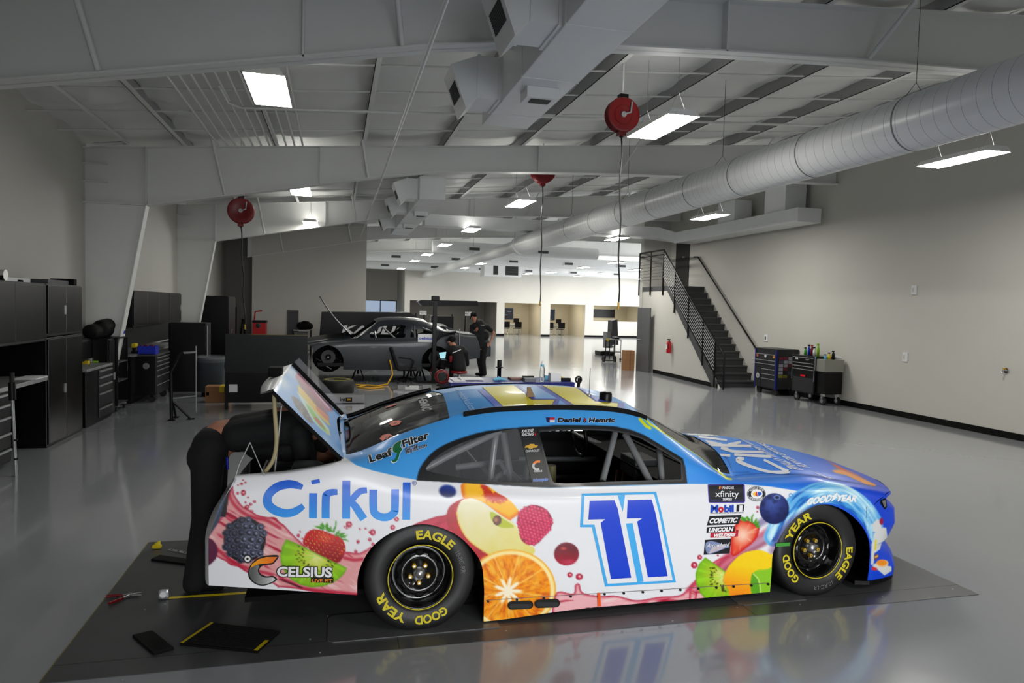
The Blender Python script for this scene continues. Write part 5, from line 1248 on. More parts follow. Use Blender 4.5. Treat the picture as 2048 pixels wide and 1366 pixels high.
# suspension seen ahead of the front tyre
for a, b in (((1722, 1052), (1740, 1078)), ((1712, 1100), (1742, 1112)), ((1716, 1118), (1740, 1145)), ((1700, 1060), (1738, 1095))):
    tubepart([pe(a[0], a[1], .3), pe(b[0]+6, b[1], .12)], .012, 'suspension_arm', M_dgrey)
mb = MB().cyl((3.2, CY0+.2, .318), "y", .12, 1.4, M_dgrey, 16); mb.build('front_axle', M_dgrey, car)
MB().cyl((.507, CY0+.2, .324), "y", .05, 1.5, M_dgrey, 12).sphere((.507, CYC, .346), .16, M_dgrey).build('rear_axle', M_dgrey, car)
# scoop at the base of the windscreen
# ---- trunk lid
LH = Vector((.062, 0, 1.0)); LE = Vector((-.335, 0, 1.42)); ld = (LE-LH); LL = ld.length; ldn = ld.normalized(); lup = Vector((-ldn.z, 0, ldn.x)); lup = lup if lup.z > 0 else -lup
LA = Art(530, 690, 170, 245, (74, 156, 226))
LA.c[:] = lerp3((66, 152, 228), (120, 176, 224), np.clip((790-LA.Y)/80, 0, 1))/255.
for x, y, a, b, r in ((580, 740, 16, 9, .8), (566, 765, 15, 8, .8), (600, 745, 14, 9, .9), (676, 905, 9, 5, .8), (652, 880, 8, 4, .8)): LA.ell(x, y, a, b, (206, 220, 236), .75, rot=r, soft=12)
cL = lambda *p: [(520+x/5.255, 680+y/5.255) for x, y in p]
for i, (c, q) in enumerate((((166, 70, 110), ((385, 360), (440, 365), (760, 720), (720, 745), (690, 740), (400, 440))), ((222, 190, 210), ((470, 420), (500, 440), (720, 690), (700, 700))), ((120, 50, 90), ((500, 430), (560, 460), (745, 700), (735, 715))), ((130, 66, 80), ((400, 440), (470, 470), (700, 760), (690, 790), (560, 690))), ((226, 190, 30), ((395, 490), (420, 490), (560, 650), (720, 860), (715, 890), (560, 740), (430, 600))), ((220, 110, 40), ((600, 700), (715, 800), (712, 850), (600, 740))),
        ((196, 226, 226), ((400, 570), (430, 580), (700, 900), (730, 960), (725, 1000), (560, 850))), ((120, 196, 40), ((480, 670), (520, 700), (600, 800), (690, 930), (690, 965), (580, 850))), ((210, 50, 50), ((570, 815), (600, 820), (660, 900), (680, 930), (620, 880))), ((200, 214, 110), ((690, 930), (730, 965), (725, 1005), (700, 970))))):
    LA.poly(smooth(cL(*q), 3), c, 1, 1.5)
LA.poly(smooth(cL((330, 595), (370, 600), (430, 650), (490, 730), (550, 850), (560, 880), (500, 850), (430, 770), (370, 690)), 4), lambda X, Y: lerp3((26, 26, 34), (150, 150, 160), np.clip((vnoise(X*.5, Y*.5, 2)-.6)*5, 0, 1))/255.)
def lidpt(a, y, h=0): return LH+ld*a+lup*h+Vector((0, y, 0))
na, ny_ = 70, 60; V = []; NY0, NY1 = 4.14, 5.77
for i in range(na+1):
    for j in range(ny_+1):
        s_ = j/ny_; notch = .17*math.sin(PI*min(1, max(0, (s_)))**1.0)**.8*(0.35+.65*s_)
        a = notch+(1-notch)*i/na; yy = NY0+.06*(1-i/na)+(NY1-NY0-.06*(1-i/na))*s_
        V.append(lidpt(a, yy, .012*math.sin(PI*s_)))
V = np.array([tuple(p) for p in V]); idx = np.arange((na+1)*(ny_+1)).reshape(na+1, ny_+1); f = np.stack([idx[:-1, :-1], idx[1:, :-1], idx[1:, 1:], idx[:-1, 1:]], -1).reshape(-1, 4)
lx, ly = topx(V[:, 0], V[:, 1], V[:, 2]); lc = sample(LA, lx, ly)
V2 = V-np.array(tuple(lup))*.022
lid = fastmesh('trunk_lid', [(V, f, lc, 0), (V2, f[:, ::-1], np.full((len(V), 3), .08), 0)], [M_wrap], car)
b = idx; edge = list(b[:, 0])+list(b[-1, :])+list(b[::-1, -1])+list(b[0, ::-1])
mb = MB(); n = len(edge); mb.add([V[i] for i in edge]+[V2[i] for i in edge], [(i, (i+1) % n, n+(i+1) % n, n+i) for i in range(n)], M_blackm); mb.build('lid_edge', M_blackm, lid)
MB().tube([lidpt(0.02, NY1, .02), lidpt(1, NY1, .02)], .016, M_blackm, 6).build('lid_strip', M_black, lid)
# rear lip (white) and its black camera box
vs = []; ld2 = Vector((-.86, 0, -.30)).normalized()
for j in range(21):
    s_ = j/20; y = NY0+(NY1-NY0)*s_; p = lidpt(1, y, .015); w_ = .075+.055*math.sin(PI*s_); vs += [p, p+ld2*w_, p+ld2*w_-lup*.012, p-lup*.03]
MB().add(vs, [(4*j+k, 4*j+4+k, 4*j+4+(k+1) % 4, 4*j+(k+1) % 4) for j in range(20) for k in range(4)], M_duct, True).build('spoiler_lip', M_white, lid)
p = lidpt(1, 5.0, .03)+Vector((-.06, 0, .0)); MB().box(p.x-.06, p.x+.03, p.y-.07, p.y+.07, p.z-.03, p.z+.035, M_blackm, .01).build('camera_box', M_blackm, lid)
a0, a1 = lidpt(1, NY1, .0), lidpt(0.0, NY1, 0)
MB().add([a0, a1, a1+lup*.075, a0+lup*.085, a0+Vector((0, .004, 0)), a1+Vector((0, .004, 0)), a1+lup*.075+Vector((0, .004, 0)), a0+lup*.085+Vector((0, .004, 0))], [(0, 1, 2, 3), (7, 6, 5, 4), (3, 2, 6, 7), (0, 3, 7, 4), (1, 5, 6, 2)], M_lex).build('clear_fin', M_lex, lid)
# webbing strap and prop rod
mb = MB(); w_ = [onY(548, 785, 4.2), onY(550, 830, 4.2), onY(553, 880, 4.2), onY(548, 915, 4.2), onY(535, 938, 4.2), onY(520, 953, 4.22)]
mb.tube(smooth([(p.x, p.z) for p in w_], 4, False).tolist() and [Vector((a, 4.2, b)) for a, b in smooth([(p.x, p.z) for p in w_], 4, False)], .012, mat('beige_webbing', (168, 156, 118), .8), 8); mb.build('lid_strap', MATS['beige_webbing'], lid)
MB().tube([onY(563, 812, 4.25), onY(549, 950, 4.25)], .006, M_galv, 6).build('prop_rod', M_galv, lid)
# hoses inside the trunk, clear side shield
mb = MB(); hs = [Vector((-.3, 5.0, .62)), Vector((-.22, 4.7, .86)), Vector((-.12, 4.5, .90)), Vector((.0, 4.45, .86))]
P_ = [Vector(p) for p in smooth([tuple(x) for x in hs], 10, False)] if False else [hs[0].lerp(hs[1], .0), hs[0].lerp(hs[1], .5), hs[1], hs[1].lerp(hs[2], .5), hs[2], hs[3]]
mb.tube(P_, .035, M_chas, 14); mb.build('air_hose', M_chas, car)
# rear deck flange: thin grey lip around the opening and stitched window shield
MB().tube([pe(470, 957, .03), pe(478, 930, .05), pe(500, 885, .10)], .004, M_galv, 6).build('shield_wire', M_galv, car)
MB().tube([pe(500, 885, .10), pe(530, 955, .05)], .003, M_galv, 6).build('shield_wire', M_galv, car)
# ============================================================ STEEL FLOOR PLATE
M_plate = mat('dark_steel_plate', (82, 83, 84), .34, .25, noise=.2, nscale=3.5, bump=.08, bscale=3)
PXA, PXB, PYA, PYB = -1.395, 4.385, 3.825, 5.93
t = thing('floor_plate', 'large flat dark steel setup plate lying under the wrapped race car', 'plate', ((PXA+PXB)/2, (PYA+PYB)/2, 0))
MB().box(PXA, PXB, PYA, PYB, 0.0005, .004, M_plate).build('steel_sheet', M_plate, t)
mb = MB()
for x in (.37, 2.62): mb.box(x, x+.003, PYA, PYA+.17, .004, .0045, M_black)
mb.box(PXA, PXB, PYA+.17, PYA+.172, .004, .0045, M_black); mb.build('plate_seam', M_black, t)
M_py = mat('worn_yellow_edge', (120, 108, 50), .7)
MB().box(PXA-.006, PXA, PYA, PYB, 0, .0045, M_py).build('edge_paint', M_py, t)
for x0, x1 in ((-.02, .98), (2.6, 3.1)):
    MB().prism([(x0+.03, 3.97), (x1, 3.97), (x1, 4.32), (x0+.03, 4.32), (x0, 4.28), (x0, 4.0)], 'z', .004, .009, mat('scale_pad', (94, 95, 96), .34, .3, noise=.1)).build('scale_pad', MATS['scale_pad'], t)
for px, py in ((330, 1208), (245, 1360), (620, 1278), (640, 1305), (290, 1219), (655, 1232), (1012, 1262), (1345, 1242), (1905, 1178), (1765, 1193), (1600, 1209), (1474, 1215)):
    p = onZ(px, py, .004); MB().cyl((p.x, p.y, .004), 'z', .006, .002, M_galv, 8).build('bolt_head', M_galv, t)
# ============================================================ PEOPLE
M_skin = mat('skin', (178, 122, 98), .55); M_shirt = mat('black_tshirt', (15, 16, 18), .8, bump=.5, bscale=9); M_pants = mat('black_trousers', (13, 13, 15), .85, bump=.5, bscale=7); M_hair = mat('dark_hair', (26, 20, 17), .8, bump=.6, bscale=60)
def caps(name, segs, m, parent, vox=.012, sm=4):
    """one continuous skin grown around tapering limbs: segs = (p, q, r1, r2[, flatten axis scale])"""
    mb = MB()
    for s in segs:
        p, q, r1, r2 = Vector(s[0]), Vector(s[1]), s[2], s[3]
        if (p-q).length < 1e-5: mb.sphere(p, r1, None, 16); continue
        mb.tube([p, q], [r1, r2], None, 14); mb.sphere(p, r1*1.0, None, 14); mb.sphere(q, r2*1.0, None, 14)
    o = mb.build(name, m, parent)
    r = o.modifiers.new('join', 'REMESH'); r.mode = 'VOXEL'; r.voxel_size = vox; r.use_smooth_shade = True
    s_ = o.modifiers.new('smooth', 'SMOOTH'); s_.factor = .6; s_.iterations = sm
    return o
def hand(wrist, d, up, scale=1., curl=.5):
    """palm, four unequal fingers and a thumb leaving the side of the palm"""
    w_, d, up = Vector(wrist), Vector(d).normalized(), Vector(up).normalized(); sd_ = d.cross(up).normalized(); L = []
    L.append((w_, w_+d*.05*scale, .028*scale, .034*scale)); 
    for k, (ln, o) in enumerate(((.068, -1.5), (.078, -.5), (.073, .5), (.055, 1.5))):
        a = w_+d*.075*scale+sd_*o*.019*scale; b = a+(d*(1-curl*.4)-up*curl*.5).normalized()*ln*.5*scale; c = b+(d*(1-curl)-up*curl).normalized()*ln*.5*scale
        L += [(w_+d*.04*scale+sd_*o*.014*scale, a, .014*scale, .010*scale), (a, b, .0095*scale, .009*scale), (b, c, .009*scale, .0075*scale)]
    a = w_+d*.03*scale-sd_*.032*scale; b = a+(d*.6-sd_*.7-up*.2).normalized()*.035*scale; L += [(w_+d*.012*scale-sd_*.01*scale, a, .014*scale, .012*scale), (a, b, .0115*scale, .010*scale), (b, b+(d*.9-up*.3).normalized()*.028*scale, .010*scale, .008*scale)]
    return L
def head_parts(t, c, fwd, up, cap=True, body=None):
    """head with nose, ears, brow, mouth and eyes; returns extra body capsules"""
    c, f, u = Vector(c), Vector(fwd).normalized(), Vector(up).normalized(); s = f.cross(u).normalized(); u = s.cross(f).normalized()
    L = [(c+u*.02, c-f*.015+u*.035, .082, .085), (c-u*.045+f*.02, c-u*.075+f*.035, .062, .042), (c+f*.085-u*.005, c+f*.098-u*.02, .010, .014), (c+s*.078, c+s*.082-u*.02, .014, .012), (c-s*.078, c-s*.082-u*.02, .014, .012),
         (c+f*.072+u*.022+s*.03, c+f*.072+u*.022-s*.03, .014, .014), (c+f*.076-u*.05+s*.016, c+f*.076-u*.05-s*.016, .010, .010)]
    mb = MB()
    for q in (1, -1): mb.sphere(c+f*.081+u*.006+s*.03*q, .0115, M_paper, 10); mb.sphere(c+f*.0895+u*.006+s*.03*q, .005, M_black, 8)
    return L, mb
def standing():
    Y = 18.85; P = lambda x, y, dy=0: onY(x, y, Y+dy)
    t = thing('person', 'person standing with hands on hips in black cap, black t-shirt and black trousers', 'person', (P(961, 752).x, Y, 0))
    hip = P(963, 694); chest = P(958, 655); neck = P(951, 645); shL, shR = P(944, 653, .05), P(974, 653, -.05); hd = P(948, 634)
    elR, wrR = P(988, 666, .02), P(980, 686, -.1); elL, wrL = P(942, 676, .1), P(943, 690, .15)
    kL, kR = P(959, 722, .05), P(966, 722, -.05); aL, aR = P(963, 747, .08), P(969, 748, -.06); hL, hR = P(958, 696, .04), P(969, 696, -.04)
    fwd = Vector((-.55, .45, -.55))
    H, eyes = head_parts(t, hd, fwd, Vector((-.25, .2, .9)))
    body = caps('body', H+[(neck, hd-Vector((0, 0, .04)), .05, .048), (chest, hip, .12, .11), (shL, elL, .045, .037), (elL, wrL, .036, .026), (shR, elR, .045, .037), (elR, wrR, .036, .026)]+hand(wrR, wrR-elR+Vector((-.1, 0, -.05)), (0, 1, 0), 1)+hand(wrL, (0, .05, -1), (1, 0, 0), 1)+[(hL, kL, .07, .05), (hR, kR, .07, .05), (kL, aL, .05, .035), (kR, aR, .05, .035)], M_skin, t, .012)
    eyes.build('eye', M_paper, t)
    caps('tshirt', [(chest+Vector((0, 0, .12)), hip+Vector((0, 0, .04)), .125, .135), (shL, shR, .075, .075), (P(950, 651), P(968, 651), .09, .09), (P(952, 672), P(970, 672), .125, .125), (shL, shL.lerp(elL, .6), .07, .062), (shR, shR.lerp(elR, .6), .07, .062)], M_shirt, t, .014)
    caps('trousers', [(hL+Vector((0, 0, .06)), hR+Vector((0, 0, .06)), .115, .115), (hL, kL, .10, .078), (hR, kR, .10, .078), (kL, aL, .076, .062), (kR, aR, .076, .062)], M_pants, t, .014)
    for a in (aL, aR): caps('shoe', [(Vector((a.x, a.y, .05)), Vector((a.x-.12, a.y+.1, .04)), .048, .04)], M_blackm, t, .012)
    u = Vector((-.25, .2, .9)).normalized()
    caps('cap', [(hd+u*.055-fwd.normalized()*.012, hd+u*.045, .096, .09), (hd+u*.05+fwd.normalized()*.09, hd+u*.035+fwd.normalized()*.135, .03, .02)], M_blackm, t, .012)
    mb = MB(); c = P(965, 651, -.17); text3(mb, 'KAULIG', c, (1, 0, -.08), (0, 0, 1), .02, M_paper, .02, center=True); mb.build('shirt_logo', M_paper, t)
standing()
def seated():
    Y = 16.7; P = lambda x, y, dy=0: onY(x, y, Y+dy)
    st = thing('stool', 'low red padded shop stool under the seated person', 'stool', (P(918, 748).x, Y, 0))
    p = P(918, 744); MB().lathe([(.0, 0), (.20, 0), (.215, .02), (.21, .05), (.18, .065), (0, .07)], (p.x, Y, p.z-.03), 'z', M_red, 28).build('seat', M_red, st)
    MB().cyl((p.x, Y, .08), 'z', .025, p.z-.1, M_chrome, 12).build('column', M_chrome, st)
    for k in range(5):
        a = 2*PI*k/5; MB().tube([(p.x, Y, .1), (p.x+.2*math.cos(a), Y+.2*math.sin(a), .06)], .014, M_black, 8).cyl((p.x+.2*math.cos(a), Y-.012+.2*math.sin(a), .026), 'y', .026, .024, M_rub, 12).build('leg', M_black, st)
    t = thing('person', 'person in black jacket and cap seated on a red stool by the grey car', 'person', (p.x, Y, 0))
    hip = P(917, 733); ch = P(914, 705); nk = P(910, 693, .05); hd = P(903, 683, .12); shL, shR = P(899, 703, .2), P(931, 705, -.05); elL, elR = P(892, 722, .35), P(934, 728, .15); wL, wR = P(884, 716, .5), P(905, 727, .5)
    kL, kR = P(886, 724, .35), P(905, 728, .45); fL, fR = P(884, 757, .3), P(902, 755, .45)
    fwd = Vector((-.6, .75, -.35))
    H, eyes = head_parts(t, hd, fwd, Vector((-.1, .15, 1)))
    caps('body', H+[(nk, hd, .05, .05), (ch, hip, .13, .12), (shL, elL, .045, .036), (elL, wL, .034, .025), (shR, elR, .045, .036), (elR, wR, .034, .025), (hip, kL, .07, .05), (hip, kR, .07, .05), (kL, fL, .05, .035), (kR, fR, .05, .035)]+hand(wL, (-.5, .6, -.3), (0, 0, 1))+hand(wR, (-.6, .6, -.1), (0, 0, 1)), M_skin, t, .012)
    eyes.build('eye', M_paper, t)
    caps('jacket', [(P(915, 704), P(918, 735), .165, .175), (shL, shR, .085, .085), (shL, elL, .075, .06), (elL, wL, .055, .04), (shR, elR, .08, .062), (elR, wR, .058, .042), (P(908, 700), P(922, 700), .12, .12)], M_shirt, t, .014)
    caps('trousers', [(hip-Vector((0, 0, .03)), kL, .10, .08), (hip-Vector((0, 0, .03)), kR, .10, .08), (kL, fL, .075, .055), (kR, fR, .075, .055)], M_pants, t, .014)
    for a in (fL, fR): caps('shoe', [(Vector((a.x, a.y, .05)), Vector((a.x-.1, a.y+.14, .04)), .048, .04)], M_blackm, t, .012)
    caps('cap', [(hd+Vector((.01, -.01, .055)), hd+Vector((0, 0, .045)), .097, .09), (hd+Vector((-.06, .08, .04)), hd+Vector((-.09, .11, .03)), .03, .02)], M_blackm, t, .012)
    mb = MB(); a = P(905, 702, -.18); mb.tube([P(905, 706, -.16), P(922, 699, -.17)], .012, M_paper, 6); mb.build('shoulder_stripe', M_paper, t)
    caps('red_panel', [(P(901, 722, -.1), P(902, 714, -.1), .04, .04)], M_red, t, .012)
    lt = thing('laptop', 'open laptop with a pale blue screen beside the seated person', 'laptop', tuple(P(887, 715)))
    a, b, c, d = P(877, 705, .1), P(893, 703, .1), P(891, 717, 0), P(880, 717, 0)
    MB().add([a, b, c, d, a+Vector((0, .02, 0)), b+Vector((0, .02, 0)), c+Vector((0, .02, 0)), d+Vector((0, .02, 0))], [(0, 1, 2, 3), (7, 6, 5, 4), (0, 4, 5, 1), (1, 5, 6, 2), (2, 6, 7, 3), (3, 7, 4, 0)], M_black).build('lid', M_black, lt)
    n = Vector((0, -.003, 0)); MB().add([a.lerp(c, .05)+n, b.lerp(d, .05)+n, c.lerp(a, .05)+n, d.lerp(b, .05)+n], [(0, 1, 2, 3)], mat('laptop_screen', (160, 215, 225), .4, emit=(150, 210, 225), es=.5)).build('screen', MATS['laptop_screen'], lt)
    MB().add([d, c, c+Vector((.02, -.22, -.02)), d+Vector((.02, -.22, -.02)), d-Vector((0, 0, .015)), c-Vector((0, 0, .015)), c+Vector((.02, -.22, -.035)), d+Vector((.02, -.22, -.035))], [(0, 1, 2, 3), (4, 5, 6, 7), (0, 1, 5, 4), (1, 2, 6, 5), (2, 3, 7, 6), (3, 0, 4, 7)], M_black).build('keyboard', M_black, lt)
    pz = P(886, 718); MB().tube([(pz.x, pz.y-.1, 0.01), (pz.x, pz.y-.1, pz.z-.01)], .015, M_black, 8).cyl((pz.x, pz.y-.1, 0), 'z', .16, .02, M_black, 16).build('stand', M_black, lt)
seated()
def bending():
    Y = 4.98; P = lambda x, y, dy=0: onY(x, y, Y+dy)
    t = thing('person', 'person in black bent forward into the open trunk behind the race car', 'person', (-.86, Y, 0))
    hip = Vector((-.80, Y, .93)); chest = Vector((-.26, Y, 1.10)); nk = Vector((-.12, Y, 1.04)); hd = Vector((-.02, Y, .90)); shN, shF = Vector((-.22, Y-.17, 1.06)), Vector((-.22, Y+.17, 1.06))
    elN, wN = Vector((-.18, Y-.20, .83)), Vector((.0-.12, Y-.05, .64)); elF, wF = Vector((-.2, Y+.22, .82)), Vector((-.14, Y+.1, .62))
    hN, hF = Vector((-.80, Y-.09, .90)), Vector((-.80, Y+.09, .90)); kN, kF = Vector((-.81, Y-.11, .50)), Vector((-.80, Y+.12, .50)); aN, aF = Vector((-.87, Y-.12, .09)), Vector((-.86, Y+.14, .09))
    H, eyes = head_parts(t, hd, Vector((.35, 0, -.9)), Vector((.8, 0, .3)))
    caps('body', H+[(nk, hd+Vector((-.02, 0, .03)), .052, .05), (Vector((-.72, Y, 1.0)), chest, .115, .12), (hip, Vector((-.72, Y, 1.0)), .125, .122), (shN, elN, .046, .038), (elN, wN, .037, .026), (shF, elF, .046, .038), (elF, wF, .037, .026), (hN, kN, .075, .052), (hF, kF, .075, .052), (kN, aN, .05, .035), (kF, aF, .05, .035)]+hand(wN, (.5, .1, -.5), (0, 0, 1))+hand(wF, (.5, -.1, -.5), (0, 0, 1)), M_skin, t, .010)
    eyes.build('eye', M_paper, t)
    caps('tshirt', [(Vector((-.60, Y, 1.03)), Vector((-.24, Y, 1.08)), .128, .135), (Vector((-.62, Y-.06, 1.02)), Vector((-.24, Y-.1, 1.08)), .112, .12), (Vector((-.62, Y+.06, 1.02)), Vector((-.24, Y+.1, 1.08)), .112, .12), (shN, shF, .085, .085), (shN, shN.lerp(elN, .65), .072, .064), (shF, shF.lerp(elF, .65), .072, .064), (Vector((-.5, Y-.05, .95)), Vector((-.3, Y-.05, .93)), .09, .1)], M_shirt, t, .011, 5)
    caps('trousers', [(Vector((-.785, Y-.07, .955)), Vector((-.785, Y+.07, .955)), .122, .122), (Vector((-.81, Y-.06, .88)), Vector((-.81, Y+.06, .88)), .128, .128), (hN, kN, .108, .086), (hF, kF, .108, .086), (kN, aN, .084, .072), (kF, aF, .084, .072), (aN, aN+Vector((0, 0, -.02)), .075, .078), (aF, aF+Vector((0, 0, -.02)), .075, .078)], M_pants, t, .011, 5)
    for a in (aN, aF): caps('shoe', [(Vector((a.x-.03, a.y, .045)), Vector((a.x+.15, a.y, .038)), .045, .038), (Vector((a.x-.03, a.y, .06)), Vector((a.x, a.y, .08)), .048, .05)], M_blackm, t, .01)
    caps('hair', [(hd+Vector((.03, 0, .045)), hd+Vector((-.03, 0, .05)), .088, .085)], M_hair, t, .011)
    p = P(461, 945, -.2); MB().tube([(-.62-.05, Y-.17, .90), (-.665, Y-.17, .82)], .007, M_blue, 8).build('pen', M_blue, t)
bending()

# ============================================================ GREY CARS ON STANDS
M_gcar = mat('unpainted_grey_body', (30, 35, 42), .36, coat=.15, noise=.1, nscale=2)
def grey_car(label, ax, ay, dz, hood_open=True):
    """ax: world x of the front wheel, ay: near side plane"""
    t = thing('race_car', label, 'race car', (ax+1.35, ay+.955, dz), 'bare grey race cars')
    def W(v): return np.stack([ax+(3.24-v[:, 0])*.95, ay+(2*CYC-CY0-v[:, 1]), v[:, 2]+dz], -1)
    ps = []; wn = []; bn = []
    for mirror in (False, True):
        X, Y, Z, t_, D = half(.02, (60, 30, 30), mirror=mirror); px, py = topx(X, CY0+D, Z); s = field(X, Y, Z, D, t_, px, py, 'shell')
        s = np.where(X < .3, np.maximum(s, np.where((X < .2) & (X > -.5), .05, s)), s)
        if hood_open: s = np.where((X > 2.7) & (X < 4.3), np.minimum(s, np.maximum(np.maximum(2.86-X, X-3.92), .24-D)), s)
        Q, face, _ = cutgrid(X, Y, Z, s); v, f, use = gridmesh(Q, face, mirror); ps.append((W(v), f, None, 0))
        X, Y, Z, t_, D = half(.04, (30, 20, 20), mirror=mirror, inset=.02); px, py = topx(X, CY0+D, Z); s = field(X, Y, Z, D, t_, px, py, 'shell')
        Q, face, _ = cutgrid(X, Y, Z, s-.004); v, f, use = gridmesh(Q, face, mirror); bn.append((W(v), f, None, 0))
    fastmesh('body_shell', ps, [M_gcar], t); fastmesh('inner_skin', bn, [M_in], t)
    w_ = lambda x, y, z: Vector((ax+(3.24-x)*.95, ay+y, z+dz))
    mb = MB()
    for a, b in (((1.0, .35, .2), (1.05, .4, 1.15)), ((1.05, .4, 1.17), (1.95, .4, 1.15)), ((1.95, .4, 1.15), (2.6, .25, .7)), ((2.1, .3, 1.05), (2.0, .15, .5)), ((1.2, .15, .5), (1.9, .2, 1.1)), ((.3, .45, .9), (1.0, .4, 1.12)), ((1.05, .4, 1.15), (1.05, 1.5, 1.15))):
        mb = MB().tube([w_(*a), w_(*b)], .024, M_chrome if a[0] > 1.9 else M_cage, 10); mb.build('roll_bar', M_cage, t)
    for cx_ in (3.24, .507):
        MB().cyl(w_(cx_, .16, .34), 'y', .17, .03, M_dgrey, 28).cyl(w_(cx_, .12, .34), 'y', .07, .06, M_blackm, 20).cyl(w_(cx_, .115, .34), 'y', .02, .03, M_galv, 12).build('brake_disc', M_steel, t)
        for k in range(11):
            a = w_(cx_+.22*math.cos(k*1.9), .2, .34+.16*math.sin(k*1.7)); MB().tube([a, a+Vector((.25*math.cos(k*2.1), .1, .22*math.sin(k*1.3)))], .018, M_chrome if k % 2 else M_black, 8).build('suspension_arm', M_steel, t)
        MB().lathe([(.38, .4), (0, .4)], w_(cx_, 0, .33), 'y', M_blackm, 20).lathe([(.39, .02), (.39, .4)], w_(cx_, 0, .33), 'y', M_blackm, 20, -PI*.5, PI*.5).build('wheel_housing', M_blackm, t)
    MB().box(*sorted((w_(3.5, 0, 0).x, w_(.1, 0, 0).x)), ay+.1, ay+1.8, dz+.12, dz+.2, M_black).build('chassis_rail', M_black, t)
    if hood_open:
        a, b = onY(703, 668, ay+.3), onY(641, 591, ay+.3); u = (b-a).normalized(); n_ = Vector((-u.z, 0, u.x)); vs = []
        for k in range(9):
            q = a.lerp(b, k/8)+n_*(.05*math.sin(PI*k/8)+.02)
            for y in (ay+.3, ay+1.6): vs += [Vector((q.x, y, q.z)), Vector((q.x, y, q.z))+n_*.02]
        fs = [(4*k, 4*k+2, 4*k+6, 4*k+4) for k in range(8)]+[(4*k+1, 4*k+5, 4*k+7, 4*k+3) for k in range(8)]+[(4*k, 4*k+4, 4*k+5, 4*k+1) for k in range(8)]+[(4*k+2, 4*k+3, 4*k+7, 4*k+6) for k in range(8)]
        MB().add(vs, fs, M_gcar, True).build('hood', M_gcar, t)
        MB().box(a.x-.7, a.x-.2, ay+.6, ay+1.3, dz+.35, dz+.72, M_blackm, .03).cyl((a.x-.3, ay+.5, dz+.68), 'y', .1, .5, M_galv, 16).build('engine', M_blackm, t)
    return t
A2 = onY(665, 713, 17.2)
g1 = grey_car('unpainted dark grey race car with its hood raised, up on jack stands', A2.x-.1, 17.2, .27)
mb = MB(); q = onY(852, 677, 17.18); text3(mb, 'celsius', (q.x-.17, 17.165, q.z-.02), (1, 0, 0), (0, 0, 1), .06, M_blue, .02, width=.34)
mb.box(q.x-.2, q.x+.2, 17.17, 17.18, q.z-.09, q.z+.11, M_paper); mb.build('window_sticker', M_paper, g1)
for p_ in (): pass
g2 = grey_car('second bare grey race car parked beyond the first one', A2.x+1.0, 20.9, .05, False)
g2['group'] = g1['group']
for i, (x, y, lb) in enumerate(((716, 757, 'black jack stand under the grey car just behind its front wheel'), (822, 762, 'black jack stand beneath the grey car by the office chair'), (840, 762, 'rightmost black jack stand under the grey car'))):
    p = onZ(x, y); t = thing('jack_stand', lb, 'jack stand', (p.x, p.y, 0), 'jack stands')
    for a in range(4):
        c, s_ = (1 if a in (0, 1) else -1)*.14, (1 if a in (0, 3) else -1)*.14
        MB().tube([(p.x+c, p.y+s_, .01), (p.x+c*.25, p.y+s_*.25, .30)], .018, M_black, 4).build('leg', M_black, t)
    MB().cyl((p.x, p.y, .12), 'z', .03, .26, M_black, 12).box(p.x-.05, p.x+.05, p.y-.03, p.y+.03, .37, .40, M_black).build('column', M_black, t)

# ============================================================ THINGS AROUND THE GREY CAR
def office_chair():
    Y = 16.9; p = onZ(808, 765); Y = p.y; P = lambda x, y, dy=0: onY(x, y, Y+dy)
    t = thing('office_chair', 'black padded office chair with armrests beside the grey car', 'chair', (p.x, Y, 0))
    a, b = P(777, 699), P(794, 737)
    MB().box(-.04, .04, -.24, .24, 0, .56, M_black, .035, T=Matrix.Translation(b) @ Matrix.Rotation(-.32, 4, 'Y')).build('backrest', M_black, t)
    s = P(812, 738); MB().box(b.x-.02, s.x+.24, Y-.25, Y+.25, s.z-.03, s.z+.05, M_black, .035).build('seat', M_black, t)
    for q in (-.25, .25): MB().tube([(b.x+.02, Y+q, s.z+.3), (b.x+.3, Y+q, s.z+.28), (b.x+.38, Y+q, s.z+.2), (b.x+.3, Y+q, s.z)], .018, M_black, 8).build('armrest', M_black, t)
    MB().cyl((p.x, Y, .12), 'z', .028, s.z-.12, M_black, 12).build('column', M_black, t)
    for k in range(5):
        a = 2*PI*k/5+.3; e = (p.x+.28*math.cos(a), Y+.28*math.sin(a)); l = MB().tube([(p.x, Y, .13), (e[0], e[1], .07)], .02, M_black, 8).build('leg', M_black, t)
        MB().cyl((e[0]-.02, e[1], .03), 'x', .03, .04, M_rub, 12).build('caster', M_rub, l)
office_chair()
Y = onZ(867, 766).y; P = lambda x, y, dy=0: onY(x, y, Y+dy); b = onZ(867, 766)
t = thing('hoist_post', 'tall black steel post with an angled arm standing in front of the grey car', 'post', tuple(b))
h = P(871, 592).z; MB().box(b.x-.05, b.x+.05, Y-.05, Y+.05, 0, h, M_black, .008).build('upright', M_black, t)
MB().box(b.x-.09, b.x+.1, Y-.07, Y+.07, h-.12, h, M_black, .02).build('top_pulley', M_black, t)
MB().tube([P(866, 690), P(884, 667), P(912, 664)], .03, M_black, 8).build('arm', M_black, t); MB().tube([P(919, 658), P(919, 709)], .012, M_galv, 8).build('hanging_rod', M_galv, t)
MB().box(b.x-.45, b.x+.35, Y-.06, Y+.06, 0.0, .05, M_black).build('base', M_black, t)
mb = MB(); mb.tube([P(866, 730), P(860, 745), P(866, 758), P(874, 748), P(872, 735)], .012, M_red, 6); mb.build('red_cable', M_red, t)
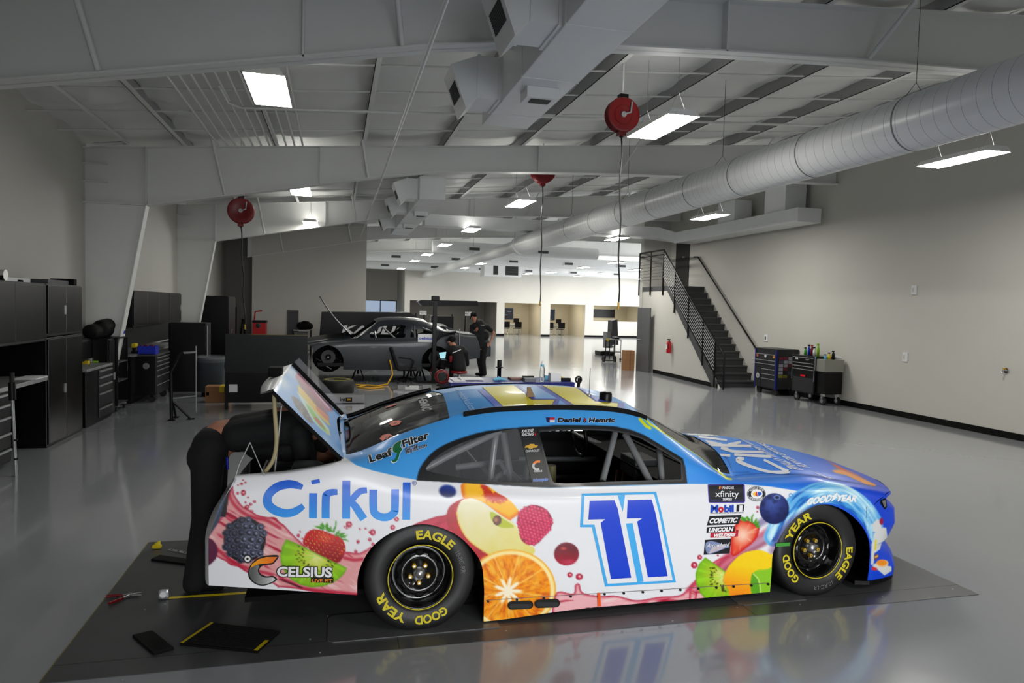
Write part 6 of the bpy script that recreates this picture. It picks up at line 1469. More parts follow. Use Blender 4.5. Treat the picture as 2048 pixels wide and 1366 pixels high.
# yellow air line
pts = [onY(779, 720, 17.0), onY(783, 735, 17.0), onY(785, 750, 16.9), onZ(775, 768, .02), onZ(755, 772, .02), onZ(735, 770, .02), onZ(715, 774, .02), onZ(738, 777, .02), onZ(768, 774, .02), onZ(742, 771, .02), onZ(712, 769, .02)]
M_ycord = mat('yellow_hose', (214, 160, 20), .5)
tag(MB().tube([pts[i].lerp(pts[i+1], k/3) for i in range(len(pts)-1) for k in range(3)]+[pts[-1]], .018, M_ycord, 8).build('air_hose', M_ycord), 'yellow air hose looping on the floor below the grey car', 'hose')
# flat tyre lying down and the grey box marked Into
p = onZ(675, 790); t = thing('tyre', 'loose slick tyre lying flat in front of the grey car', 'tyre', (p.x, p.y+.3, 0))
MB().lathe([(.2, .03), (.24, .0), (.31, .0), (.34, .03), (.345, .15), (.34, .27), (.31, .30), (.24, .30), (.2, .27), (.2, .03)], (p.x, p.y+.3, 0.0), 'z', M_tyre, 48).build('carcass', M_tyre, t)
MB().lathe([(.24, .301), (.25, .303), (.26, .301)], (p.x, p.y+.3, 0), 'z', M_yt, 48).build('yellow_band', M_yt, t)
MB().lathe([(.2, .06), (.19, .2), (.12, .22), (.05, .2), (0, .2)], (p.x, p.y+.3, 0), 'z', M_rim, 36).build('wheel_rim', M_rim, t)
a, b = onY(660, 792, 13.6), onY(729, 806, 13.6)
t = thing('rolling_jack', 'low grey aluminium floor jack with black lettering behind the tyre', 'jack', (a.x, 13.6, 0))
MB().box(a.x-.2, b.x, 13.6, 13.9, b.z-.0, a.z+.01, M_steel, .01).build('frame', M_steel, t)
mb = MB(); text3(mb, 'IntoU', (onY(691, 0, 13.6).x, 13.598, b.z+.04), (1, 0, 0), (0, 0, 1), .07, M_black, .02); mb.box(onY(703, 0, 13.6).x, onY(716, 0, 13.6).x, 13.59, 13.6, b.z+.03, b.z+.11, M_black); mb.box(onY(706, 0, 13.6).x, onY(713, 0, 13.6).x, 13.585, 13.59, b.z+.055, b.z+.09, M_nut); mb.build('lettering', M_black, t)
for x in (a.x, b.x-.1):
    MB().cyl((x, 13.62, .05), 'y', .05, .25, M_rub, 14).build('wheel', M_rub, t); MB().tube([(x, 13.75, .05), (x, 13.75, b.z+.01)], .02, M_galv, 6).build('wheel_fork', M_galv, t)
# pile of small parts on the floor
p = onZ(826, 781); mb = MB(); rs = np.random.RandomState(5)
t = thing('parts_tray', 'flat tray of silver parts and strips on the floor near the office chair', 'tray', (p.x, p.y, 0))
MB().box(p.x-.45, p.x+.45, p.y-.15, p.y+.35, 0, .03, M_steel).build('tray', M_steel, t)
for k in range(8):
    x, y = p.x+rs.uniform(-.38, .3), p.y+rs.uniform(-.1, .25); MB().box(x, x+.2, y, y+.05, .03, .05+.01*k, M_galv if k % 2 else M_paper).build('metal_part', M_galv, t)
# black steel bench panel in the foreground of the grey car
a, b, c = onY(450, 668, 13.0), onY(615, 745, 13.0), onY(455, 815, 13.0)
t = thing('work_bench', 'black steel bench seen from behind, left of the grey car', 'bench', (a.x, 13, 0))
MB().box(a.x, b.x, 13.0, 13.05, b.z, a.z, mat('black_sheet_steel', (24, 26, 28), .45, .3, noise=.35, nscale=6), .004).build('back_panel', M_black, t)
MB().box(a.x, b.x, 13.05, 13.75, a.z-.4, a.z-.35, M_black).build('shelf', M_black, t)
MB().box(a.x+.03, b.x-.03, 13.03, 13.7, .12, b.z-.01, M_black).build('cabinet_body', M_black, t)
MB().box(a.x, a.x+.05, 13.0, 13.05, 0.0, b.z, M_black).box(b.x-.05, b.x, 13.0, 13.05, 0, b.z, M_black).build('frame', M_black, t)
q = onY(466, 777, 13.0); MB().box(q.x-.07, q.x+.07, 13.02, 13.03, q.z-.07, q.z+.07, M_paper).build('paper_label', M_paper, t)
MB().box(onY(505, 0, 13).x, b.x, 12.998, 13.0, a.z-.008, a.z, M_py).build('worn_edge', M_py, t)
# ------------------------------------------------------------ blue bench behind the race car roof
TB = 9.7; tz = onY(1100, 765, TB).z; xa, xb_ = onY(900, 765, TB).x, onY(1150, 765, TB).x
M_bbl = mat('deep_blue_enamel', (14, 26, 110), .35)
t = thing('tool_chest', 'long blue tool chest used as a table behind the race car roof', 'tool chest', (xa, TB, 0))
MB().box(xa, xb_, TB, TB+.75, .15, tz, M_bbl, .01).build('cabinet_body', M_bbl, t)
for k in range(5): MB().box(xa+.04, xb_-.04, TB-.015, TB, .2+k*(tz-.25)/5, .17+(k+1)*(tz-.25)/5, M_bbl, .004).build('drawer', M_bbl, t)
for x in (xa+.12, xb_-.12):
    for y in (TB+.1, TB+.62): MB().cyl((x, y-.02, .07), 'y', .07, .04, M_rub, 16).box(x-.03, x+.03, y-.03, y+.03, .1, .15, M_galv).build('caster', M_rub, t)
def onT(x, dy=.1): p = onY(x, 760, TB+dy); return p.x, TB+dy
def boxth(name, label, cat, x0, x1, h, d, m, dy=.1, group=None, z=None):
    a, y = onT(x0, dy); b, _ = onT(x1, dy); z = tz if z is None else z
    return tag(MB().box(a, b, y, y+d, z, z+h, m, min(.004, h/4)).build(name, m), label, cat, group)
tag(MB().box(onT(908)[0], onT(932)[0], TB+.1, TB+.5, tz, tz+.012, M_paper).box(onT(925)[0], onT(970)[0], TB+.2, TB+.5, tz+.012, tz+.03, M_paper).build('paperwork', M_paper), 'stack of white paperwork on the left end of the blue tool chest', 'papers')
M_rag = mat('light_blue_glove', (110, 180, 212), .7)
x, y = onT(1003); vs = []; rs = np.random.RandomState(2)
caps('shop_rag', [((x-.09, y+.1, tz+.02), (x, y+.12, tz+.03), .02, .03), ((x, y+.12, tz+.03), (x+.09, y+.08, tz+.015), .03, .015), ((x-.02, y+.12, tz+.03), (x-.01, y+.15, tz+.055), .025, .014)], M_rag, None, .006)
tag(bpy.context.scene.collection.objects['shop_rag'], 'crumpled light blue rag on the blue tool chest', 'rag')
boxth('notebook', 'reddish brown flat box lying behind the blue rag', 'box', 1022, 1048, .03, .2, mat('reddish_brown', (120, 86, 76), .7), .3)
boxth('parts_box', 'grey and yellow printed box in the middle of the blue chest', 'box', 1050, 1072, .055, .12, mat('grey_print', (110, 112, 120), .6), .05)
boxth('black_tray', 'thin black tray behind the printed box', 'tray', 1046, 1068, .07, .05, M_black, .25)
boxth('white_carton', 'white carton at the right of the water bottle', 'box', 1101, 1122, .125, .12, M_paper, .1)
x, y = onT(1132, .15)
tag(MB().box(x-.08, x+.08, y, y+.07, tz, tz+.05, M_black, .012).cyl((x-.06, y+.03, tz+.05), 'z', .015, .02, M_yel, 10).build('power_tool', M_black), 'small black and yellow power tool at the right end of the blue chest', 'tool')
x, y = onT(1157, .1); t = thing('cable_coil', 'coil of black cable hanging at the right corner of the blue chest', 'cable', (x, y, tz))
MB().tube([(x+.045*math.cos(a), y, tz+.0+.045*math.sin(a)+.03) for a in np.linspace(0, 2*PI, 20)], .014, M_black, 8).tube([(x, y, tz-.1), (x+.02, y+.03, tz+.05)], .025, M_black, 8).build('coil', M_black, t)
x, y = onT(1084, .12); t = thing('water_bottle', 'clear plastic bottle with white cap and blue collar on the blue chest', 'bottle', (x, y, tz))
hb = onY(1084, 722, y).z-tz
MB().lathe([(0, 0), (.034, 0), (.036, .02), (.036, hb*.55), (.03, hb*.72), (.024, hb*.78)], (x, y, tz), 'z', M_glass, 20).build('bottle_body', M_glass, t)
MB().lathe([(.025, hb*.74), (.027, hb*.78), (.025, hb*.84), (.02, hb*.84)], (x, y, tz), 'z', M_rag, 20).build('collar', M_rag, t); MB().lathe([(.021, hb*.84), (.02, hb*.97), (.0, hb)], (x, y, tz), 'z', M_paper, 20).build('cap', M_paper, t)
x, y = onT(998, .3); hb = onY(998, 720, y).z-tz; t = thing('bearing_driver', 'black cylindrical post with a flange standing on the blue chest', 'tool', (x, y, tz))
MB().lathe([(0, 0), (.03, 0), (.03, hb*.62), (.055, hb*.63), (.055, hb*.67), (.03, hb*.68), (.033, hb*.72), (.033, hb), (0, hb)], (x, y, tz), 'z', M_black, 20).build('driver_body', M_black, t)
x, y = onT(1092, .4); boxth('silver_part', 'small silver and blue part between bottle and white carton', 'part', 1090, 1099, .07, .06, M_rag, .3)
x, y = onT(887, .1); t = thing('air_reel', 'round red and black portable hose reel left of the blue chest', 'hose reel', (x, y, 0))
q = onY(885, 754, y); MB().lathe([(.07, -.06), (.1, -.06), (.1, .06), (.07, .06)], (q.x, y+.06, q.z), 'y', M_red, 28).cyl((q.x, y, q.z), 'y', .06, .12, M_black, 20).build('drum', M_red, t)
MB().box(q.x-.03, q.x+.03, y+.03, y+.09, 0, q.z-.09, M_black).box(q.x-.2, q.x+.2, y-.1, y+.2, 0, .03, M_black).build('stand', M_black, t)

# ============================================================ FAR BACKGROUND
a, b = onY(640, 622, 21.5), onY(832, 690, 21.5); t = thing('pit_cart', 'big black pit cart with slanted ends and white racing team lettering', 'cart', (a.x, 24.4, 0))
YK = 24.4; K = lambda x, y: (onY(x, y, YK).x, onY(x, y, YK).z)
MB().prism([K(637, 690), K(643, 624), K(818, 625), K(834, 632), K(834, 700)], 'y', YK, YK+1.2, M_black).build('housing', M_black, t)
mb = MB(); text3(mb, 'KAULIG', (K(692, 0)[0], YK-.004, K(0, 656)[1]), (1, 0, 0), (0, 0, 1), .27, M_paper, .03, .2, width=K(832, 0)[0]-K(692, 0)[0]); mb.build('lettering', M_paper, t)
for x in (K(650, 0)[0], K(820, 0)[0]): MB().cyl((x, YK+.1, .12), 'y', .12, .1, M_rub, 18).box(x-.05, x+.05, YK+.05, YK+.2, .2, K(0, 695)[1]+.02, M_black).build('caster', M_rub, t)
YK = 25.6; t = thing('pit_wagon', 'tall black pit wagon with a wing-shaped lettered top beam', 'cart', (K(895, 0)[0], YK, 0))
MB().prism([K(836, 603), K(842, 600), K(955, 602), K(957, 612), K(845, 612)], 'y', YK, YK+.6, M_black).build('top_wing', M_black, t)
for x0 in (843, 936):
    mb = MB()
    for r, s in ((0, 'KAULIG'), (1, 'RACING')): text3(mb, s, (K(x0+8, 0)[0], YK-.004, K(0, 605.5+5*r)[1]), (1, 0, 0), (0, 0, 1), .06, M_paper, .05, .2, width=.26)
    mb.build('lettering', M_paper, t)
MB().box(K(876, 0)[0], K(922, 0)[0], YK+.1, YK+.5, .25, K(0, 613)[1], M_black, .01).build('equipment_cabinet', M_black, t)
MB().box(K(842, 0)[0], K(950, 0)[0], YK+.05, YK+.9, .25, K(0, 655)[1], M_black, .01).build('lower_body', M_black, t)
for x in (845, 862, 920, 947):
    MB().tube([(K(x, 0)[0], YK+.2, .7), (K(x, 0)[0], YK+.2, K(0, 608)[1])], .03, M_black, 8).build('support_post', M_black, t)
for x in (850, 942): MB().cyl((K(x, 0)[0], YK+.1, .13), 'y', .13, .1, M_rub, 18).build('wheel', M_rub, t)
# red portable machine, wall panel, shelf with bag, ladder, door outline on the cross wall
YK = 26.6; t = thing('shop_machine', 'red wheeled shop machine with a gauge and hose arm against the cross wall', 'machine', (K(524, 0)[0], YK, 0))
MB().box(K(510, 0)[0], K(537, 0)[0], YK, YK+.5, .1, K(0, 636)[1], mat('bright_red_enamel', (190, 16, 24), .35), .02).build('cabinet_body', M_red, t)
MB().box(K(509, 0)[0], K(538, 0)[0], YK-.01, YK+.52, K(0, 636)[1], K(0, 631)[1], M_black, .01).build('top_cover', M_black, t)
MB().cyl((K(522, 0)[0], YK-.03, K(0, 642)[1]), 'y', .09, .03, M_chrome, 20).build('gauge', M_chrome, t)
MB().tube([(K(512, 0)[0], YK+.2, K(0, 631)[1]), (K(514, 0)[0], YK+.2, K(0, 612)[1]), (K(528, 0)[0], YK+.2, K(0, 610)[1])], .025, MATS['bright_red_enamel'], 8).build('hose_arm', M_red, t)
for x in (512, 535): MB().cyl((K(x, 0)[0], YK+.05, .06), 'y', .06, .06, M_rub, 14).build('caster', M_rub, t)
mb = MB(); YK = 27.27; mb.box(K(581, 0)[0], K(604, 0)[0], YK, YK+.03, K(0, 665)[1], K(0, 607)[1], M_dgrey); tag(mb.build('electrical_panel', M_dgrey), 'tall dark grey electrical panel on the cross wall', 'panel')
YK = 26.3; t = thing('shelf_unit', 'open metal shelf carrying a black bag by the cross wall', 'shelf', (K(608, 0)[0], YK, 0))
xs = (K(592, 0)[0], K(629, 0)[0])
for x in xs:
    for y in (YK, YK+.5): MB().box(x-.02, x+.02, y-.02, y+.02, 0, K(0, 650)[1], M_black).build('upright', M_black, t)
for z in (.15, .55, K(0, 652)[1]): MB().box(xs[0], xs[1], YK, YK+.5, z, z+.03, M_galv).build('shelf_board', M_galv, t)
MB().box(xs[0]+.05, xs[1]-.1, YK+.05, YK+.45, .58, K(0, 655)[1], mat('grey_bin', (120, 120, 118), .7)).build('grey_bin', MATS['grey_bin'], t)
c = K(611, 647); caps('black_bag', [((c[0]-.18, YK+.25, K(0, 650)[1]+.14), (c[0]+.15, YK+.25, K(0, 650)[1]+.13), .15, .12), ((c[0]-.05, YK+.25, K(0, 650)[1]+.2), (c[0]+.05, YK+.25, K(0, 650)[1]+.2), .13, .12)], M_blackm, None, .02); tag(COL.objects['black_bag'], 'black bag slumped on the open shelf by the cross wall', 'bag')
YK = 28.8; t = thing('door_frame', 'black pipe door frame standing in the dark alcove', 'frame', (K(466, 0)[0], YK, 0))
MB().tube([(K(474, 0)[0], YK, 0), (K(474, 0)[0], YK, K(0, 604)[1]), (K(457, 0)[0], YK, K(0, 603)[1])], .06, M_black, 8).build('pipe', M_black, t)
t = thing('step_ladder', 'dark folded step ladder leaning in the alcove corner', 'ladder', (K(490, 0)[0], 28.2, 0)); YK = 28.2
for x in (482, 494): MB().tube([(K(x, 0)[0], YK, 0), (K(490+(x-488)*.3, 0)[0], YK+.2, K(0, 630)[1])], .03, M_black, 4).build('rail', M_black, t)
for z in np.arange(.3, 1.5, .3): MB().box(K(486, 0)[0], K(493, 0)[0], YK, YK+.06, z, z+.03, M_black).build('rung', M_black, t)
# glass door / window beyond the far left
M_sky = mat('bright_outdoors', (214, 226, 240), .9, emit=(214, 226, 240), es=1.6)
t = MB().box(2.0, 4.3, 51.05, 51.1, 2.14, 2.2, M_black).box(2.0, 2.06, 51.05, 51.1, 0, 2.2, M_black).box(3.1, 3.16, 51.05, 51.1, 0, 2.2, M_black).box(4.24, 4.3, 51.05, 51.1, 0, 2.2, M_black); struct('window_1', t)
# office furniture behind the far openings: picture, desk, chairs
def office(x0, lab, pic):
    y = 48.2
    t = thing('office_desk', 'office desk inside the %s lit room' % lab, 'desk', (x0+.9, y, 0))
    MB().box(x0+.2, x0+1.7, y, y+.7, .7, .74, M_paper).build('desk_top', M_paper, t); MB().box(x0+.25, x0+1.65, y+.1, y+.14, .05, .7, mat('pale_panel', (190, 186, 170), .6)).build('modesty_panel', MATS['pale_panel'], t)
    for q in (.25, 1.65): MB().box(x0+q-.03, x0+q+.03, y, y+.7, 0, .7, M_galv).build('leg', M_galv, t)
    for i, q in enumerate((.5, 1.35)):
        c = thing('office_chair', '%s chair before the desk in the %s lit room' % (('left', 'right')[i], lab), 'chair', (x0+q, y-.6, 0), 'visitor chairs in the offices')
        MB().box(x0+q-.24, x0+q+.24, y-.85, y-.4, .42, .46, M_blackm).build('seat', M_blackm, c); MB().box(x0+q-.24, x0+q+.24, y-.9, y-.86, .5, .92, M_blackm).build('backrest', M_blackm, c)
        for a in (-.22, .22): MB().tube([(x0+q+a, y-.88, .9), (x0+q+a, y-.88, .02), (x0+q+a, y-.4, .02), (x0+q+a, y-.4, .44)], .015, M_chrome, 6).build('leg', M_chrome, c)
    m_ = thing('monitor', 'dark computer screen on the desk in the %s lit room' % lab, 'screen', (x0+1.5, y+.3, .74)); MB().box(x0+1.3, x0+1.7, y+.3, y+.33, .85, 1.15, M_black).box(x0+1.47, x0+1.53, y+.3, y+.34, .74, .86, M_black).build('screen', M_black, m_)
    p = thing('framed_picture', pic, 'picture', (x0+1, 49.6, 1.5)); MB().box(x0+.35, x0+1.55, 49.62, 49.68, 1.05, 1.85, mat('pic_dark', (44, 58, 84), .5)).build('canvas', MATS['pic_dark'], p)
    mb = MB(); rs = np.random.RandomState(int(x0)); 
    for k in range(9): mb.box(x0+.4+rs.uniform(0, .8), x0+.75+rs.uniform(0, .75), 49.605, 49.62, 1.1+k*.08, 1.14+k*.08, mat('pic%d' % (k % 3), ((150, 170, 196), (120, 60, 60), (30, 40, 60))[k % 3], .6))
    mb.build('artwork', None, p)
office(11.1, 'left cream', 'blue racing picture on the cream wall of the left office'); office(14.3, 'right cream', 'colourful racing picture on the cream wall of the right office')
mb = MB().box(18.0, 20.2, 48.6, 48.66, 1.35, 1.95, M_black); t = tag(mb.build('wall_screen', M_black), 'wide dark wall screen in the meeting room at far right', 'screen')
# far clutter by the stair wall: floor scrubber, hand truck, cart, boxes
YK = onZ(1240, 725).y; t = thing('hand_truck', 'black hand truck with a curved nose plate near the cardboard boxes', 'hand truck', (K(1240, 0)[0], YK, 0))
for x in (1234, 1242, 1251): MB().tube([(K(x, 0)[0], YK, .12), (K(x, 0)[0], YK, K(0, 662)[1])], .02, M_black, 8).build('rail', M_black, t)
for y in (713, 679): MB().tube([(K(1234, 0)[0], YK, K(0, y)[1]), (K(1251, 0)[0], YK, K(0, y)[1])], .016, M_black, 6).build('cross_bar', M_black, t)
MB().box(K(1225, 0)[0], K(1252, 0)[0], YK-.25, YK, .0, .02, M_galv).build('nose_plate', M_galv, t)
for x in (1231, 1254): MB().cyl((K(x, 0)[0], YK+.1, .12), 'x', .12, .05, M_rub, 20).build('wheel', M_rub, t)
YK = 27.5; t = thing('floor_scrubber', 'tall dark grey floor cleaning machine with yellow knob', 'machine', (K(1229, 0)[0], YK, 0))
MB().prism([K(1223, 690), K(1225, 641), K(1235, 639), K(1237, 690)], 'y', YK, YK+.5, M_dgrey).build('tank', M_dgrey, t)
MB().box(K(1222, 0)[0], K(1252, 0)[0], YK-.1, YK+.6, .0, .18, M_black, .04).build('brush_deck', M_black, t); MB().sphere((K(1237, 0)[0], YK-.05, K(0, 662)[1]), .07, M_yel).build('knob', M_yel, t)
MB().box(K(1237, 0)[0], K(1250, 0)[0], YK+.1, YK+.5, .3, K(0, 643)[1], mat('light_grey_plastic', (140, 142, 145), .5), .02).build('rear_tank', MATS['light_grey_plastic'], t)
YK = 24.8; t = thing('utility_cart', 'stainless utility cart loaded with black gear beside the dark door', 'cart', (K(1262, 0)[0], YK, 0))
for y in (663, 693): MB().box(K(1252, 0)[0], K(1266, 0)[0], YK, YK+.6, K(0, y)[1], K(0, y)[1]+.04, M_steel).build('shelf_board', M_steel, t)
for x in (1253, 1265): MB().tube([(K(x, 0)[0], YK, .08), (K(x, 0)[0], YK, K(0, 663)[1])], .015, M_steel, 6).build('upright', M_steel, t); MB().cyl((K(x, 0)[0], YK, .04), 'y', .04, .03, M_rub, 12).build('caster', M_rub, t)
MB().box(K(1254, 0)[0], K(1264, 0)[0], YK+.1, YK+.4, K(0, 663)[1]+.0, K(0, 663)[1]+.12, M_black, .02).build('gear', M_black, t)
p = onZ(1262, 741); e = .22
k = 0
for (dx, dz, lb) in ((0, 0, 'lower left'), (1, 0, 'lower right'), (0, 1, 'upper left'), (1, 1, 'upper right')):
    x = onY(1250+dx*10, 735, p.y).x; zt = onY(1250, 700, p.y).z
    hh = onY(1255, 701, p.y).z/2
    tag(MB().box(x, onY(1260+dx*10, 735, p.y).x-.012, p.y+dx*.02, p.y+.3, dz*hh, dz*hh+hh-.005, M_card, .004).build('cardboard_box', M_card), '%s of four brown cardboard boxes stacked by the dark door' % lb, 'box', 'cardboard boxes by the door')

# ============================================================ STAIRS
NS_ = 15; z1_ = 2.68; Y0_, Y1_ = 15.98, 18.98
t = thing('staircase', 'dark grey painted straight stair rising along the right wall', 'stairs', (10, Y0_, 0))
for k in range(NS_):
    ya = Y0_+(Y1_-Y0_)*k/NS_; zz = z1_*(k+1)/NS_; xl = ang(ya)
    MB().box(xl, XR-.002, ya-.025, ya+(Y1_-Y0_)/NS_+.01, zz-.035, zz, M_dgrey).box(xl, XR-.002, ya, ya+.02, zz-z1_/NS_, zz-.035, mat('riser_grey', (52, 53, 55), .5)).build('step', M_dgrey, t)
mb = MB(); mb.prism([(Y0_-.1, 0), (Y0_+.1, 0), (Y1_+.1, z1_-.12), (Y1_+.1, z1_), (Y1_, z1_), (Y0_-.1, .12)], 'x', -.02, .02, M_dgrey); mb.v = [(v[0]+ang(v[1]), v[1], v[2]) for v in mb.v]; mb.build('stringer', M_dgrey, t)
MB().add([(ang(Y1_), Y1_, z1_), (XR, Y1_, z1_), (XR, 21.0, z1_), (P1, 21.0, z1_), (ang(Y1_), Y1_, z1_-.15), (XR, Y1_, z1_-.15), (XR, 21.0, z1_-.15), (P1, 21.0, z1_-.15)], [(0, 1, 2, 3), (4, 5, 6, 7), (0, 1, 5, 4), (0, 3, 7, 4)], M_dgrey).build('landing', M_dgrey, t)
t = thing('stair_railing', 'black steel railing with thin rods along the open side of the stair', 'railing', (9.5, Y0_, 0))
def rp(px, py):
    X = 9.5
    for _ in range(4): q = onX(px, py, X-.03); X = ang(min(q.y, 20.95))
    return onX(px, py, X-.03)
c6b = lambda x, y: (1200+x/3.414, 460+y/3.414)
posts = [((790, 755), (785, 1075)), ((708, 618), (700, 925)), ((610, 455), (602, 740)), ((517, 280), (508, 568)), ((438, 135), (434, 445)), ((352, 152), (348, 445)), ((274, 162), (268, 448))]
PT = []
for a, b in posts:
    p, q = rp(*c6b(*a)), rp(*c6b(*b)); q = Vector((p.x, p.y, q.z)); PT.append((p, q)); MB().tube([p, Vector((p.x, p.y, max(q.z, 0.0)))], .026, M_black, 4).build('post', M_black, t)
MB().tube([PT[0][0]]+[p[0] for p in PT[1:5]], .028, M_black, 4).build('top_rail', M_black, t); MB().tube([PT[4][0], PT[6][0]], .026, M_black, 4).build('landing_rail', M_black, t)
e = rp(*c6b(850, 858)); eb = Vector((e.x, e.y, 0)); MB().tube([PT[0][0], e, eb], .024, M_black, 6).build('end_loop', M_black, t)
for k in range(1, 10):
    f_ = k/10.5; d = Vector((0, 0, -.92*f_)); MB().tube([PT[0][0]+d, PT[4][0]+d], .008, mat('pale_rod', (170, 172, 174), .4), 6).build('infill_rod', M_galv, t)
for k in range(1, 10):
    d = Vector((0, 0, -.98*k/10)); MB().tube([PT[4][0]+d, PT[6][0]+d], .006, M_dgrey, 5).build('landing_rod', M_dgrey, t)
MB().tube([rp(*c6b(280, 190)), rp(*c6b(430, 168))], .02, M_black, 6).build('inner_rail', M_black, t)
t = thing('wall_handrail', 'black handrail bracketed to the right wall above the steps', 'handrail', (10.5, Y0_, 1)); X = XR-.07
a, b = onX(1396, 514, X), onX(1512, 697, X); MB().tube([onX(1388, 514, X), a, b], .022, M_black, 8).build('rail', M_black, t)
for s_ in (.05, .33, .6, .88): q = a.lerp(b, s_); MB().tube([q, q+Vector((.068, 0, -.06))], .012, M_black, 6).build('bracket', M_black, t)
# doors
a, b = onX(1354, 480, XR), onX(1377, 572, XR); mb = MB().box(XR-.02, XR, b.y, a.y, z1_, a.z, mat('dark_door', (44, 43, 42), .45)); d = struct('door_1', mb, MATS['dark_door'])
q = onX(1373, 514, XR); MB().box(XR-.09, XR-.02, q.y-.02, q.y+.12, q.z-.015, q.z+.015, M_galv).build('door_handle', M_galv, d)
a, b = onZ(1273.5, 741), onZ(1298, 745.5); dv = (b-a); hgt = onY(1300, 616, b.y).z; n_ = Vector((-dv.y, dv.x, 0)).normalized()*-.04
MB_ = MB().add([a, b, b+n_, a+n_]+[p+Vector((0, 0, hgt)) for p in (a, b, b+n_, a+n_)], [(0, 1, 2, 3), (4, 5, 6, 7), (0, 1, 5, 4), (1, 2, 6, 5), (2, 3, 7, 6), (3, 0, 4, 7)], mat('grey_door', (86, 87, 88), .5)); d = struct('door_2', MB_)
MB().tube([a.lerp(b, .1)+Vector((-.05, 0, 1.0)), a.lerp(b, .35)+Vector((-.05, 0, 1.0))], .02, M_galv, 6).build('door_handle', M_galv, d)
# extinguisher, switches, outlets, hose bib
q = rp(1341, 706); z0 = q.z; q2 = rp(1341, 678); t = thing('fire_extinguisher', 'red fire extinguisher hanging on the white wall under the stair', 'extinguisher', (q.x, q.y, z0)); hx = q2.z-z0
M_er = mat('extinguisher_red', (196, 14, 28), .3)
MB().lathe([(0, 0), (.06, 0), (.07, .015), (.07, hx*.72), (.045, hx*.82), (.02, hx*.86)], (q.x-.06, q.y, z0), 'z', M_er, 20).build('cylinder', M_er, t); MB().cyl((q.x-.06, q.y, z0+hx*.85), 'z', .018, hx*.1, M_black, 10).box(q.x-.12, q.x-.02, q.y-.015, q.y+.015, z0+hx*.93, z0+hx, M_black).build('valve_handle', M_black, t)
MB().tube([(q.x-.06, q.y-.04, z0+hx*.9), (q.x-.11, q.y-.07, z0+hx*.6), (q.x-.1, q.y-.07, z0+hx*.3)], .012, M_black, 6).build('hose', M_black, t); MB().box(q.x-.136, q.x-.13, q.y-.04, q.y+.04, z0+hx*.3, z0+hx*.6, M_paper).build('paper_label', M_paper, t)
for px, py, nm, lb in ((1533, 676, 'light_switch', 'white switch with a black rocker on the right wall above the blue cabinet'), (1829, 580, 'thermostat', 'small white plate high on the right wall'), (1811, 714, 'wall_outlet', 'white wall outlet low on the right wall')):
    q = onX(px, py, XR); s_ = .06 if nm != 'light_switch' else .07; o = MB().box(XR-.02, XR, q.y-s_, q.y+s_, q.z-.09, q.z+.09, M_paper, .004).build(nm, M_paper); tag(o, lb, 'wall plate')
    MB().box(XR-.026, XR-.02, q.y+.0, q.y+.035, q.z-.04, q.z+.04, M_black if nm == 'light_switch' else M_wall).build('rocker', M_black, o)
q = onX(2014, 741, XR); t = thing('hose_bib', 'chrome and brass tap low on the right wall at far right', 'tap', tuple(q)); MB().cyl((XR-.01, q.y, q.z), (-1, 0, 0), .045, .012, M_chrome, 20).tube([(XR, q.y, q.z), (XR-.08, q.y, q.z), (XR-.1, q.y, q.z-.05)], .014, M_chrome, 8).build('spout', M_chrome, t); MB().cyl((XR-.06, q.y, q.z+.02), 'z', .025, .02, M_nut, 12).build('valve_knob', M_nut, t)

# ============================================================ TOOL CHESTS BY THE RIGHT WALL
def drawers(t, x, y0, y1, zs, m, pm=M_galv, name='drawer'):
    for a, b in zip(zs, zs[1:]):
        d = MB().box(x-.012, x, y0, y1, b+.006, a-.006, m, .004).build(name, m, t); MB().box(x-.03, x-.012, y0+.01, y1-.01, a-.028, a-.014, pm).build('drawer_pull', pm, d)
M_navy = mat('navy_edge_trim', (18, 30, 110), .4); M_char = mat('charcoal_enamel', (34, 35, 38), .4)
t = thing('tool_chest', 'dark rolling tool cabinet with blue corners and stickers next to the stair foot', 'tool chest', (10.3, 14.7, 0))
X0, X1, Ya, Yb = 10.02, 10.6, 14.25, 15.1; zt = onX(1512, 697, X0).z
MB().box(X0, X1, Ya, Yb, .16, zt, M_char, .008).build('cabinet_body', M_char, t)
MB().box(X0-.01, X1+.01, Ya-.01, Yb+.01, zt, zt+.03, M_char, .006).build('top_lid', M_char, t)
for y in (Ya, Yb-.03): MB().box(X0-.018, X0+.02, y-.006, y+.036, .14, zt, M_navy, .004).build('corner_trim', M_navy, t)
dz_ = zt-.16; drawers(t, X0, Ya+.03, Yb-.03, [zt-.09, zt-.2*dz_-.05, zt-.3*dz_-.05, zt-.43*dz_-.05], M_char); drawers(t, X0, Ya+.03, Yb-.28, [zt-.49*dz_, zt-.62*dz_, zt-.74*dz_, .18], M_char)
MB().box(X0-.012, X0, Yb-.25, Yb-.035, .18, zt-.49*dz_, M_char, .004).build('cabinet_door', M_char, t)
def disc(x, y, z, r, m, t, nm='sticker'): return MB().cyl((x, y, z), (-1, 0, 0), r, .003, m, 20).build(nm, m, t)
q = Vector((X0-.013, Yb-.14, .16+.29*dz_)); d = disc(q.x, q.y, q.z, .06, M_paper, t); mb = MB(); text3(mb, 'G', (q.x-.005, q.y+.03, q.z-.03), (0, -1, 0), (0, 0, 1), .065, M_black, .05); mb.build('sticker_letter', M_black, d)
for y, m_ in ((Yb-.09, mat('sticker_orange', (190, 90, 60), .5)), (Yb-.42, M_paper), (Ya+.1, mat('sticker_gold', (206, 130, 50), .5))): disc(X0-.013, y, zt-.15, .04, m_, t)
mb = MB(); rs = np.random.RandomState(8)
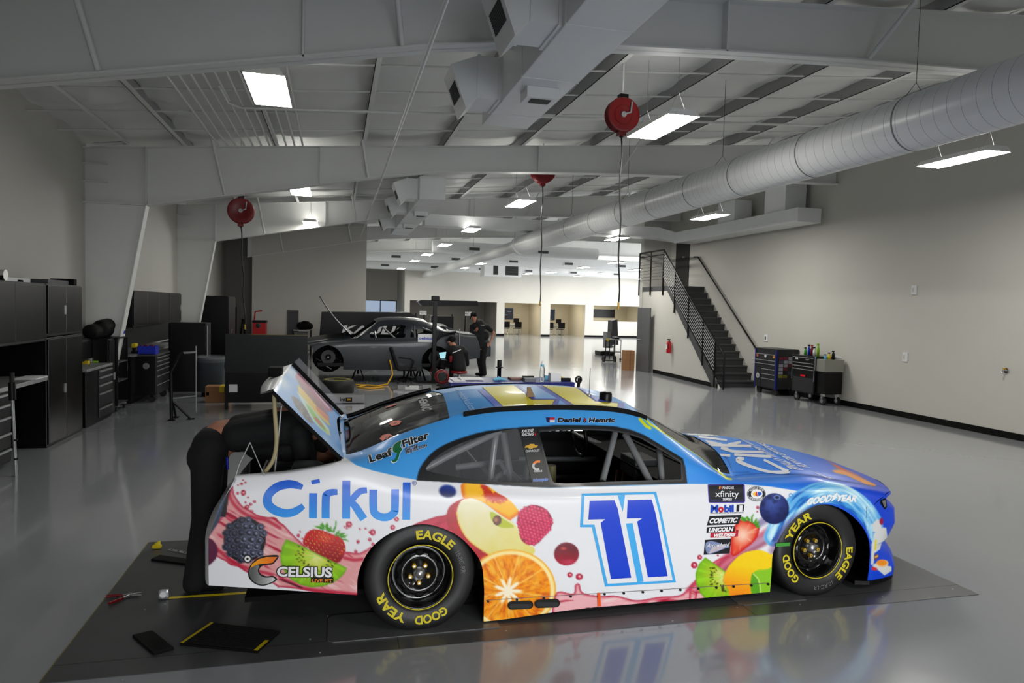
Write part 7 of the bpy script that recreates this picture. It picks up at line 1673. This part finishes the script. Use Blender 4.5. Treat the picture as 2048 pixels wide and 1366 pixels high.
for i in range(4):
    for j in range(7):
        c = ((110, 30, 50), (150, 150, 160), (60, 60, 76), (30, 30, 34))[rs.randint(4)] if j > 1 else ((120, 120, 40), (40, 40, 42))[rs.randint(2)]
        x = X0+.06+i*.125; z = zt-.18-(6-j)*.085-.0; mb.box(x, x+.11, Ya-.003, Ya-.001, z-.035, z+.035, mat('st%02d%02d%02d' % c, c, .5))
mb.build('sticker_collage', None, t)
for x in (X0+.08, X1-.08):
    for y in (Ya+.1, Yb-.1): MB().cyl((x-.025, y, .075), 'x', .075, .05, M_rub, 20).box(x-.03, x+.03, y-.03, y+.03, .12, .16, M_black).build('caster', M_rub, t)
t = thing('tool_cart', 'black rolling drawer cart with chrome edges and a steel side tray', 'tool cart', (10.3, 13.3, 0))
X0, X1, Ya, Yb = 10.06, 10.58, 12.95, 13.72; zt = 1.02
MB().box(X0, X1, Ya, Yb, .2, zt, M_black, .008).build('cabinet_body', M_black, t)
drawers(t, X0, Ya+.035, Yb-.035, [zt-.02, zt-.14, zt-.21, zt-.28, zt-.40], M_black)
for y in (Ya, Yb-.025): MB().box(X0-.02, X0+.012, y, y+.025, .48, zt+.01, M_chrome).build('corner_trim', M_chrome, t)
MB().box(X0-.005, X0, Ya+.03, Yb-.03, .22, .54, M_char).build('lower_door', M_char, t)
mb = MB(); text3(mb, 'ECR', (X0-.017, Yb-.12, zt-.09), (0, -1, 0), (0, 0, 1), .035, M_paper, .06); text3(mb, 'Snyder', (X0-.017, Ya+.3, zt-.09), (0, -1, 0), (0, 0, 1), .03, M_paper, 0, .3); mb.build('lettering', M_paper, t)
MB().box(X0-.017, X0-.014, Ya+.3, Ya+.46, .56, .60, M_er).build('badge', M_er, t)
MB().box(X0+.02, X1-.02, Ya-.28, Ya-.01, zt-.30, zt-.04, mat('pale_steel', (150, 150, 142), .4, .5), .006).build('side_tray', MATS['pale_steel'], t)
MB().box(X0+.04, X1-.04, Ya-.27, Ya-.0, .24, zt-.3, M_black, .006).build('lower_bin', M_black, t)
for x in (X0+.08, X1-.08):
    for y in (Ya-.18, Yb-.1): MB().cyl((x-.02, y, .09), 'x', .09, .045, M_rub, 22).cyl((x-.025, y, .09), 'x', .045, .055, M_chrome, 16).box(x-.03, x+.03, y-.03, y+.03, .14, .24, M_chrome).build('caster', M_rub, t)
M_green = mat('green_plastic', (70, 170, 60), .4); M_lime = mat('lime_plastic', (140, 190, 40), .4)
def sprayb(x, y, z, m, cap, h, lb, r=.032):
    t = thing('spray_bottle', lb, 'bottle', (x, y, z), 'bottles on the tool carts'); MB().lathe([(0, 0), (r, 0), (r, h*.6), (r*.5, h*.78), (r*.4, h*.85)], (x, y, z), 'z', m, 14).build('bottle_body', m, t); MB().box(x-.035, x+.02, y-.012, y+.012, z+h*.85, z+h, cap, .004).build('trigger', cap, t)
zz = 1.02
for (dy, m_, c, h, lb) in ((.66, M_green, M_black, .17, 'small green bottle at the back left of the black cart'), (.54, M_blue, M_black, .24, 'blue spray bottle on the black cart'), (.44, M_red, M_er, .24, 'red topped spray bottle on the black cart'), (.36, M_paper, M_black, .20, 'dark and white bottle between red and lime ones'), (.24, M_lime, M_lime, .28, 'tall lime green bottle on the black cart')):
    sprayb(10.3, 12.95+dy, zz, m_, c, h, lb)
for (dx, m_, c, h, lb) in ((.10, M_rag, M_black, .12, 'pale blue bottle in the steel side tray'), (.2, M_yel, M_black, .16, 'yellow bottle with black top in the side tray'), (.30, M_black, M_black, .2, 'black spray bottle in the side tray')):
    sprayb(10.08+dx, 12.8, zt-.05, m_, c, h, lb)
t = caps('shop_rag_white', [((10.46, 12.8, zt+.01), (10.53, 12.75, zt+.0), .04, .03)], M_paper, None, .012); t.name = 'shop_rag.001'; tag(t, 'white rag bunched on the right of the steel side tray', 'rag')

# ============================================================ LEFT WALL
XF = -3.5
def cab(name, label, cat, y0, y1, z0, z1, doors=2, x0=XL+.012, x1=XF, group=None, handle=True):
    t = thing(name, label, cat, ((x0+x1)/2, (y0+y1)/2, z0), group)
    MB().box(x0, x1, y0, y1, z0, z1, M_black, .008).build('cabinet_body', M_black, t)
    for k in range(doors):
        a = y0+.015+(y1-y0-.03)*k/doors; b = a+(y1-y0-.03)/doors
        d = MB().box(x1, x1+.018, a+.004, b-.004, z0+.04, z1-.02, mat('satin_black_door', (5, 5, 6), .28, noise=.2, nscale=3, spec=.3), .004).build('door', M_black, t)
        if handle and k == doors-2 or doors == 1: MB().box(x1+.018, x1+.03, b-.07, b-.03, (z0+z1)/2-.06, (z0+z1)/2+.06, M_galv).build('door_handle', M_galv, d)
    return t
cab('tall_cabinet', 'lower half of the tall black steel cabinet by the left wall', 'cabinet', 9.88, 11.12, 0, 1.39)
cab('wall_cabinet', 'upper black two-door cabinet stacked on the tall left cabinet', 'cabinet', 9.88, 11.12, 1.40, 2.07)
cab('wall_cabinet', 'black overhead cabinet above the workbench at the far left edge', 'cabinet', 7.2, 9.86, 1.35, 2.07, 3, handle=False)
MB_ = MB().box(XL+.012, XL+.05, 6.9, 9.86, .92, 1.34, M_blackm); tag(MB_.build('pegboard', M_blackm), 'black back panel above the left workbench', 'panel')
t = thing('workbench', 'workbench with a grey steel top along the left wall', 'workbench', (XF, 8.3, 0)); MB().box(XL+.012, XF+.02, 6.0, 9.86, .86, .91, M_galv, .004).build('bench_top', M_galv, t); MB().box(XL+.012, XF-.02, 6.0, 6.04, 0, .86, M_black).build('side_panel', M_black, t); MB().box(XL+.012, XL+.03, 6.0, 9.85, 0, .86, M_black).build('rear_panel', M_black, t)
t = thing('drawer_unit', 'black drawer unit with silver pulls under the left workbench', 'drawers', (XF, 8, 0)); MB().box(XL+.04, XF-.01, 7.3, 8.9, .05, .85, M_black, .006).build('cabinet_body', M_black, t)
for a, b in zip((.84, .72, .58, .40, .22), (.72, .58, .40, .22, .07)):
    d = MB().box(XF-.01, XF+.005, 7.33, 8.87, b+.006, a-.006, M_black, .004).build('drawer', M_black, t); MB().box(XF+.005, XF+.022, 7.35, 8.85, a-.035, a-.012, M_galv).build('drawer_pull', M_galv, d)
p = onZ(60, 757, .91); tag(MB().box(p.x-.12, p.x+.12, p.y-.15, p.y+.2, .91, .925, M_paper).build('paperwork', M_paper), 'sheets of paper lying on the left workbench', 'papers')
t = thing('drawer_unit', 'black drawer unit with five silver pulls beyond the tall cabinet', 'drawers', (XF, 12.1, 0)); MB().box(XL+.012, XF, 11.3, 12.5, .0, .82, M_black, .006).build('cabinet_body', M_black, t); MB().box(XL+.012, XF+.02, 11.3, 12.5, .82, .86, M_galv, .004).build('counter_top', M_galv, t)
for a, b in zip((.80, .70, .58, .45, .22), (.70, .58, .45, .22, .06)):
    d = MB().box(XF, XF+.015, 11.85, 12.47, b+.006, a-.006, M_char, .004).build('drawer', M_char, t); MB().box(XF+.015, XF+.032, 11.87, 12.45, a-.035, a-.012, M_galv).build('drawer_pull', M_galv, d)
for px, py, nm, m_, s_, lb in ((170, 725, 'hand_tool', M_yel, (.12, .05, .05), 'yellow hand tool on the counter beyond the tall cabinet'), (183, 727, 'hand_tool', M_lime, (.22, .06, .03), 'bright green tool lying on the left counter'), (180, 721, 'tool_clamp', M_galv, (.08, .05, .08), 'silver clamp among the tools on the left counter'), (200, 720, 'red_cup', M_red, (.06, .06, .1), 'small red container on the left counter')):
    p = onX(px, py, -3.8); tag(MB().box(p.x-s_[0]/2, p.x+s_[0]/2, p.y-s_[1], p.y+s_[1], .86, .86+s_[2], m_, .012).build(nm, m_), lb, 'tool')
t = thing('shelf_rack', 'narrow black open rack on casters before the first left column', 'rack', (XF, 13.2, 0)); ya, yb, xa_ = 12.85, 13.42, XF-.5
for y in (ya, yb): MB().box(xa_, XF, y-.01, y+.01, .1, 1.25, M_black).build('side_panel', M_black, t)
for z in (.12, .5, .82, 1.23): MB().box(xa_, XF, ya, yb, z, z+.02, M_dgrey if z < 1.2 else M_black).build('shelf_board', M_dgrey, t)
for y in (ya+.06, yb-.06): MB().cyl((XF-.06, y, .045), 'x', .045, .03, M_rub, 14).box(XF-.08, XF-.01, y-.03, y+.03, .08, .1, M_galv).build('caster', M_rub, t)
MB().box(xa_, xa_+.01, ya, yb, .1, 1.25, M_black).build('rear_panel', M_black, t)
p = onX(208, 660, -3.75); caps('black_bag_heap', [((-3.8, p.y-.5, 1.36), (-3.8, p.y+.5, 1.36), .12, .13), ((-3.75, p.y-.2, 1.42), (-3.75, p.y+.2, 1.44), .12, .12)], M_blackm, None, .02).name = 'duffel_bag'
tag(COL.objects['duffel_bag'], 'black duffel bag lying on the cabinet beside the first left column', 'bag')
cab('storage_cabinet', 'black cabinet carrying the duffel bag behind the drawer counter', 'cabinet', 12.52, 12.83, 0, 1.24, 1, x1=XF-.05)
cab('storage_cabinet', 'low black cabinet carrying the duffel bag behind the rack', 'cabinet', 11.35, 12.5, .9, 1.24, 2, x1=XF-.3)
caps('white_cloth', [((XF-.36, 11.45, 1.275), (XF-.38, 11.42, 1.40), .04, .02), ((XF-.36, 11.45, 1.275), (XF-.34, 11.42, 1.26), .035, .02)], M_paper, None, .012); tag(COL.objects['white_cloth'], 'white cloth bunched on the low cabinet beside the tall left cabinet', 'cloth')
# on top of the tall cabinet
for (px0, px1, py, h, m_, lb, nm) in ((8, 60, 562, .05, M_galv, 'long flat metal part lying on the left cabinets', 'metal_rail'), (96, 137, 565, .06, M_dgrey, 'grey grooved plate on top of the tall cabinet', 'metal_plate'), (35, 47, 558, .03, M_black, 'small black object on top of the overhead cabinet', 'small_part')):
    a, b = onX(px0, py, XF-.1), onX(px1, py, XF-.1); z = 2.07; tag(MB().box(XF-.3, XF-.1, a.y, b.y, z, z+h, m_, .004).build(nm, m_), lb, 'part')
a = onX(154, 575, XF-.1); tag(MB().box(XF-.35, XF-.05, 11.0-.0, 11.12, 2.07, 2.16, M_blackm, .01).build('black_case', M_blackm), 'upright black case at the far end of the tall cabinet top', 'case')
q = onX(1, 557, -3.5); tag(MB().cyl((-3.75, q.y, 2.13), 'x', .06, .3, M_chrome, 16).build('metal_pipe', M_chrome), 'cut end of a metal pipe on the cabinet at the left edge', 'pipe')
# cabinets past the first column
cab('storage_cabinet', 'large black cabinet block between the two left columns', 'cabinet', 13.75, 16.5, 1.38, 2.05, 3, handle=False)
cab('wall_cabinet', 'glossy black cabinet door with a silver handle between the left columns', 'cabinet', 16.52, 17.7, 1.38, 2.05, 1)
cab('tall_cabinet', 'tall black cabinet behind the second left column', 'cabinet', 21.2, 22.6, 0, 2.03, 2, x1=-2.95)
t = thing('workbench', 'black workbench below the cabinets between the left columns', 'workbench', (XF, 15.5, 0)); MB().box(XL+.012, XF+.02, 13.75, 17.7, .86, .90, M_galv).build('bench_top', M_galv, t); MB().box(XL+.012, XF-.05, 13.8, 21.0, 0, .86, M_black).build('cabinet_body', M_black, t); MB().box(XL+.012, XL+.04, 13.75, 21.0, .9, 1.38, M_black).build('back_panel', M_black, t)
p = onY(337, 645, 15.6); q = onY(412, 646, 15.6); t = thing('steel_locker', 'plain black steel locker standing out from the left wall', 'locker', ((p.x+q.x)/2, 15.9, 0)); MB().box(p.x, q.x, 15.6, 16.2, 0.0, p.z, M_black, .01).build('locker_body', M_black, t); MB().box(p.x+.02, q.x-.02, 15.58, 15.6, .1, p.z-.05, M_black, .004).build('door', M_black, t)
MB().tube([(q.x+.03, 15.58, .5), (q.x+.03, 15.58, p.z-.05)], .01, M_galv, 6).build('side_rod', M_galv, t)
# rolling cart with the blue bin
a = onZ(314, 806); b = onZ(341, 793); t = thing('tool_cart', 'black rolling tool cart with silver pulls carrying a blue bin', 'tool cart', (a.x-.3, a.y, 0)); cx0, cx1, cy0, cy1 = a.x-.72, a.x-.02, a.y, b.y+.1; zt = .86
MB().box(cx0, cx1, cy0, cy1, .14, zt, M_black, .01).build('cabinet_body', M_black, t); MB().box(cx0-.02, cx1+.02, cy0-.02, cy1+.02, zt, zt+.03, M_dgrey, .004).build('top_tray', M_dgrey, t)
for a_, b_ in zip((.84, .77, .69, .61, .5, .34), (.77, .69, .61, .5, .34, .16)):
    d = MB().box(cx1, cx1+.012, cy0+.02, cy1-.02, b_+.005, a_-.005, M_char, .003).build('drawer', M_char, t); MB().box(cx1+.012, cx1+.026, cy0+.03, cy1-.03, a_-.026, a_-.01, M_galv).build('drawer_pull', M_galv, d)
MB().cyl((cx1-.16, cy0-.004, .68), (0, -1, 0), .055, .012, M_steel, 24).build('round_badge', M_steel, t)
for x in (cx0+.08, cx1-.08):
    for y in (cy0+.08, cy1-.08): MB().cyl((x, y-.02, .065), 'y', .065, .04, M_rub, 18).box(x-.03, x+.03, y-.03, y+.03, .1, .14, M_black).build('caster', M_rub, t)
zc = zt+.03; t = thing('storage_bin', 'blue plastic bin filled with red caps on the rolling cart', 'bin', (cx1-.2, cy0+.1, zc)); xs0, xs1, ys0, ys1 = cx1-.32, cx1-.03, cy0+.05, cy0+.3
mb = MB(); mb.box(xs0, xs1, ys0, ys0+.01, zc, zc+.15, M_blue).box(xs0, xs1, ys1, ys1+.01, zc, zc+.15, M_blue).box(xs0, xs0+.01, ys0, ys1, zc, zc+.15, M_blue).box(xs1, xs1+.01, ys0, ys1+.01, zc, zc+.15, M_blue).box(xs0, xs1, ys0, ys1, zc, zc+.01, M_blue); mb.build('bin_body', M_blue, t)
for k in range(5): MB().sphere((xs0+.05+k*.048, ys0+.08+(k % 2)*.07, zc+.15), .024, M_red, 10).build('red_cap', M_red, t)
p = onX(272, 688, -3.55); t = thing('cordless_drill', 'yellow cordless drill on the bench behind the rolling cart', 'drill', (-3.6, p.y, .9)); MB().box(-3.62, -3.54, p.y-.05, p.y+.12, 1.0, 1.08, M_yel, .02).build('drill_body', M_yel, t); MB().box(-3.61, -3.55, p.y-.03, p.y+.02, .93, 1.0, M_black, .01).box(-3.63, -3.53, p.y-.05, p.y+.06, .9, .94, M_black, .01).build('handle', M_black, t)
p = onX(262, 640, -3.5); t = thing('aerosol_can', 'white and blue aerosol can with a red cap near the first left column', 'can', (-3.6, 13.6, 1.25))
MB().cyl((-3.56, 13.36, 1.25), 'z', .033, .15, M_paper, 16).build('can_body', M_paper, t); MB().cyl((-3.56, 13.36, 1.40), 'z', .028, .045, M_red, 16).build('cap', M_red, t); MB().cyl((-3.56, 13.36, 1.29), 'z', .0335, .06, M_blue, 16).build('printed_band', M_blue, t)
# trash can and box
p = onZ(418, 795); t = thing('trash_can', 'grey trash can lined with clear plastic beside the black bench', 'trash can', (p.x, p.y+.25, 0)); MB().lathe([(0, 0), (.20, 0), (.25, .68), (.265, .70), (.265, .66)], (p.x, p.y+.25, .08), 'z', mat('grey_bin_plastic', (66, 74, 80), .5), 28).build('can_body', MATS['grey_bin_plastic'], t)
mb = MB().lathe([(.27, .60), (.272, .70), (.25, .73), (.24, .68)], (p.x, p.y+.25, .08), 'z', M_lex, 28); mb.build('liner', M_lex, t); MB().cyl((p.x, p.y+.25, .0), 'z', .18, .08, M_black, 20).build('dolly', M_black, t)
p = onZ(410, 806); q = onZ(452, 808); t = thing('cardboard_box', 'brown cardboard box with yellow tape on the floor by the trash can', 'box', (p.x, p.y, 0)); hb = onY(410, 773, p.y).z; MB().box(p.x, p.x+.42, p.y, p.y+.32, 0, hb, M_card, .005).build('carton', M_card, t); MB().box(p.x+.25, p.x+.33, p.y-.003, p.y+.325, .2 if hb > .25 else hb*.6, hb+.003, M_yel).build('tape', M_yel, t); MB().box(p.x+.02, p.x+.07, p.y-.003, p.y, hb*.45, hb*.65, M_blackm).build('print', M_blackm, t)
# pipe stand
P = lambda x, y, Y: onY(x, y, Y)
b1 = onZ(343, 841); Yp = b1.y; t = thing('pipe_stand', 'black welded pipe stand with a bent arm on the open floor at left', 'stand', tuple(b1))
MB().tube([b1, P(342, 745, Yp), P(360, 710, Yp), P(368, 706, Yp)], .025, M_black, 8).build('upright', M_black, t); MB().tube([P(366, 706, Yp), P(392, 704, Yp)], .018, M_galv, 8).build('arm', M_galv, t)
MB().tube([P(345, 803, Yp), onZ(382, 838, .01)], .02, M_black, 6).build('brace', M_black, t); MB().tube([P(345, 803, Yp), onZ(352, 835, .01)], .02, M_black, 6).build('brace', M_black, t)
MB().tube([P(346, 797, Yp), P(392, 792, Yp)], .012, M_galv, 6).tube([P(392, 692, Yp), P(392, 824, Yp)], .008, M_galv, 6).build('gauge_rod', M_galv, t)
for q in (b1, onZ(382, 838, .0), onZ(352, 835, .0)): MB().box(q.x-.05, q.x+.05, q.y-.05, q.y+.05, 0, .012, M_black).build('foot', M_black, t)
# pole at the left edge
b1 = onZ(32, 953); Yp = b1.y; t = thing('pole_stand', 'thin silver pole with a black ribbed head at the left edge', 'stand', tuple(b1)); tp = P(25, 800, Yp)
MB().tube([b1, tp], .016, M_galv, 10).build('pole', M_galv, t); MB().tube([tp, P(24, 765, Yp)], .035, M_black, 12).tube([P(24, 765, Yp), P(24, 745, Yp)], .022, M_rub, 12).build('head', M_black, t)
for z in (.18, .38): MB().lathe([(.018, 0), (.02, .01), (.018, .02)], (b1.x-.0, Yp, z), 'z', M_black, 12).build('joint_ring', M_black, t)
# ============================================================ ON THE STEEL PLATE
zp = .0045
def mat_on(label, pts, stripes=()):
    t = thing('rubber_mat', label, 'mat', tuple(onZ(pts[0][0], pts[0][1], zp))); q = [onZ(x, y, zp+.014) for x, y in pts]
    MB().add(q+[Vector((p.x, p.y, zp)) for p in q], [(0, 1, 2, 3), (0, 1, 5, 4), (1, 2, 6, 5), (2, 3, 7, 6), (3, 0, 4, 7), (4, 5, 6, 7)], M_blackm).build('mat_body', M_blackm, t)
    mb = MB(); up = Vector((0, 0, .0015))
    for k in range(1, 22):
        a, b = q[0].lerp(q[1], k/22), q[3].lerp(q[2], k/22); mb.tube([a+up*.5, b+up*.5], .0022, M_rub, 4)
    mb.build('rib', M_rub, t)
    for (e0, e1, w_) in stripes:
        a, b, c, d = q[e0], q[(e0+1) % 4], q[(e0+2) % 4], q[(e0+3) % 4]; a2, b2 = a.lerp(d, w_), b.lerp(c, w_)
        if e1 < 1: a, a2 = a.lerp(b, 1-e1), a2.lerp(b2, 1-e1)
        MB().add([p+up*1.6 for p in (a, b, b2, a2)], [(0, 1, 2, 3)], M_yel).build('yellow_stripe', M_yel, t)
mat_on('small black ribbed rubber mat lying at the lower left of the plate', ((265, 1270), (305, 1261), (348, 1295), (307, 1306)))
mat_on('large black rubber mat with yellow edge stripes in front of the tail', ((360, 1286), (422, 1245), (560, 1262), (515, 1302)), ((0, 1, .04), (2, .5, .05)))
mat_on('black ribbed mat near the feet at the back of the plate', ((302, 1118), (320, 1110), (384, 1119), (371, 1127)))
a, b = onZ(335, 1101, zp), onZ(388, 1112, zp); u = (b-a).normalized(); n_ = Vector((-u.y, u.x, 0))*.03; t = thing('metal_strip', 'perforated silver metal strip lying by the feet', 'strip', tuple(a)); MB().add([a, b, b+n_, a+n_]+[p+Vector((0, 0, .006)) for p in (a, b, b+n_, a+n_)], [(0, 1, 2, 3), (4, 5, 6, 7), (0, 1, 5, 4), (1, 2, 6, 5), (2, 3, 7, 6), (3, 0, 4, 7)], M_galv).build('strip_body', M_galv, t)
for k in (.1, .35, .6, .85): q = a.lerp(b, k)+n_*.5; MB().cyl((q.x, q.y, zp+.006), 'z', .008, .002, M_black, 10).build('hole', M_black, t)
p = onZ(313, 1098, zp); caps('tape_wad', [((p.x-.02, p.y, zp+.018), (p.x+.02, p.y, zp+.02), .016, .02), ((p.x, p.y+.01, zp+.03), (p.x+.015, p.y+.02, zp+.045), .018, .012)], M_yel, None, .005, 1); tag(COL.objects['tape_wad'], 'crumpled wad of yellow tape at the back of the plate', 'tape')
# tape measure
p = onZ(326, 1200, zp); t = thing('tape_measure', 'round silver tape measure with its yellow blade pulled out', 'tape measure', tuple(p)); MB().box(p.x-.03, p.x+.035, p.y, p.y+.035, zp, zp+.062, M_galv, .016).build('case', M_galv, t); MB().cyl((p.x, p.y-.001, zp+.034), (0, -1, 0), .02, .002, M_paper, 20).build('face_sticker', M_paper, t)
e = onZ(560, 1183, zp); MB().add([(p.x+.03, p.y+.005, zp+.004), (e.x, e.y, zp+.002), (e.x, e.y+.02, zp+.006), (p.x+.03, p.y+.025, zp+.008), (p.x+.03, p.y+.005, zp+.003), (e.x, e.y, zp+.001), (e.x, e.y+.02, zp+.005), (p.x+.03, p.y+.025, zp+.007)], [(0, 1, 2, 3), (4, 7, 6, 5), (0, 4, 5, 1)], M_yel).build('blade', M_yel, t)
# pliers with red grips
t = thing('pliers', 'pair of pliers with long red grips open on the plate edge', 'pliers', tuple(onZ(250, 1193, zp)))
g = [onZ(212, 1193, zp+.012), onZ(246, 1190, zp+.012), onZ(218, 1207, zp+.012), onZ(246, 1196, zp+.012), onZ(262, 1190, zp+.012)]
MB().tube([g[0], g[0].lerp(g[1], .5)+Vector((0, .003, 0)), g[1]], [.009, .010, .008], M_red, 8).build('grip', M_red, t); MB().tube([g[2], g[2].lerp(g[3], .5), g[3]], [.009, .010, .008], M_red, 8).build('grip', M_red, t)
j1, j2 = onZ(284, 1185, zp+.01), onZ(283, 1190, zp+.01); MB().tube([g[1], g[4], j2], [.007, .011, .004], M_steel, 6).tube([g[3], g[4], j1], [.007, .011, .004], M_steel, 6).cyl((g[4].x, g[4].y, zp+.012), 'z', .009, .014, M_steel, 10).build('jaw', M_steel, t)
# ============================================================ HOSE REELS
def reel(label, px, py, Y, rpx, x2, y2, hosep, crop=False):
    c = onY(px, py, Y); r = onY(px+rpx, py, Y).x-c.x; t = thing('hose_reel', label, 'hose reel', tuple(c))
    for s_ in (-1, 1): MB().lathe([(0, .04*s_), (r*.5, .04*s_), (r*.9, .065*s_), (r, .06*s_), (r, .05*s_), (r*.5, .03*s_), (0, .03*s_)], c, 'y', M_red, 36).build('side_disc', M_red, t)
    MB().lathe([(r*.55, -.05), (r*.55, .05)], c, 'y', M_black, 28).build('hose_coil', M_black, t)
    MB().cyl((c.x, c.y-.04, c.z), (0, -1, 0), .035, .03, M_galv, 16).tube([(c.x, c.y-.07, c.z), (c.x+.09, c.y-.075, c.z+.03), (c.x+.1, c.y-.075, c.z+.16)], .012, M_galv, 8).build('swivel_joint', M_galv, t)
    MB().box(c.x-.05, c.x+.06, c.y-.05, c.y+.05, c.z+r*.9, c.z+r*1.2, M_black).box(c.x-.05, c.x+.05, c.y-.04, c.y+.04, c.z-r*1.2, c.z-r*.8, M_red).build('mounting_arm', M_red, t)
    MB().tube([(c.x, c.y, c.z+r*1.1), (c.x, c.y, zroof(c.x)-.05)], .015, M_white, 6).build('hanger_rod', M_white, t)
    e = onY(x2, y2, Y); s0 = Vector((c.x, c.y, c.z-r*1.15)); n = 14
    MB().tube([s0.lerp(e, k/n)+Vector((.012*math.sin(k*1.1), 0, 0)) for k in range(n+1)], .011, M_rub, 8).build('hose', M_rub, t)
    MB().sphere(s0, .035, M_rub, 12).build('hose_stop', M_rub, t); MB().cyl((e.x, e.y, e.z-.08), 'z', .014, .09, M_nut, 10).build('coupler', M_nut, t)
reel('big red hose reel hanging right of the rectangular duct, hose hanging down', 1244, 231, 8.4, 31.5, 1237, 606, 0)
reel('red hose reel half hidden behind the second frame, middle of the hall', 1086, 342, 13.7, 24, 1080, 604, 0)
reel('red hose reel on the left side below the second frame', 482, 422, 13.6, 27, 490, 650, 0)
